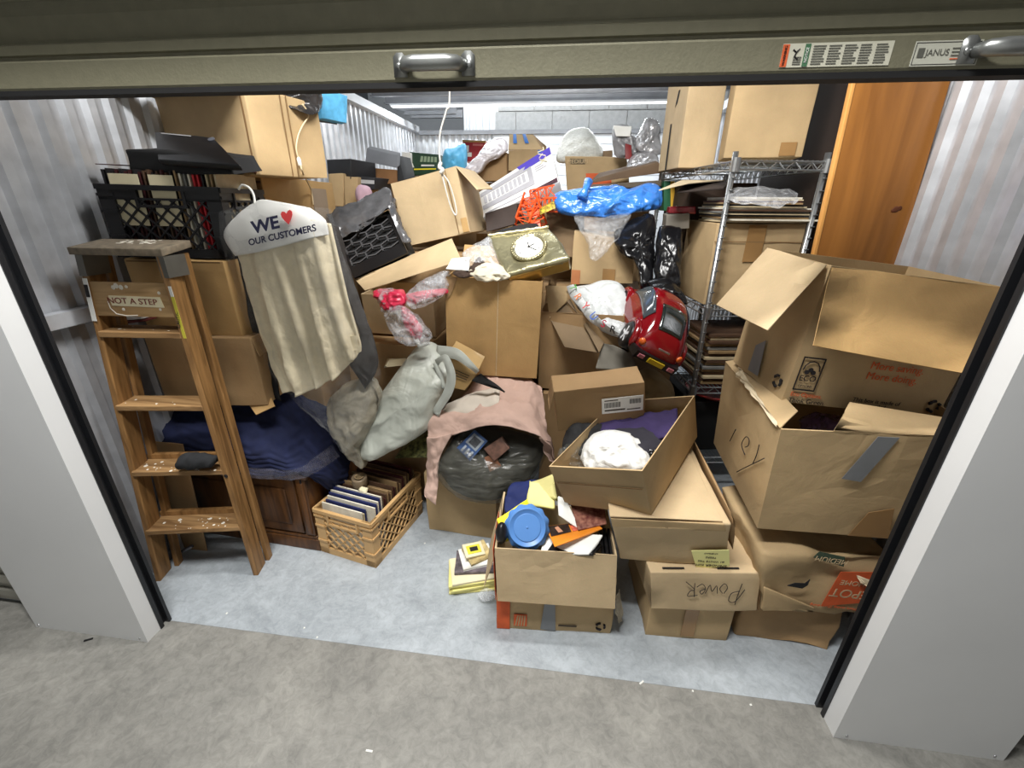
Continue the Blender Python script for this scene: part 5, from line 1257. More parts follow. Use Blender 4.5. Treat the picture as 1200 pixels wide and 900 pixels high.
pk = cloth('pink_cloth', [[
    [(1.060, 0.960, 0.687), (1.151, 1.000, 0.779), (1.262, 1.020, 0.764), (1.361, 1.000, 0.754), (1.421, 0.940, 0.727)],
    [(0.977, 0.800, 0.670), (1.112, 0.800, 0.715), (1.258, 0.800, 0.742), (1.378, 0.800, 0.733), (1.453, 0.780, 0.668)],
    [(0.928, 0.660, 0.673), (1.103, 0.640, 0.704), (1.258, 0.620, 0.742), (1.380, 0.620, 0.710), (1.481, 0.640, 0.623)],
    [(0.937, 0.600, 0.589), (1.058, 0.580, 0.640), (1.258, 0.570, 0.702), (1.435, 0.580, 0.654), (1.505, 0.600, 0.537)]],
   [[(0.938, 0.600, 0.602), (0.998, 0.585, 0.615), (1.062, 0.580, 0.645)], [(0.920, 0.600, 0.453), (0.959, 0.570, 0.476), (0.992, 0.570, 0.501)], [(0.919, 0.560, 0.326), (0.949, 0.545, 0.340), (0.983, 0.545, 0.372)], [(0.934, 0.550, 0.311), (0.954, 0.545, 0.293), (0.973, 0.545, 0.276)]],
   [[(1.435, 0.580, 0.654), (1.471, 0.600, 0.628), (1.494, 0.620, 0.602)], [(1.457, 0.620, 0.581), (1.488, 0.630, 0.552), (1.511, 0.650, 0.524)], [(1.494, 0.600, 0.536), (1.505, 0.600, 0.524), (1.517, 0.610, 0.510)]]], PINK, k=12, amp=0.015, freq=9, seed=43, thick=0.004)
tag(pk, 'pale pink cloth draped over the clear bag of books', 'cloth')
o = cloth('white_cloth', [[[(0.980, 0.760, 0.685), (1.096, 0.800, 0.740), (1.231, 0.820, 0.775)], [(0.989, 0.700, 0.683), (1.111, 0.690, 0.714), (1.246, 0.700, 0.761)], [(1.048, 0.670, 0.681), (1.134, 0.670, 0.691), (1.241, 0.680, 0.728)]]], plain('offwhite_cloth', (204, 194, 180), 0.85, var=0.05), k=6, amp=0.008, freq=16, seed=44, thick=0.004)
tag(o, 'off white cloth folded on top of the pink cloth', 'cloth')

# carton in the middle of the pile with crumpled papers and the clock box on top
C8 = [(0.951, 0.922, 0.785), (1.394, 0.941, 0.773), (1.378, 1.320, 0.772), (0.935, 1.302, 0.784), (0.964, 0.924, 1.254), (1.407, 0.943, 1.241), (1.391, 1.322, 1.240), (0.948, 1.303, 1.252)]; r = carton('cardboard_box', 'golden brown open box facing front in the middle of the pile, filled with crumpled paper', C8, TAN2, True, seed=45)
decal('seam', C8, 'f', 0.545, 0.555, 0, 0.98, TAN3, r, 0.002)
decal('corner_fold', C8, 'f', 0, 0, 0, 0, TAN4, r, 0.004, quad=[(0.0, 0.76), (0.06, 0.83), (0.13, 0.995), (0.0, 0.995)])
flap(C8, 'k', 0.12, 30, TAN2, r, 0.02, 46)
l8 = [Vector(p) for p in C8]
o = blob('crumpled_paper', inside(l8, 0.45, 0.5, 0.80), (0.15, 0.12, 0.07), plain('paper_mix', (190, 186, 172), 0.7, var=0.25, scale=14), amp=0.03, freq=13, seed=47)
tag(o, 'heap of crumpled pale paper filling the golden brown box', 'paper')
o = pillow('grey_bag', [(1.029, 1.020, 1.343), (1.087, 1.080, 1.388), (1.141, 1.120, 1.413), (1.189, 1.050, 1.336), (1.201, 1.000, 1.273), (1.144, 0.980, 1.266), (1.065, 0.980, 1.295)], 0.05, 0.05, CLEARH, amp=0.02, freq=20, seed=48)
tag(o, 'clear crumpled plastic bag lying beside the gilded clock', 'bag')
o = paper('paper_sheet', 'white folded paper on the crumpled paper in the golden brown box', [(0.974, 0.900, 1.288), (1.082, 0.900, 1.283), (1.061, 1.000, 1.323), (0.980, 1.000, 1.317)], 0.006, WHITE, amp=0.006)
o = pillow('brown_cloth', [(1.007, 0.920, 1.279), (1.082, 0.940, 1.300), (1.110, 1.000, 1.339), (1.148, 0.960, 1.299), (1.100, 0.920, 1.262), (1.042, 0.900, 1.256)], 0.03, 0.03, plain('brown_cloth', (66, 52, 44), 0.9, var=0.3), amp=0.012, freq=20, seed=49)
tag(o, 'dark brown cloth bunched between the papers in the golden brown box', 'cloth')
o = pillow('tissue_paper', [(1.077, 0.920, 1.280), (1.148, 0.960, 1.314), (1.226, 0.960, 1.294), (1.263, 0.920, 1.263), (1.216, 0.900, 1.243), (1.139, 0.900, 1.248)], 0.03, 0.03, plain('tissue', (214, 206, 184), 0.8, var=0.1), amp=0.016, freq=24, seed=50)
tag(o, 'cream tissue paper bunched under the gilded clock', 'paper')

# gilded clock
GILT = plain('gilt', (172, 166, 132), 0.32, 0.75, var=0.25, scale=9, bump=0.8, bscale=9, bdist=0.02)
GILT2 = plain('gilt_bright', (200, 164, 88), 0.3, 0.7, var=0.2)
ck = thing('gilded_clock', 'square gold toned clock with round white dial lying tilted on top of the pile', 'clock', (1.344, 0.950, 1.276))
kq = [Vector(p) for p in ((1.247, 0.920, 1.270), (1.518, 0.950, 1.346), (1.414, 1.160, 1.458), (1.129, 1.120, 1.417))]
kn = (kq[1] - kq[0]).cross(kq[3] - kq[0]).normalized()
fq = solid('frame', slab([p - kn * 0.07 for p in kq], 0.07), GILT, ck, 0.010, 10, 0.010, 51)
kc = sum(kq, Vector()) / 4 + kn * 0.002 + (kq[1] - kq[0]) * 0.02 - (kq[3] - kq[0]) * 0.03
ku = (kq[1] - kq[0]).normalized(); kv = kn.cross(ku)
m_ = MB(); m_.lathe(kc, kn, [(0.066, 0.0), (0.082, 0.004), (0.084, 0.014), (0.078, 0.020), (0.068, 0.018), (0.064, 0.010)], 40); m_.build('bezel', GILT, ck, True)
m_ = MB()
for k in range(36):
    t = 2 * math.pi * k / 36; p = kc + (ku * math.cos(t) + kv * math.sin(t)) * 0.078 + kn * 0.018
    m_.lathe(p, kn, [(0.0045, 0), (0.0035, 0.003), (0.001, 0.0045)], 6)
m_.build('beading', plain('bead_gilt', (196, 188, 150), 0.3, 0.6), ck, True)
m_ = MB(); m_.lathe(kc + kn * 0.012, kn, [(0.0645, 0), (0.064, 0.002), (0.0, 0.0022)], 40); dial = m_.build('dial', WHITE, ck)
for k in range(12):
    t = math.radians(90 - 30 * (k + 1)); p = kc + kn * 0.0146 + (ku * math.cos(t) + kv * math.sin(t)) * 0.050
    text('numeral', str(k + 1), p, ku, kv, 0.010, INK, dial)
m_ = MB()
for ang, ln, w_ in ((-48, 0.046, 0.0035), (90, 0.03, 0.0045), (20, 0.028, 0.0045)):
    t = math.radians(ang); d = ku * math.cos(t) + kv * math.sin(t); m_.bar(kc + kn * 0.0155 - d * 0.006, kc + kn * 0.0155 + d * ln, w_, 0.001, kn)
m_.build('hands', INK, dial)
c8 = slab([p - kn * 0.07 for p in kq], 0.07)
decal('gilt_edge', c8, 'f', 0.02, 0.98, 0.06, 0.8, GILT2, ck, 0.006)
m_ = MB(); m_.tube([kq[2].lerp(kq[3], t) + kn * (0.005 + 0.008 * math.sin(t * 40) * 0.2) for t in [i / 30 for i in range(31)]], 0.007, 6); m_.build('rope_moulding', plain('bead_gilt', (196, 188, 150), 0.3, 0.6), ck, True)

# carton with long lit flap and its neighbours
C8 = [(0.515, 1.025, 0.942), (0.872, 1.024, 0.933), (0.873, 1.382, 0.934), (0.516, 1.382, 0.942), (0.533, 0.957, 1.155), (0.890, 0.956, 1.146), (0.891, 1.314, 1.147), (0.533, 1.314, 1.155)]; r = carton('cardboard_box', 'pale brown open box with a big raised flap, behind the pink and clear bag', C8, TAN3, True, seed=52)
board('flap', [(0.507, 1.060, 1.149), (0.991, 1.140, 1.297), (0.906, 1.300, 1.389), (0.379, 1.220, 1.175)], 0.005, TAN3, r, 4, 0.003, 53)
C8 = [(0.44, 0.92, 0.55), (0.86, 0.90, 0.55), (0.90, 1.30, 0.55), (0.48, 1.32, 0.55), (0.44, 0.92, 0.925), (0.86, 0.90, 0.925), (0.90, 1.30, 0.925), (0.48, 1.32, 0.925)]
r = carton('cardboard_box', 'brown box in shade under the box with the big raised flap', C8, TAN4, seed=55)
C8 = [(0.45, 0.95, 0.0), (0.85, 0.95, 0.0), (0.88, 1.32, 0.0), (0.48, 1.32, 0.0), (0.45, 0.95, 0.545), (0.85, 0.95, 0.545), (0.88, 1.32, 0.545), (0.48, 1.32, 0.545)]
r = carton('cardboard_box', 'brown box with pale torn tape behind the tan record crate', C8, TAN4, seed=56)
tb = thing('clear_and_red_bag', 'clear plastic bag knotted around a red bag, hanging over the pale open box', 'bag', (0.766, 0.840, 1.025))
REDP = plain('red_bag', (206, 44, 78), 0.35, var=0.15, scale=24, spec=0.6)
pillow('red_bag', [(0.626, 0.900, 1.182), (0.694, 0.880, 1.196), (0.774, 0.860, 1.194), (0.802, 0.840, 1.157), (0.770, 0.830, 1.119), (0.701, 0.840, 1.114), (0.660, 0.870, 1.146)], 0.045, 0.04, REDP, tb, amp=0.014, freq=26, seed=57)
pillow('red_bag', [(0.792, 0.850, 1.178), (0.854, 0.860, 1.193), (0.961, 0.900, 1.204), (0.976, 0.900, 1.182), (0.891, 0.860, 1.164), (0.841, 0.840, 1.143), (0.802, 0.840, 1.153)], 0.03, 0.03, REDP, tb, amp=0.010, freq=26, seed=58)
pillow('red_bag', [(0.783, 0.820, 1.130), (0.814, 0.820, 1.123), (0.878, 0.800, 1.045), (0.867, 0.800, 0.997), (0.835, 0.800, 1.003), (0.796, 0.810, 1.054)], 0.02, 0.02, REDP, tb, amp=0.010, freq=26, seed=59)
pillow('clear_bag', [(0.702, 0.820, 1.119), (0.784, 0.800, 1.142), (0.844, 0.780, 1.118), (0.911, 0.770, 1.047), (0.932, 0.770, 1.008), (0.875, 0.770, 0.982), (0.796, 0.770, 0.982), (0.736, 0.790, 1.025)], 0.04, 0.04, CLEARH, tb, amp=0.018, freq=24, seed=60)
pillow('clear_bag', [(0.803, 0.840, 1.172), (0.832, 0.880, 1.212), (0.892, 0.940, 1.250), (0.964, 0.960, 1.272), (0.978, 0.930, 1.231), (0.965, 0.880, 1.178), (0.894, 0.820, 1.141), (0.842, 0.810, 1.134)], 0.05, 0.04, CLEARH, tb, amp=0.018, freq=22, seed=61)
pillow('clear_bag', [(0.652, 0.880, 1.183), (0.699, 0.870, 1.201), (0.747, 0.850, 1.199), (0.750, 0.820, 1.121), (0.697, 0.830, 1.109)], 0.03, 0.03, CLEARH, tb, amp=0.014, freq=24, seed=62)
m_ = MB(); m_.tube([(0.861, 0.770, 0.997), (0.878, 0.760, 0.969), (0.898, 0.760, 0.978), (0.923, 0.770, 0.984)], [0.012, 0.008, 0.009, 0.006], 8); m_.build('knot', plain('white_film', (214, 216, 214), 0.3), tb, True)
o = paper('torn_tape', 'pale torn strip of tape on the shaded box behind the grey carrier bag', [(0.652, 0.860, 0.817), (0.775, 0.860, 0.838), (0.757, 0.890, 0.861), (0.657, 0.900, 0.852)], 0.003, CREAM, 'tape', amp=0.004)

# tilted carton, black hex crate
C8 = [(0.597, 1.466, 1.333), (0.977, 1.426, 1.416), (1.011, 1.740, 1.412), (0.630, 1.779, 1.328), (0.527, 1.478, 1.657), (0.907, 1.438, 1.741), (0.941, 1.752, 1.736), (0.560, 1.791, 1.653)]; r = carton('cardboard_box', 'pale tilted open box with bent flap, next to the black vented crate', C8, TAN3, True, seed=63)
board('flap', [C8[5], C8[6], (1.087, 1.500, 1.636), (1.039, 1.340, 1.627)], 0.004, TAN3, r, 3, 0.004, 64)
decal('seam', C8, 'f', 0.83, 0.84, 0.02, 0.98, SEAM, r, 0.0035)
decal('tape', C8, 'f', 0.90, 0.99, 0.02, 0.24, TAN2, r, 0.0035)
hx = thing('vented_crate', 'black plastic crate with hexagonal vents, tilted beside the hanging shirt', 'crate', (0.508, 1.200, 1.217))
hq = [Vector(p) for p in ((0.375, 1.220, 1.184), (0.680, 1.240, 1.321), (0.547, 1.360, 1.525), (0.242, 1.340, 1.388))]
hu = hq[1] - hq[0]; hv = hq[3] - hq[0]; hn = hu.cross(hv).normalized()
def HP(u, v, o_=0.0): return hq[0].lerp(hq[1], u).lerp(hq[3].lerp(hq[2], u), v) + hn * o_
m_ = MB()
for a, b in (((0, 0), (1, 0.24)), ((0, 0.24), (0.06, 1)), ((0.94, 0.24), (1, 1)), ((0.06, 0.94), (0.94, 1))):
    m_.hexa([HP(a[0], a[1], -0.012), HP(b[0], a[1], -0.012), HP(b[0], b[1], -0.012), HP(a[0], b[1], -0.012), HP(a[0], a[1], 0), HP(b[0], a[1], 0), HP(b[0], b[1], 0), HP(a[0], b[1], 0)])
m_.build('frame', BLACK, hx)
m_ = MB(); rows, cols_ = 5, 3
ribc = plain('rib_highlight', (78, 78, 80), 0.4)  # black ribs given a lighter colour to stand for their highlights
for r_ in range(rows + 1):
    v0 = 0.26 + 0.66 * r_ / rows; pts = []
    for c_ in range(cols_ * 2 + 1):
        du = 0.06 + 0.88 * c_ / (cols_ * 2)
        k = c_ % 4
        pts += [HP(du, v0 + (0.045 if (c_ // 1) % 2 == (r_ % 2) else 0.0), -0.004)]
    for p, q in zip(pts, pts[1:]):
        mid1, mid2 = p.lerp(q, 0.35), p.lerp(q, 0.65)
        m_.bar(p, q, 0.006, 0.012, hn)
for r_ in range(rows):
    for c_ in range(cols_):
        u_ = 0.06 + 0.88 * (c_ * 2 + (1 if r_ % 2 else 0) + 0.0) / (cols_ * 2)
        m_.bar(HP(u_, 0.26 + 0.66 * r_ / rows + 0.0, -0.004), HP(u_, 0.26 + 0.66 * (r_ + 1) / rows, -0.004), 0.006, 0.012, hn)
m_.build('vent_ribs', ribc, hx)
m_ = MB(); m_.hexa([HP(0, 0, -0.13), HP(1, 0, -0.13), HP(1, 1, -0.13), HP(0, 1, -0.13), HP(0, 0, -0.03), HP(1, 0, -0.03), HP(1, 1, -0.03), HP(0, 1, -0.03)]); m_.build('body', BLACKM, hx)
m_ = MB(); m_.tube([HP(0.35, 0.80, 0.004), HP(0.44, 0.86, 0.012), HP(0.52, 0.90, 0.004)], 0.005, 6); m_.build('latch', BLACK, hx, True)
o = cloth('garment_bag', [[
    [(0.191, 1.360, 1.504), (0.279, 1.420, 1.548), (0.392, 1.480, 1.602), (0.502, 1.500, 1.638), (0.554, 1.440, 1.585)],
    [(0.250, 1.300, 1.429), (0.340, 1.340, 1.455), (0.453, 1.360, 1.499), (0.563, 1.360, 1.542), (0.627, 1.320, 1.468)],
    [(0.283, 1.280, 1.388), (0.344, 1.300, 1.414), (0.458, 1.320, 1.474), (0.568, 1.310, 1.534), (0.656, 1.280, 1.420)]],
   [[(0.565, 1.310, 1.551), (0.599, 1.320, 1.559), (0.628, 1.320, 1.477)], [(0.609, 1.270, 1.461), (0.636, 1.270, 1.462), (0.666, 1.280, 1.428)], [(0.657, 1.240, 1.368), (0.685, 1.240, 1.372), (0.696, 1.260, 1.371)]]], plain('dark_grey_film', (84, 84, 86), 0.22, var=0.4, scale=14, spec=0.8), k=8, amp=0.016, freq=14, seed=65, thick=0.003)
tag(o, 'dark clear garment bag draped over the black vented crate', 'bag')

# carton with folded flaps, white bag, toy car
C8 = [(1.396, 1.068, 0.670), (1.796, 1.041, 0.670), (1.823, 1.440, 0.670), (1.423, 1.466, 0.670), (1.396, 1.068, 1.076), (1.796, 1.041, 1.076), (1.823, 1.440, 1.076), (1.423, 1.466, 1.076)]; r = carton('cardboard_box', 'brown open box with folded in flap, under the white bag and red toy car', C8, TAN4, True, seed=66)
C8b = [(1.84, 1.0, 0.0), (2.03, 0.98, 0.0), (2.05, 1.5, 0.0), (1.86, 1.5, 0.0), (1.84, 1.0, 0.83), (2.03, 0.98, 0.83), (2.05, 1.5, 0.95), (1.86, 1.5, 0.95)]
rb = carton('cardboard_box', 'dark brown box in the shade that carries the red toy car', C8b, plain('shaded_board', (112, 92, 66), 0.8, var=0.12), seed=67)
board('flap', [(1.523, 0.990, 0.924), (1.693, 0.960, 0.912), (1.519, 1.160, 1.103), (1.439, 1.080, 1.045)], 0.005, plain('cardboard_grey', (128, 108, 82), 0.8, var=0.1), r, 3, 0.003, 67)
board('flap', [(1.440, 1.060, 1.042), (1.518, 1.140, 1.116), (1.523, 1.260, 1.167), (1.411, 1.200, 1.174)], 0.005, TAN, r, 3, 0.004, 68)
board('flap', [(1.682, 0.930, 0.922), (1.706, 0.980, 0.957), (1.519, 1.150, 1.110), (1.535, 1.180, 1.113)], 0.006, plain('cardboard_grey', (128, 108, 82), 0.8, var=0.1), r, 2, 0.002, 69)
o = cloth('grey_cloth', [[[(1.698, 0.980, 0.957), (1.764, 0.990, 0.940), (1.850, 1.000, 0.898)], [(1.685, 0.950, 0.898), (1.766, 0.960, 0.890), (1.858, 0.970, 0.857)], [(1.672, 0.920, 0.848), (1.768, 0.930, 0.841), (1.862, 0.940, 0.825)]]], plain('grey_cloth', (126, 122, 112), 0.9, var=0.1), k=6, amp=0.005, freq=14, seed=70, thick=0.006)
tag(o, 'grey cloth hanging out of the box under the red toy car', 'cloth')
o = pillow('tan_bag', [(1.877, 0.960, 0.819), (1.933, 0.980, 0.840), (2.034, 0.980, 0.776), (2.057, 0.940, 0.696), (1.966, 0.900, 0.673), (1.890, 0.920, 0.730)], 0.04, 0.04, plain('khaki_bag', (120, 104, 74), 0.7, var=0.15), amp=0.012, freq=16, seed=71)
tag(o, 'khaki cloth bag squeezed under the rear of the red toy car', 'bag')
wbag = thing('shopping_bag', 'white plastic bag with coloured letters along its edge, beside the red toy car', 'bag', (1.679, 1.050, 0.943))
WB = plain('white_plastic', (200, 204, 204), 0.35, var=0.03, spec=0.6, bump=0.8, bscale=9, bdist=0.03)
pillow('body', [(1.515, 1.260, 1.158), (1.568, 1.280, 1.165), (1.630, 1.300, 1.172), (1.708, 1.320, 1.194), (1.793, 1.280, 1.181), (1.840, 1.165, 1.093), (1.859, 1.045, 0.974), (1.815, 1.015, 0.969), (1.699, 1.045, 0.997), (1.632, 1.105, 1.047), (1.572, 1.165, 1.083)], 0.06, 0.05, WB, wbag, n=(0, -0.8, 0.5), amp=0.012, freq=14, seed=72)
hem = [(1.515, 1.230, 1.163), (1.535, 1.180, 1.121), (1.579, 1.105, 1.088), (1.630, 1.045, 1.037), (1.695, 1.005, 1.008), (1.741, 0.975, 0.994)]
hem2 = [(1.549, 1.230, 1.173), (1.585, 1.170, 1.134), (1.627, 1.085, 1.094), (1.668, 1.025, 1.060), (1.715, 0.985, 1.031), (1.763, 0.965, 1.006)]
hn_ = cloth('hem', [[[Vector(a) + Vector((0, -0.03, 0.015)), Vector(a).lerp(Vector(b), .5) + Vector((0, -0.045, 0.02)), Vector(b) + Vector((0, -0.05, 0.02))] for a, b in zip(hem, hem2)]], WB, wbag, k=5, amp=0.002, seed=73, thick=0.002)
for k, (ch, colr) in enumerate((('T', (90, 170, 70)), ('R', (228, 120, 50)), ('Y', (206, 50, 50)), ('U', (60, 100, 190)), ('S', (196, 40, 70)), ('R', (40, 40, 44)))):
    t = (k + 0.5) / 6 * 5; i = int(t); f_ = t - i
    p = Vector(hem[i]).lerp(Vector(hem[min(i + 1, 5)]), f_).lerp(Vector(hem2[i]).lerp(Vector(hem2[min(i + 1, 5)]), f_), 0.5) + Vector((0, -0.062, 0.032))
    d = (Vector(hem[min(i + 1, 5)]) - Vector(hem[i])).normalized(); x = (Vector(hem2[i]) - Vector(hem[i])).normalized()
    text('lettering', ch, p, d, x, 0.038, plain('letter_paint_%d' % k, colr, 0.5), wbag)

def toy_car(loc, fwd, upv):
    r = thing('toy_car', 'red plastic toy car lying on its side on top of the open boxes', 'toy car', loc)
    f = V3(fwd).normalized(); u = V3(upv); u = (u - f * u.dot(f)).normalized(); l = u.cross(f)
    o_ = V3(loc)
    P = lambda x, y, z: o_ + (f * x + l * y + u * z) * SCL
    SCL = 1.19
    RED = plain('car_red', (122, 8, 18), 0.12, var=0.05, spec=0.9)
    GL = plain('car_glass', (70, 78, 84), 0.1, var=0.3, scale=12, spec=0.9)
    GLD = plain('car_glass_dark', (30, 36, 34), 0.1, var=0.3, spec=0.9)
    # (x, half width low, half width roof, belt z, roof z)
    prof = [(-0.235, 0.060, 0.045, 0.070, 0.085), (-0.215, 0.086, 0.065, 0.085, 0.118), (-0.18, 0.100, 0.076, 0.098, 0.152), (-0.13, 0.106, 0.080, 0.104, 0.188), (-0.07, 0.108, 0.082, 0.108, 0.212), (0.0, 0.108, 0.082, 0.108, 0.220), (0.06, 0.108, 0.080, 0.108, 0.206), (0.11, 0.106, 0.078, 0.106, 0.162), (0.15, 0.103, 0.078, 0.104, 0.132), (0.19, 0.096, 0.072, 0.098, 0.120), (0.22, 0.082, 0.060, 0.084, 0.100), (0.236, 0.055, 0.045, 0.066, 0.078)]
    prof = [(x, a, b, c, d) for x, a, b, c, d in prof]
    N = 24
    def ring(x, wl, wr, zb, zr):
        z0 = 0.035
        pts = [(-0.9 * wl, z0), (-wl, z0 + 0.012), (-wl * 1.02, (z0 + zb) / 2), (-wl, zb - 0.004), (-wl * 0.93, zb + 0.006), (-(wl * .4 + wr * .6), zb + (zr - zb) * 0.45), (-wr * 0.94, zb + (zr - zb) * 0.8), (-wr * 0.66, zb + (zr - zb) * 0.96), (-wr * 0.3, zr)]
        return pts + [(0, zr + 0.001)] + [(-a, b) for a, b in reversed(pts)]
    R = [ring(*p) for p in prof]; n = len(R[0])
    V = [P(prof[i][0], y, z) for i in range(len(R)) for y, z in R[i]]
    F = [(i * n + k, i * n + k + 1, (i + 1) * n + k + 1, (i + 1) * n + k) for i in range(len(R) - 1) for k in range(n - 1)]
    F += [(i * n + n - 1, i * n, (i + 1) * n, (i + 1) * n + n - 1) for i in range(len(R) - 1)] + [tuple(range(n))[::-1], tuple(range((len(R) - 1) * n, len(R) * n))]
    b = link_mesh('body', V, F, RED, r, True)
    sub = b.modifiers.new('smooth', 'SUBSURF'); sub.levels = 1; sub.render_levels = 2
    def surf(i, k):   # param on the body
        i0 = min(int(i), len(R) - 2); fi = i - i0; k0 = min(int(k), n - 2); fk = k - k0
        a = V[i0 * n + k0].lerp(V[i0 * n + k0 + 1], fk); c = V[(i0 + 1) * n + k0].lerp(V[(i0 + 1) * n + k0 + 1], fk)
        p = a.lerp(c, fi); ctr = P(prof[i0][0] * (1 - fi) + prof[i0 + 1][0] * fi, 0, 0.08)
        return p + (p - ctr).normalized() * 0.0035
    def patch(name, i0, i1, k0, k1, mat, nn=8):
        VV = [surf(i0 + (i1 - i0) * a / nn, k0 + (k1 - k0) * c / nn) for a in range(nn + 1) for c in range(nn + 1)]
        FF = [(a * (nn + 1) + c, a * (nn + 1) + c + 1, (a + 1) * (nn + 1) + c + 1, (a + 1) * (nn + 1) + c) for a in range(nn) for c in range(nn)]
        o2 = link_mesh(name, VV, FF, mat, r, True); md = o2.modifiers.new('t', 'SOLIDIFY'); md.thickness = 0.003; md.offset = 1; return o2
    patch('rear_window', 1.7, 3.6, 7.1, 10.9, GLD)
    patch('windscreen', 6.3, 7.9, 6.4, 11.6, GLD)
    patch('side_window', 2.9, 6.9, 4.6, 6.2, GL); patch('side_window', 2.9, 6.9, 11.8, 13.4, GL)
    for sx in (-0.135, 0.145):
        for sy in (-1, 1):
            m2 = MB(); m2.lathe(P(sx, sy * 0.078, 0.048), l * sy, [(0.0246, 0), (0.0542, 0.0000), (0.0616, 0.0074), (0.0616, 0.0394), (0.0554, 0.0469), (0.0419, 0.0469)], 24); w_ = m2.build('wheel', BLACK, r, True)
            m2 = MB(); m2.lathe(P(sx, sy * 0.078, 0.048), l * sy, [(0.0431, 0.0370), (0.0407, 0.0455), (0.0345, 0.0455), (0.0320, 0.0394)], 20); m2.lathe(P(sx, sy * 0.078, 0.048), l * sy, [(0.0111, 0.0370), (0.0099, 0.0493), (0.0037, 0.0505)], 10)
            for s_ in range(5):
                t = 2 * math.pi * s_ / 5; m2.bar(P(sx, sy * 0.115, 0.048), P(sx + math.cos(t) * 0.031, sy * 0.115, 0.048 + math.sin(t) * 0.031), 0.013, 0.006, l * sy)
            m2.build('rim', plain('hub_white', (214, 216, 218), 0.35), w_, False)
            m2 = MB()
            pts = [P(sx + 0.060 * math.cos(t), sy * 0.098, 0.048 + 0.060 * math.sin(t)) for t in [math.radians(a) for a in range(-10, 191, 20)]]
            m2.tube(pts, [0.008] + [0.018] * (len(pts) - 2) + [0.008], 8); m2.build('fender', RED, r, True)
    m2 = MB(); m2.hexa([P(-0.245, -0.085, 0.03), P(-0.245, 0.085, 0.03), P(-0.19, 0.10, 0.03), P(-0.19, -0.10, 0.03), P(-0.25, -0.085, 0.062), P(-0.25, 0.085, 0.062), P(-0.19, 0.106, 0.062), P(-0.19, -0.106, 0.062)]); m2.build('bumper', BLACK, r)
    m2 = MB(); m2.hexa([P(-0.252, -0.032, 0.036), P(-0.252, 0.032, 0.036), P(-0.246, 0.032, 0.036), P(-0.246, -0.032, 0.036), P(-0.256, -0.032, 0.056), P(-0.256, 0.032, 0.056), P(-0.246, 0.032, 0.056), P(-0.246, -0.032, 0.056)]); m2.build('number_plate', plain('plate_yellow', (206, 176, 40), 0.5), r)
    for sy in (-1, 1):
        m2 = MB(); m2.lathe(P(-0.216, sy * 0.078, 0.085), -f + l * sy * 0.6, [(0.0161, 0), (0.0147, 0.0074), (0.0062, 0.0111)], 12); m2.build('tail_lamp', plain('amber_lens', (210, 96, 30), 0.2, spec=0.8), r, True)
        m2 = MB(); m2.hexa([P(-0.253, sy * 0.062 - 0.011, 0.040), P(-0.253, sy * 0.062 + 0.011, 0.040), P(-0.247, sy * 0.062 + 0.011, 0.040), P(-0.247, sy * 0.062 - 0.011, 0.040), P(-0.255, sy * 0.062 - 0.011, 0.054), P(-0.255, sy * 0.062 + 0.011, 0.054), P(-0.247, sy * 0.062 + 0.011, 0.054), P(-0.247, sy * 0.062 - 0.011, 0.054)]); m2.build('reflector', plain('reflector_pink', (196, 120, 130), 0.3), r)
    m2 = MB(); m2.bar(P(-0.243, -0.022, 0.098), P(-0.243, 0.022, 0.098), 0.008, 0.006, u); m2.build('badge', CHROME, r)
    for k in range(2): pass
    return r
toy_car((1.882, 1.081, 0.960), (-0.01, 0.972, 0.234), (0.453, -0.204, 0.868))
# ================================================================== WIRE RACK AND ITS LOAD
RK = [Vector(p) for p in [(2.223, 1.215, 0.001), (2.633, 1.281, 0.002), (2.489, 2.179, -0.001), (2.078, 2.113, -0.002), (2.216, 1.220, 1.751), (2.626, 1.286, 1.752), (2.482, 2.183, 1.749), (2.072, 2.117, 1.747)]]
rk = thing('wire_rack', 'chrome wire shelving rack loaded with records and boxes', 'rack', sum(RK[:4], Vector()) / 4)
for i in range(4):
    b, t = RK[i], RK[i + 4]
    m_ = MB(); m_.tube([b, t + Vector((0, 0, 0.03))], 0.0125, 12)
    po = m_.build('post', CHROME, rk, True)
    m_ = MB(); z = 0.10
    while z < 1.72: m_.lathe(b + Vector((0, 0, z)), (0, 0, 1), [(0.0131, 0), (0.0134, 0.002), (0.0131, 0.004)], 12); z += 0.0254 * 2
    m_.build('groove_rings', plain('dark_zinc', (120, 122, 122), 0.4, 0.8), po, True)
def shelf(z, name='shelf'):
    c = [Vector((RK[i].x, RK[i].y, z)) for i in range(4)]
    m_ = MB()
    for i in range(4):
        a, b = c[i], c[(i + 1) % 4]
        hi, lo = Vector((0, 0, 0.0)), Vector((0, 0, -0.034))
        m_.tube([a + hi, b + hi], 0.004, 6); m_.tube([a + lo, b + lo], 0.004, 6)
        L = (b - a).length; n = int(L / 0.035); 
        pts = [a.lerp(b, k / n) + (hi if k % 2 else lo) for k in range(n + 1)]
        for p, q in zip(pts, pts[1:]): m_.tube([p, q], 0.0025, 5)
        m_.tube([a + Vector((0, 0, -0.045)), a + Vector((0, 0, 0.012))], 0.019, 12)
    n = 18
    for k in range(1, n): m_.tube([c[0].lerp(c[1], k / n) + Vector((0, 0, 0.004)), c[3].lerp(c[2], k / n) + Vector((0, 0, 0.004))], 0.002, 5)
    for k in range(1, 4): m_.tube([c[0].lerp(c[3], k / 4) + Vector((0, 0, -0.002)), c[1].lerp(c[2], k / 4) + Vector((0, 0, -0.002))], 0.003, 5)
    return m_.build(name, CHROME, rk)
SZ = (0.22, 0.66, 1.083, 1.745)
for z in SZ: shelf(z)
ru = (RK[1] - RK[0]).normalized(); rv = (RK[3] - RK[0]).normalized()
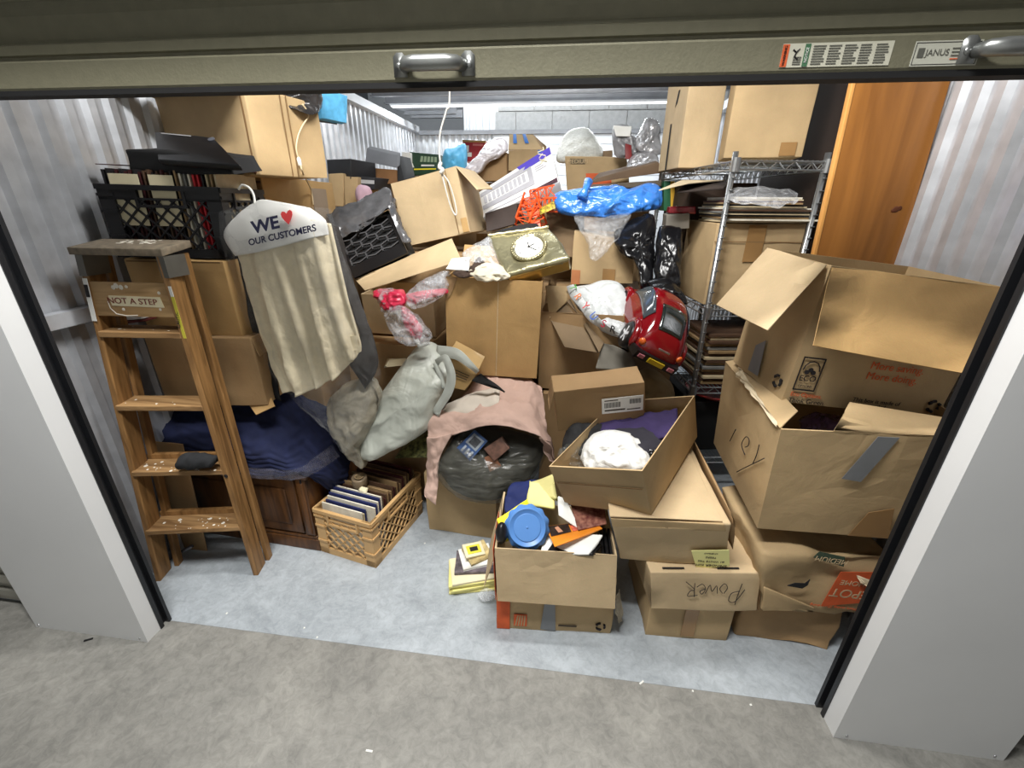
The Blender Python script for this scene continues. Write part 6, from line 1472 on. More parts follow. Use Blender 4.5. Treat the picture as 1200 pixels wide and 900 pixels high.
def RP(x, y, z): return RK[0] + ru * x + rv * y + Vector((0, 0, z))
# box and flat stack on the middle shelf
C8 = [(2.210, 1.278, 1.093), (2.629, 1.319, 1.093), (2.590, 1.722, 1.094), (2.171, 1.680, 1.094), (2.210, 1.277, 1.486), (2.629, 1.319, 1.487), (2.590, 1.721, 1.487), (2.171, 1.680, 1.487)]; r = carton('cardboard_box', 'brown box on the middle shelf of the wire rack with stacked records on it', C8, TAN, seed=80)
decal('seam', C8, 'f', 0.0, 1.0, 0.78, 0.79, SEAM, r, 0.004)
decal('tape', C8, 'f', 0.36, 0.56, 0.55, 0.98, PTAPE, r, 0.004)
r1 = [Vector(p) for p in C8]; z0 = r1[4].z + 0.004
rnd = random.Random(5)
zz = z0
LPC = ['cream', 'white', 'tan', 'black', 'cream', 'grey', 'brown', 'white', 'cream', 'black', 'tan', 'maroon']
for k in range(14):
    s = LPC[k % 12]; t = 0.0055 + 0.003 * rnd.random()
    cx = RP(0.22 + 0.02 * rnd.random(), 0.16 + 0.03 * rnd.random(), 0)
    w = 0.42 if k < 8 else 0.36 - 0.01 * (k - 8)
    c8 = cuboid((cx.x - (0.0 if k < 8 else 0.03), cx.y, zz), (w, 0.31, t), (0, 0, 6 + 5 * rnd.random() - 2))
    tag(solid('record', c8, SLEEVES[SN.index(s)], None, 0.0006, 0, 0, 0, False), 'record in a %s sleeve lying in the stack under the top shelf of the rack' % s, 'record', 'records lying flat on the rack box')
    zz += t + 0.001
ztop = zz
o = cloth('clear_bag', [[[(2.231, 1.250, 1.631), (2.354, 1.250, 1.646), (2.471, 1.220, 1.631), (2.504, 1.200, 1.617)], [(2.176, 1.100, 1.593), (2.269, 1.050, 1.606), (2.368, 1.040, 1.593), (2.446, 1.060, 1.581)], [(2.195, 1.040, 1.573), (2.276, 1.000, 1.567), (2.346, 0.990, 1.555), (2.387, 1.020, 1.574)]]], CLEARH, k=6, amp=0.008, freq=20, seed=81, thick=0)
tag(o, 'crumpled clear plastic sleeve lying on the records under the top shelf', 'sleeve')
o = board('flat_board', [(1.915, 1.250, 1.622), (2.047, 1.280, 1.653), (2.310, 1.600, 1.683), (2.107, 1.660, 1.685)], 0.006, plain('pale_board', (196, 180, 150), 0.6), None, 2, 0.002); tag(o, 'thin pale board sticking out under the top shelf of the rack', 'board')
o = board('flat_board', [(2.008, 1.300, 1.613), (2.217, 1.300, 1.632), (2.337, 1.600, 1.675), (2.122, 1.600, 1.670)], 0.010, plain('dark_board', (52, 44, 40), 0.6), None, 2, 0.002); tag(o, 'dark flat board lying under the thin pale board on the rack', 'board')
gy = thing('patterned_case', 'green and yellow upright case at the far end of the rack', 'case', (2.103, 1.750, 1.542))
for k, (x0, x1, colr) in enumerate(((778, 786, (36, 92, 62)), (786, 791, (206, 160, 50)), (791, 800, (26, 70, 52)))):
    solid('panel', hexq(*[tuple(q_) for q_ in [[(2.086, 1.950, 1.531), (2.127, 1.950, 1.531), (2.102, 1.950, 1.698), (2.063, 1.950, 1.698)], [(2.127, 1.950, 1.531), (2.153, 1.950, 1.531), (2.127, 1.950, 1.698), (2.102, 1.950, 1.698)], [(2.153, 1.950, 1.531), (2.198, 1.950, 1.532), (2.172, 1.950, 1.698), (2.127, 1.950, 1.698)]][k]], (0, 0.2, 0)), plain('case_%d' % k, colr, 0.5), gy, 0.002, 0, 0)
o = solid('red_tin', hexq((2.022, 1.500, 1.523), (2.160, 1.500, 1.524), (2.154, 1.500, 1.557), (2.026, 1.500, 1.556), (0.02, 0.16, 0)), plain('tin_red', (140, 28, 40), 0.25, var=0.3, scale=40, spec=0.7), None, 0.004, 2, 0.002); tag(o, 'dark red wrapped flat tin on the grey block beside the rack post', 'tin')
o = solid('grey_block', hexq((2.017, 1.480, 1.439), (2.137, 1.480, 1.450), (2.125, 1.480, 1.524), (2.010, 1.480, 1.519), (0.02, 0.20, 0)), plain('grey_box', (138, 132, 122), 0.6, var=0.1), None, 0.004, 2, 0.003); tag(o, 'small grey box under the dark red tin beside the rack post', 'box')
o = solid('shade_filler', [RP(0.03, 0.50, 1.10), RP(0.40, 0.50, 1.10), RP(0.40, 0.88, 1.10), RP(0.03, 0.88, 1.10), RP(0.03, 0.50, 1.68), RP(0.40, 0.50, 1.68), RP(0.40, 0.88, 1.68), RP(0.03, 0.88, 1.68)], plain('shade_filler', (58, 44, 34), 0.7), None, 0.004, 0, 0)  # dark box added so the back of the rack reads as shade
tag(o, 'dark box added as shade at the back of the rack behind the stacked records', 'box')
# black bin bags
BINB = plain('bin_bag', (17, 17, 19), 0.26, var=0.2, spec=0.45)
o = pillow('bin_bag', [(1.967, 1.400, 1.443), (1.993, 1.420, 1.467), (2.053, 1.420, 1.459), (2.082, 1.400, 1.436), (2.079, 1.320, 1.285), (2.078, 1.260, 1.176), (2.010, 1.250, 1.175), (1.957, 1.280, 1.237), (1.956, 1.340, 1.322)], 0.06, 0.08, BINB, amp=0.014, freq=18, seed=82); tag(o, 'black bin bag standing on the middle rack shelf beside the brown box', 'bag')
o = pillow('bin_bag', [(1.754, 1.480, 1.413), (1.820, 1.520, 1.469), (1.928, 1.540, 1.521), (1.964, 1.500, 1.472), (1.956, 1.420, 1.357), (1.949, 1.300, 1.191), (1.888, 1.280, 1.175), (1.863, 1.340, 1.278), (1.790, 1.400, 1.329)], 0.06, 0.10, BINB, amp=0.022, freq=18, seed=83); tag(o, 'wrinkled black bin bag hanging outside the rack under the blue bag', 'bag')
o = pillow('bin_bag', [(1.916, 1.220, 1.211), (2.017, 1.220, 1.223), (2.097, 1.160, 1.145), (2.075, 1.140, 1.123), (1.974, 1.160, 1.161)], 0.04, 0.04, BINB, amp=0.014, freq=22, seed=84); tag(o, 'small black plastic bag on the rack shelf edge above the toy car', 'bag')
# records standing on the lower shelf, red bowl
for k in range(16):
    z = SZ[1] + 0.012 + 0.0 ; 
    zc = SZ[1] + 0.012 + k * 0.0175
    p = RP(0.215, 0.17 + 0.01 * math.sin(k * 2.3), zc)
    s = ('tan', 'brown', 'cream', 'brown', 'tan', 'grey')[k % 6]
    tag(solid('record', cuboid(p, (0.34 + 0.02 * math.sin(k * 1.7), 0.31, 0.014), (0, 0, 8.5)), SLEEVES[SN.index(s)], None, 0.001, 0, 0, 0, False), 'record set in a %s sleeve in the stack on the lower rack shelf' % s, 'record', 'records stacked on the lower rack shelf')
o = MB(); o.lathe(RP(0.2, 0.15, SZ[0] + 0.33), (0, 0, 1), [(0.10, 0), (0.155, 0.03), (0.16, 0.04), (0.15, 0.04), (0.10, 0.012)], 28); o = o.build('red_bowl', plain('bowl_red', (140, 40, 34), 0.35), None, True); tag(o, 'dull red bowl on the lower part of the wire rack', 'bowl')
C8 = [RP(0.03, 0.06, SZ[0] + 0.012), RP(0.39, 0.06, SZ[0] + 0.012), RP(0.39, 0.5, SZ[0] + 0.012), RP(0.03, 0.5, SZ[0] + 0.012), RP(0.03, 0.06, SZ[0] + 0.325), RP(0.39, 0.06, SZ[0] + 0.325), RP(0.39, 0.5, SZ[0] + 0.325), RP(0.03, 0.5, SZ[0] + 0.325)]
r = thing('storage_bin', 'black storage bin on the bottom shelf of the wire rack', 'bin', C8[0]); solid('body', C8, BLACKM, r, 0.006, 0, 0)
# tall boxes standing on the rack
for nm, C8, lab, mt, sd_ in (('T1', [(2.064, 1.618, 1.745), (2.250, 1.643, 1.747), (2.206, 1.968, 1.746), (2.020, 1.943, 1.745), (2.060, 1.618, 2.345), (2.246, 1.644, 2.347), (2.202, 1.969, 2.346), (2.016, 1.944, 2.345)], 'tall narrow brown box on top of the rack, nearer the block wall', TAN3, 85), ('T2', [(2.213, 1.374, 1.768), (2.537, 1.323, 1.768), (2.565, 1.505, 1.768), (2.241, 1.555, 1.768), (2.212, 1.373, 2.368), (2.536, 1.322, 2.368), (2.565, 1.504, 2.368), (2.240, 1.554, 2.368)], 'tall brown box with tape at its foot on the rack, beside the dark gap', TAN, 86)):
    r = carton('cardboard_box', lab, C8, mt, seed=sd_, amp=0.002)
    if nm == 'T2':
        decal('tape', C8, 'f', 0.70, 0.90, 0.01, 0.10, PTAPE, r, 0.004)
        decal('crease', C8, 'f', 0, 0, 0, 0, TAN4, r, 0.003, quad=[(0.02, 0.60), (0.03, 0.60), (0.16, 0.80), (0.15, 0.80)])
    else:
        decal('slit', C8, 'l', 0.40, 0.46, 0.0, 0.38, BLACKM, r, 0.003); decal('slit', C8, 'l', 0, 0, 0, 0, BLACKM, r, 0.003, quad=[(0.52, 0.50), (0.60, 0.53), (0.66, 0.62), (0.60, 0.62)])
# orange wooden panel and dark boards behind the rack
ORW = wood('pine_panel', (116, 72, 26), (150, 98, 42), 1.6, (7, 7, 0.7), 0.4)
pn = thing('wooden_panel', 'tall orange stained wooden panel leaning beside the wire rack', 'panel', (2.604, 0.860, 1.387))
pq = [Vector(p) for p in [(2.532, 0.860, 0.002), (2.840, 0.860, 0.002), (2.728, 0.860, 2.150), (2.436, 0.860, 2.150)]]
solid('board', hexq(pq[0], pq[1], pq[2], pq[3], (0.0, 0.022, 0.0)), ORW, pn, 0.003, 0, 0)
solid('edge_strip', hexq(pq[0] - Vector((0.010, 0.002, 0)), pq[0] + Vector((0.002, -0.002, 0)), pq[3] + Vector((0.002, -0.002, 0)), pq[3] - Vector((0.010, 0.002, 0)), (0.0, 0.024, 0.0)), wood('pine_edge', (176, 116, 50), (214, 156, 84), 2.0, (7, 7, 0.7)), pn, 0.002, 0, 0)
kp = pq[0].lerp(pq[1], 0.80).lerp(pq[3].lerp(pq[2], 0.80), 0.723)
m_ = MB()
for dx, dz, r_ in ((0, 0, .011), (0.012, 0.004, .008), (-0.008, -0.004, .007)): m_.lathe(kp + Vector((dx, -0.0005, dz)), (0, -1, 0), [(r_, 0), (r_ * .9, .001), (r_ * .4, .0012)], 12)
m_.build('knot', plain('wood_knot', (84, 42, 16), 0.6), pn, True)
o = solid('brown_board', cuboid((2.66, 1.62, 0.002), (0.03, 0.62, 2.3), (0, 0, 8)), plain('shade_dark_board', (40, 28, 20), 0.7), None, 0.003, 0, 0); tag(o, 'brown board darkened to match the shadow behind the wooden panel', 'board')  # board enlarged and its brown darkened to stand for the shadowed gap

# ================================================================== THE BACK OF THE PILE
# large buried boxes that carry the heap
def plainbox(label, lo, hi, mat=TAN4, seed=0):
    c = [(lo[0], lo[1], lo[2]), (hi[0], lo[1], lo[2]), (hi[0], hi[1], lo[2]), (lo[0], hi[1], lo[2]), (lo[0], lo[1], hi[2]), (hi[0], lo[1], hi[2]), (hi[0], hi[1], hi[2]), (lo[0], hi[1], hi[2])]
    return carton('cardboard_box', label, c, mat, seed=seed)
plainbox('buried brown box carrying the golden brown open box', (0.95, 0.97, 0.37), (1.36, 1.30, 0.765), seed=90)
plainbox('buried brown box on the floor behind the bag of books', (0.93, 1.07, 0), (1.36, 1.42, 0.365), seed=91)
plainbox('buried brown box carrying the open box with the toy car', (1.42, 1.02, 0.0), (1.86, 1.45, 0.66), seed=92)
plainbox('buried tall box carrying the high boxes against the metal wall', (-0.22, 0.95, 0), (0.25, 1.5, 1.19), seed=93)
plainbox('buried box under the tilted box high in the pile', (0.45, 1.42, 0.0), (1.02, 1.85, 1.30), seed=95)
plainbox('buried box under the gilded clock and crumpled paper', (1.08, 1.35 + 0.1, 0.0), (1.40, 1.9, 1.10), seed=96)
plainbox('buried box under the blue bag', (1.45, 1.52, 0.0), (1.98, 1.94, 1.10), seed=97)
plainbox('buried box behind the heap carrying the white and purple carton', (0.9, 1.95, 0.0), (1.9, 2.5, 1.38), seed=98)
plainbox('buried box at the back carrying the printed carton', (1.1, 2.55, 0.0), (2.1, 3.2, 1.66), seed=99)
plainbox('buried box at the back behind the black cases', (-0.2, 1.9, 0.0), (0.8, 2.7, 1.52), seed=100)
plainbox('buried box in the far corner under the red and green cartons', (0.0, 2.72, 0.0), (1.05, 3.6, 1.72), seed=101)

# between clock and blue bag
C8 = hexq((1.539, 1.520, 1.137), (1.889, 1.520, 1.148), (1.881, 1.520, 1.369), (1.539, 1.520, 1.430), (0.02, 0.3, 0.0))
r = carton('cardboard_box', 'brown box with packing tape and orange mark behind the white letter bag', C8, TAN, seed=110); decal('tape', C8, 'f', 0.50, 0.70, 0.0, 0.34, PTAPE, r, 0.004); decal('orange_print', C8, 'f', 0.0, 0.14, 0.0, 0.28, plain('faded_orange', (170, 110, 70), 0.8), r, 0.004)
C8 = hexq((1.386, 1.600, 1.272), (1.564, 1.600, 1.276), (1.549, 1.660, 1.515), (1.373, 1.660, 1.531), (0.05, 0.25, 0.0))
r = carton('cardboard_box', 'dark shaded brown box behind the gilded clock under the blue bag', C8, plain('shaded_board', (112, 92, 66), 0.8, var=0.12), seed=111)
# orange lattice toy crane
cr_ = thing('toy_crane', 'orange plastic lattice toy crane lying in front of the white and purple carton', 'toy', (1.309, 1.550, 1.470))
ORP = plain('crane_orange', (224, 84, 36), 0.4, var=0.06)
def truss(p, q, w, up, n, parent, name='lattice_boom', rad=0.005):
    p, q, up = V3(p), V3(q), V3(up); d = (q - p).normalized(); a = d.cross(up).normalized() * w / 2; b = a.cross(d).normalized() * w / 2
    m2 = MB(); cs_ = [a + b, a - b, -a - b, -a + b]
    for c in cs_: m2.bar(p + c, q + c, rad * 1.6, rad * 1.6)
    for k in range(n):
        t0, t1 = k / n, (k + 1) / n
        for i in range(4):
            c0, c1 = cs_[i], cs_[(i + 1) % 4]
            m2.bar(p.lerp(q, t0) + c0, p.lerp(q, t1) + c1, rad, rad); m2.bar(p.lerp(q, t0) + c0, p.lerp(q, t0) + c1, rad, rad)
    return m2.build(name, ORP, parent)
truss((1.252, 1.500, 1.462), (1.289, 1.580, 1.592), 0.075, (0, 1, 0), 4, cr_); truss((1.346, 1.500, 1.463), (1.289, 1.580, 1.592), 0.07, (0, 1, 0), 4, cr_)
truss((1.289, 1.580, 1.601), (1.419, 1.600, 1.628), 0.06, (0, 0, 1), 3, cr_, 'lattice_jib'); truss((1.358, 1.560, 1.558), (1.433, 1.580, 1.559), 0.07, (0, 0, 1), 3, cr_, 'lattice_jib')
solid('cabin', hexq((1.290, 1.490, 1.489), (1.355, 1.490, 1.498), (1.338, 1.520, 1.545), (1.282, 1.520, 1.540), (0, 0.05, 0)), ORP, cr_, 0.003, 0, 0)
solid('tower_foot', hexq((1.312, 1.470, 1.437), (1.358, 1.470, 1.447), (1.351, 1.490, 1.485), (1.305, 1.490, 1.480), (0, 0.05, 0)), ORP, cr_, 0.003, 0, 0)
o = solid('printed_strip', hexq((1.353, 1.450, 1.508), (1.433, 1.450, 1.542), (1.422, 1.470, 1.571), (1.346, 1.470, 1.533), (0, 0.05, 0.01)), plain('black_yellow_print', (34, 30, 26), 0.5, var=0.9, scale=70, tint=(220, 190, 60)), None, 0.002, 0, 0); tag(o, 'black and yellow printed strip lying across the orange toy crane', 'strip')
o = pillow('black_cloth', [(1.129, 1.320, 1.421), (1.211, 1.380, 1.449), (1.321, 1.400, 1.466), (1.358, 1.340, 1.436), (1.302, 1.280, 1.414), (1.220, 1.240, 1.407)], 0.03, 0.04, BLACKM, amp=0.014, freq=20, seed=112); tag(o, 'black crumpled cloth lying between the orange toy crane and the gilded clock', 'cloth')
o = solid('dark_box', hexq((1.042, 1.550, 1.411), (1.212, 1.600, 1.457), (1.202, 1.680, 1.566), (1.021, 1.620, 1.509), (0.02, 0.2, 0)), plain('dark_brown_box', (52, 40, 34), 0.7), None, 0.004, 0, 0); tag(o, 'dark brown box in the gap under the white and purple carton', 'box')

# white and purple product carton, tilted
wp = [Vector(p) for p in ((0.991, 1.720, 1.483), (1.436, 1.760, 1.682), (1.372, 1.900, 1.877), (0.935, 1.860, 1.623))]
C8 = hexq(*wp, (wp[1] - wp[0]).cross(wp[3] - wp[0]).normalized() * -0.16)
r = carton('product_carton', 'long white product carton with purple end band, tilted high in the pile', C8, plain('white_carton', (230, 230, 228), 0.4, var=0.02), seed=113, amp=0.001, bev=0.003, group=None)
PUR = plain('purple_band', (82, 70, 176), 0.45, var=0.05)
decal('purple_band', C8, 'f', 0, 0, 0, 0, PUR, r, 0.003, quad=[(0.60, 0.78), (0.99, 0.80), (0.99, 0.995), (0.55, 0.995)])
decal('purple_band', C8, 'f', 0, 0, 0, 0, plain('dark_band', (64, 40, 50), 0.5, var=0.4, scale=40), r, 0.003, quad=[(0.62, 0.005), (0.99, 0.005), (0.99, 0.12), (0.70, 0.10)])
decal('grey_band', C8, 'f', 0.03, 0.70, 0.74, 0.88, plain('grey_band', (170, 170, 176), 0.5), r, 0.003); decal('grey_band', C8, 'f', 0.03, 0.70, 0.24, 0.40, plain('grey_band', (170, 170, 176), 0.5), r, 0.003); decal('grey_band', C8, 'f', 0.66, 0.72, 0.24, 0.88, plain('grey_band', (170, 170, 176), 0.5), r, 0.003)
for k in range(10):
    decal('print', C8, 'f', 0.06 + k * 0.058, 0.10 + k * 0.058, 0.44, 0.70, plain('pale_print', (176, 176, 182), 0.6), r, 0.003)
for k in range(3): decal('print', C8, 'f', 0.76, 0.90 - 0.03 * k, 0.56 + 0.06 * k, 0.58 + 0.06 * k, plain('pale_print', (176, 176, 182), 0.6), r, 0.003)
decal('print', C8, 'f', 0.06, 0.6, 0.08, 0.11, plain('pale_print', (176, 176, 182), 0.6), r, 0.003)
face_text('lettering', 'XXL', C8, 'f', 0.885, 0.89, 0.045, CREAM, r, 0.005, rot=90)

# printed moving box, bubble wrap, silver bags, dark boards
C8 = hexq((1.482, 2.550, 1.642), (1.938, 2.550, 1.668), (1.902, 2.600, 1.880), (1.449, 2.600, 1.892), (0.02, 0.35, 0.0))
r = carton('cardboard_box', 'brown moving box with orange square print at the back, under the bubble wrap', C8, TAN, seed=114); decal('green_print', C8, 'f', 0.08, 0.32, 0.78, 0.93, plain('dark_print_block', (96, 84, 62), 0.7), r, 0.005); decal('orange_print', C8, 'f', 0.32, 0.72, 0.0, 0.52, ORANGE, r, 0.005); face_text('lettering', 'MEDIUM', C8, 'f', 0.2, 0.85, 0.03, TAN3, r, 0.007)
BUB = plain('bubble_wrap', (190, 190, 182), 0.35, var=0.12, scale=60, bump=0.9, bscale=90)
o = pillow('bubble_wrap', [(1.399, 2.650, 1.856), (1.397, 2.750, 1.970), (1.455, 2.850, 2.080), (1.578, 2.900, 2.120), (1.652, 2.850, 2.072), (1.728, 2.750, 1.951), (1.711, 2.700, 1.883), (1.565, 2.650, 1.856)], 0.10, 0.12, BUB, amp=0.008, freq=16, seed=115); tag(o, 'rounded bubble wrapped thing on the moving box at the back', 'parcel')
o = solid('brown_flap_box', hexq((1.630, 2.750, 1.888), (1.809, 2.750, 1.899), (1.805, 2.750, 1.945), (1.639, 2.750, 1.934), (0, 0.2, 0)), plain('taupe_board', (128, 108, 84), 0.7), None, 0.003, 0, 0); tag(o, 'taupe cardboard piece between the bubble wrap and the silver bags', 'cardboard')
SILV = plain('silver_film', (170, 170, 172), 0.22, 0.3, var=0.35, scale=12, spec=0.8)
o = pillow('silver_bag', [(1.920, 2.350, 1.959), (1.956, 2.400, 2.040), (2.000, 2.450, 2.107), (2.065, 2.400, 2.059), (2.081, 2.300, 1.888), (2.003, 2.280, 1.876), (1.937, 2.300, 1.898)], 0.06, 0.08, SILV, amp=0.028, freq=16, seed=116); tag(o, 'crinkled silver grey plastic bag beside the tall box on the rack', 'bag')
o = pillow('grey_bag', [(1.772, 2.500, 2.056), (1.869, 2.500, 2.071), (1.912, 2.450, 1.997), (1.951, 2.400, 1.898), (1.880, 2.400, 1.867), (1.805, 2.420, 1.880)], 0.06, 0.08, plain('grey_film', (136, 136, 138), 0.3, var=0.3, scale=14, spec=0.7), amp=0.022, freq=16, seed=117); tag(o, 'grey plastic bag behind the small red tag', 'bag')
o = paper('white_paper', 'white sheet on the grey plastic bag at the back', [(1.791, 2.380, 1.989), (1.881, 2.380, 1.988), (1.890, 2.420, 2.049), (1.771, 2.420, 2.055)], 0.004, WHITE, amp=0.006)
o = solid('red_tag', hexq((1.859, 2.300, 1.848), (1.904, 2.300, 1.843), (1.891, 2.320, 1.931), (1.851, 2.320, 1.941), (0.0, 0.03, 0)), plain('deep_red', (120, 24, 26), 0.5), None, 0.002, 0, 0); tag(o, 'small deep red tag among the plastic bags at the back', 'tag')
o = pillow('clear_bag', [(1.870, 2.250, 1.793), (1.923, 2.300, 1.878), (2.032, 2.300, 1.888), (2.069, 2.250, 1.833), (2.025, 2.200, 1.809), (1.921, 2.200, 1.780)], 0.05, 0.06, SILV, amp=0.022, freq=18, seed=118); tag(o, 'pale crinkled plastic lying on the dark flat boards' , 'bag')
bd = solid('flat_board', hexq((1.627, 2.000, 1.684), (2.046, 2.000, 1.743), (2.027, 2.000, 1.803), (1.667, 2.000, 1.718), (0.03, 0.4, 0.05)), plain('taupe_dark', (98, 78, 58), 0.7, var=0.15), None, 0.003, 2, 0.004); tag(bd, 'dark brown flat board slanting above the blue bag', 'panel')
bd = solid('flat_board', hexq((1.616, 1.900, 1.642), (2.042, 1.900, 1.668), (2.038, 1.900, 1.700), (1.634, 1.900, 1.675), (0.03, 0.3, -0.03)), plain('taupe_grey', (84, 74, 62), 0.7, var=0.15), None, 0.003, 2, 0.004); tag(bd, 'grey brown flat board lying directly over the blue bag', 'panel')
BLUEB = plain('blue_film', (56, 122, 206), 0.28, var=0.15, scale=10, spec=0.7, bump=0.8, bscale=12, bdist=0.03)
bg = thing('blue_bag', 'bright blue knotted plastic bag high in the pile beside the rack', 'bag', (1.735, 1.650, 1.517))
pillow('body', [(1.422, 1.600, 1.576), (1.452, 1.620, 1.625), (1.606, 1.660, 1.648), (1.747, 1.680, 1.663), (1.833, 1.680, 1.646), (1.931, 1.680, 1.676), (1.995, 1.660, 1.650), (1.997, 1.620, 1.581), (1.972, 1.600, 1.542), (1.866, 1.580, 1.524), (1.730, 1.560, 1.492), (1.591, 1.560, 1.499), (1.473, 1.570, 1.515)], 0.10, 0.12, BLUEB, bg, amp=0.024, freq=13, seed=119, rings=20)
m_ = MB(); m_.tube([(1.569, 1.500, 1.594), (1.584, 1.520, 1.635), (1.600, 1.560, 1.678)], [0.030, 0.016, 0.024], 10); m_.build('knot', BLUEB, bg, True)
o = pillow('clear_bag', [(1.539, 1.520, 1.504), (1.658, 1.500, 1.493), (1.825, 1.500, 1.521), (1.793, 1.460, 1.445), (1.735, 1.420, 1.370), (1.685, 1.380, 1.299), (1.632, 1.380, 1.293), (1.609, 1.420, 1.376), (1.570, 1.460, 1.442)], 0.05, 0.05, CLEAR, amp=0.020, freq=18, seed=120); tag(o, 'empty clear plastic bag hanging down below the blue bag', 'bag')

# back corner: black cases, green, blue, red cartons
c0 = [Vector(p) for p in ((0.055, 1.980, 1.708), (0.176, 2.100, 1.719), (0.180, 2.100, 1.808), (0.072, 1.980, 1.823))]
bk = thing('black_case', 'black lidded case standing near the big box by the metal wall', 'case', c0[0])
C8 = [(-0.200, 2.160, 1.700), (0.045, 2.000, 1.704), (0.139, 2.200, 1.725), (-0.104, 2.360, 1.721), (-0.191, 2.160, 1.834), (0.062, 2.000, 1.825), (0.144, 2.200, 1.816), (-0.101, 2.360, 1.834)]
solid('body', C8, plain('charcoal_case', (36, 37, 40), 0.5, var=0.1), bk, 0.004, 0, 0)
o = solid('black_case', hexq((0.054, 2.050, 1.643), (0.182, 2.050, 1.644), (0.191, 2.050, 1.717), (0.066, 2.050, 1.727), (0.04, 0.2, 0)), plain('charcoal_case', (36, 37, 40), 0.5, var=0.1), None, 0.003, 0, 0); tag(o, 'small black case with pale stripe under the lidded black case', 'case')
c8 = hexq((0.054, 2.050, 1.643), (0.182, 2.050, 1.644), (0.191, 2.050, 1.717), (0.066, 2.050, 1.727), (0.04, 0.2, 0))
decal('stripe', c8, 'f', 0.05, 1.0, 0.45, 0.75, plain('stripe_grey', (170, 172, 172), 0.5), o, 0.003)
bx = thing('black_box', 'black box with grey lid panel tilted against the corrugated metal wall', 'box', (0.150, 2.300, 1.691))
solid('lid', hexq((0.034, 2.280, 1.833), (0.280, 2.240, 1.787), (0.257, 2.340, 1.876), (0.013, 2.380, 1.925), (0.01, 0.04, 0.02)), plain('grey_lid', (104, 106, 110), 0.6, var=0.1), bx, 0.003, 0, 0)
solid('side', hexq((0.301, 2.180, 1.702), (0.343, 2.200, 1.704), (0.248, 2.380, 1.880), (0.249, 2.340, 1.865), (0.02, 0.2, 0.0)), BLACKM, bx, 0.002, 0, 0)
o = solid('brown_carton', hexq((0.121, 2.200, 1.681), (0.292, 2.200, 1.687), (0.272, 2.260, 1.777), (0.108, 2.260, 1.788), (0.0, 0.2, 0)), plain('rust_board', (124, 88, 54), 0.7), None, 0.003, 0, 0); tag(o, 'rusty brown carton under the tilted grey lid', 'carton')
for k, (x0, x1, y0, y1, lab) in enumerate(((386, 403, 206, 240, 'narrow brown box next to the big box with the cable'), (404, 420, 208, 240, 'narrow brown box between the black cases and the garment bag'))):
    C8 = [None] * 8
    C8 = hexq(*[tuple(q_) for q_ in [[(-0.134, 2.000, 1.533), (-0.029, 2.000, 1.534), (-0.005, 2.000, 1.734), (-0.107, 2.000, 1.734)], [(-0.023, 2.000, 1.535), (0.077, 2.000, 1.546), (0.095, 2.000, 1.719), (-0.000, 2.000, 1.724)]][k]], (0.02, 0.3, 0)); r = carton('cardboard_box', lab, C8, TAN, seed=120 + k)
o = blob('pink_cloth', (0.150, 1.950, 1.599), (0.05, 0.07, 0.07), plain('soft_pink', (206, 172, 186), 0.9), amp=0.01, freq=20, sub=3); tag(o, 'soft pink cloth peeking between the brown box and garment bag', 'cloth')
C8 = hexq((0.092, 2.900, 1.774), (0.400, 2.900, 1.788), (0.408, 2.900, 1.934), (0.153, 2.900, 1.954), (0.0, 0.3, 0))
r = carton('product_carton', 'dark green printed carton with yellow lettering at the back', C8, plain('carton_green', (34, 66, 46), 0.45, var=0.15, scale=10), seed=122, amp=0.001, group=None)
decal('white_panel', C8, 'l', 0, 1, 0, 1, WHITE, r, 0.003)
for k in range(5): decal('print', C8, 'f', 0.40 + k * 0.11, 0.48 + k * 0.11, 0.60, 0.86, plain('pale_green', (150, 170, 140), 0.6), r, 0.003)
decal('print', C8, 'f', 0.45, 0.85, 0.40, 0.48, WHITE, r, 0.003); decal('print', C8, 'f', 0.25, 0.9, 0.24, 0.30, plain('bright_yellow', (244, 226, 40), 0.6), r, 0.003); decal('print', C8, 'f', 0, 0, 0, 0, WHITE, r, 0.003, quad=[(0.05, 0.72), (0.08, 0.74), (0.25, 0.35), (0.20, 0.35)])
solid('white_box', hexq((0.069, 2.880, 1.773), (0.166, 2.860, 1.766), (0.174, 2.860, 1.944), (0.094, 2.880, 1.952), (0.0, 0.2, 0)), WHITE, r, 0.003, 0, 0)
o = pillow('blue_tissue', [(0.478, 2.750, 1.785), (0.494, 2.750, 1.944), (0.558, 2.800, 1.967), (0.638, 2.850, 1.996), (0.655, 2.750, 1.804), (0.591, 2.720, 1.772)], 0.08, 0.06, plain('sky_blue', (86, 172, 214), 0.5, var=0.1), amp=0.014, freq=14, seed=123); tag(o, 'sky blue crumpled bag between the green and red cartons', 'bag')
C8 = hexq((0.597, 2.950, 1.888), (0.764, 2.950, 1.888), (0.795, 2.950, 2.037), (0.595, 2.950, 2.045), (0.0, 0.25, 0))
r = carton('product_carton', 'red carton with white label at the back of the unit', C8, plain('carton_red', (166, 38, 48), 0.45, var=0.1), seed=124, amp=0.001, group=None)
decal('label', C8, 'f', 0.05, 0.28, 0.45, 0.75, WHITE, r, 0.003); decal('label', C8, 'f', 0.05, 0.42, 0.22, 0.42, WHITE, r, 0.003); decal('band', C8, 'f', 0.0, 1.0, 0.9, 1.0, TAN2, r, 0.003); decal('print', C8, 'f', 0.45, 0.9, 0.74, 0.84, plain('pale_red', (206, 120, 120), 0.6), r, 0.003)
C8 = hexq((0.774, 2.600, 1.723), (1.015, 2.600, 1.724), (1.005, 2.660, 1.927), (0.783, 2.640, 1.891), (0.0, 0.3, 0))
r = carton('cardboard_box', 'shaded brown box under the clear pink tinged bag at the back', C8, TAN4, seed=125)
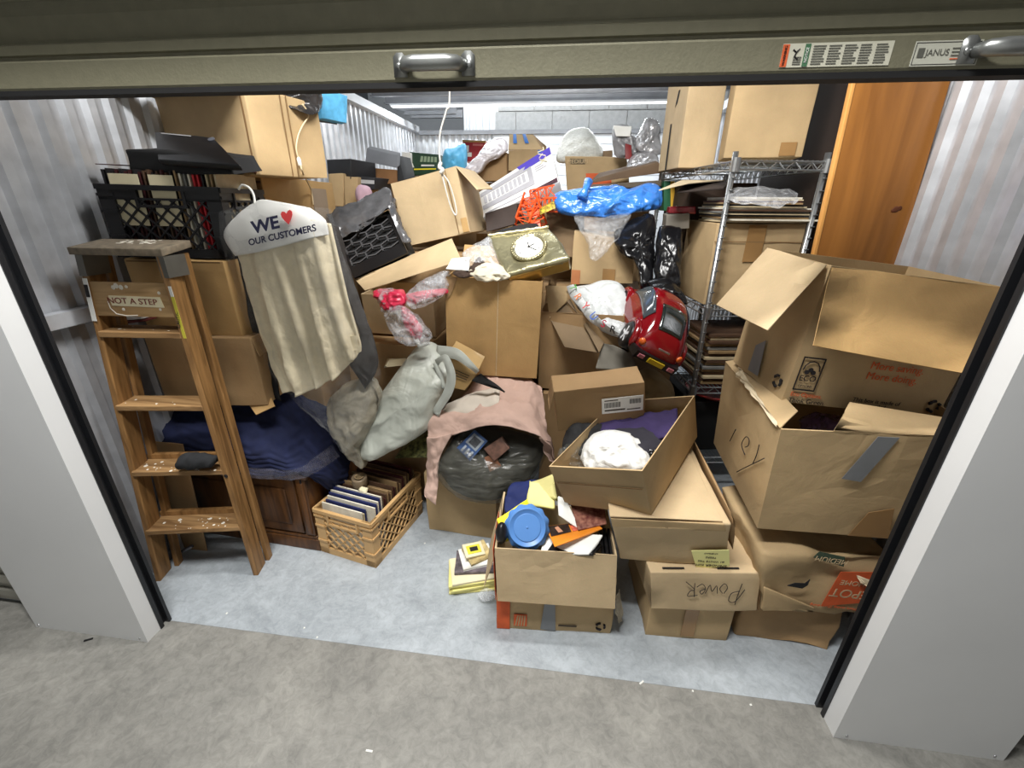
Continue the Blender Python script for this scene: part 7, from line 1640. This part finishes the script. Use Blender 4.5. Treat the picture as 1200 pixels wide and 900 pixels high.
o = pillow('clear_bag', [(0.712, 2.500, 1.788), (0.748, 2.550, 1.849), (0.805, 2.600, 1.911), (0.857, 2.680, 1.999), (0.973, 2.700, 2.024), (1.020, 2.650, 1.943), (0.958, 2.580, 1.885), (0.881, 2.540, 1.848), (0.826, 2.480, 1.770)], 0.06, 0.06, plain('milky_film', (208, 202, 206), 0.3, var=0.12, scale=16, spec=0.7), amp=0.020, freq=16, seed=126); tag(o, 'milky clear bag draped over a brown box beside the red carton', 'bag')
C8 = hexq((1.014, 2.700, 1.801), (1.281, 2.700, 1.802), (1.274, 2.740, 1.946), (1.008, 2.740, 1.947), (0.0, 0.3, 0))
r = carton('cardboard_box', 'brown box closed with bright blue tape at the back', C8, TAN, True, seed=127)
BT = plain('blue_tape', (44, 110, 188), 0.5)
fl_ = board('flap', [C8[4], C8[5], (1.185, 2.820, 2.060), (1.003, 2.820, 2.062)], 0.005, TAN, r, 0, 0)
fl2 = board('flap', [C8[5], C8[6], (1.287, 2.960, 1.993), (1.183, 2.840, 2.063)], 0.005, TAN4, r, 0, 0)
fq = [Vector(C8[4]), Vector(C8[5]), Vector((1.185, 2.820, 2.060)), Vector((1.003, 2.820, 2.062))]; fn = (fq[1] - fq[0]).cross(fq[3] - fq[0]).normalized()
def FQ(u, v): return fq[0].lerp(fq[1], u).lerp(fq[3].lerp(fq[2], u), v) + fn * 0.007
for u0 in (0.15, 0.55): board('tape', [FQ(u0, 0.4), FQ(u0 + 0.13, 0.4), FQ(u0 + 0.15, 1.0), FQ(u0 + 0.02, 1.0)], 0.002, BT, r, 0, 0)
decal('tape', C8, 'f', 0.86, 0.99, 0.5, 1.0, BT, r, 0.004)

# rope hanging from the ceiling with a knot
rp = thing('hanging_rope', 'white rope hanging from the ceiling in front of the tilted box', 'rope', (0.832, 1.400, 1.716))
ROPE = plain('white_rope', (204, 202, 194), 0.7, var=0.08, scale=60)
P = [((0.918, 1.360, 2.560)[0], (0.918, 1.360, 2.560)[1], (0.918, 1.360, 2.560)[2]), (0.908, 1.360, 2.050), (0.887, 1.360, 1.973), (0.853, 1.360, 1.884), (0.843, 1.360, 1.798), (0.848, 1.360, 1.729)]
m_ = MB(); m_.tube(catmull_line(P, 8), 0.0045, 7); m_.build('line', ROPE, rp, True)
m_ = MB(); m_.tube(catmull_line([(0.851, 1.355, 1.752), (0.844, 1.345, 1.728), (0.862, 1.340, 1.716), (0.846, 1.345, 1.701)], 5), [0.007] + [0.010] * 14 + [0.007], 8); m_.build('knot', ROPE, rp, True)
P = [(0.848, 1.355, 1.706), (0.858, 1.360, 1.667), (0.873, 1.360, 1.603), (0.890, 1.370, 1.537), (0.911, 1.370, 1.504), (0.917, 1.370, 1.529), (0.902, 1.370, 1.603), (0.881, 1.360, 1.667), (0.851, 1.360, 1.702)]
m_ = MB(); m_.tube(catmull_line(P, 6), 0.004, 7); m_.build('loop', ROPE, rp, True)

# small litter on the concrete
for k, (p, s_) in enumerate((((433, 880), (0.022, 0.006)), ((752, 800), (0.02, 0.006)), ((266, 719), (0.008, 0.006)), ((357, 736), (0.006, 0.006)), ((812, 810), (0.006, 0.006)), ((880, 826), (0.007, 0.006)), ((498, 637), (0.008, 0.006)), ((372, 747), (0.007, 0.005)))):
    q_ = [(0.991, -0.286, 0.000), (1.857, 0.035, 0.000), (0.207, 0.095, 0.000), (0.558, 0.076, 0.000), (2.030, 0.029, 0.000), (2.214, 0.008, 0.000), (0.888, 0.584, 0.001), (0.630, 0.045, 0.000)][k]
    tag(solid('paper_speck', cuboid(q_, (s_[0], s_[1], 0.003), (0, 0, 40 * k)), WHITE, None, 0.0008, 0, 0), 'white speck of litter on the concrete floor', 'litter', 'litter specks on the floor')
o = solid('dark_splinter', cuboid((-0.232, -0.080, 0.000), (0.028, 0.007, 0.005), (0, 0, 30)), BLACKM, None, 0.002, 0, 0); tag(o, 'dark curled splinter lying on the concrete before the white pillar', 'litter')
o = pillow('plastic_shred', [(1.214, 0.300, 0.031), (1.256, 0.310, 0.056), (1.295, 0.300, 0.053), (1.283, 0.280, 0.035), (1.239, 0.280, 0.018)], 0.008, 0.004, CLEARH, n=(0, -0.3, 1), amp=0.006, freq=60, seed=130); tag(o, 'shred of clear plastic on the floor at the box corner', 'litter')
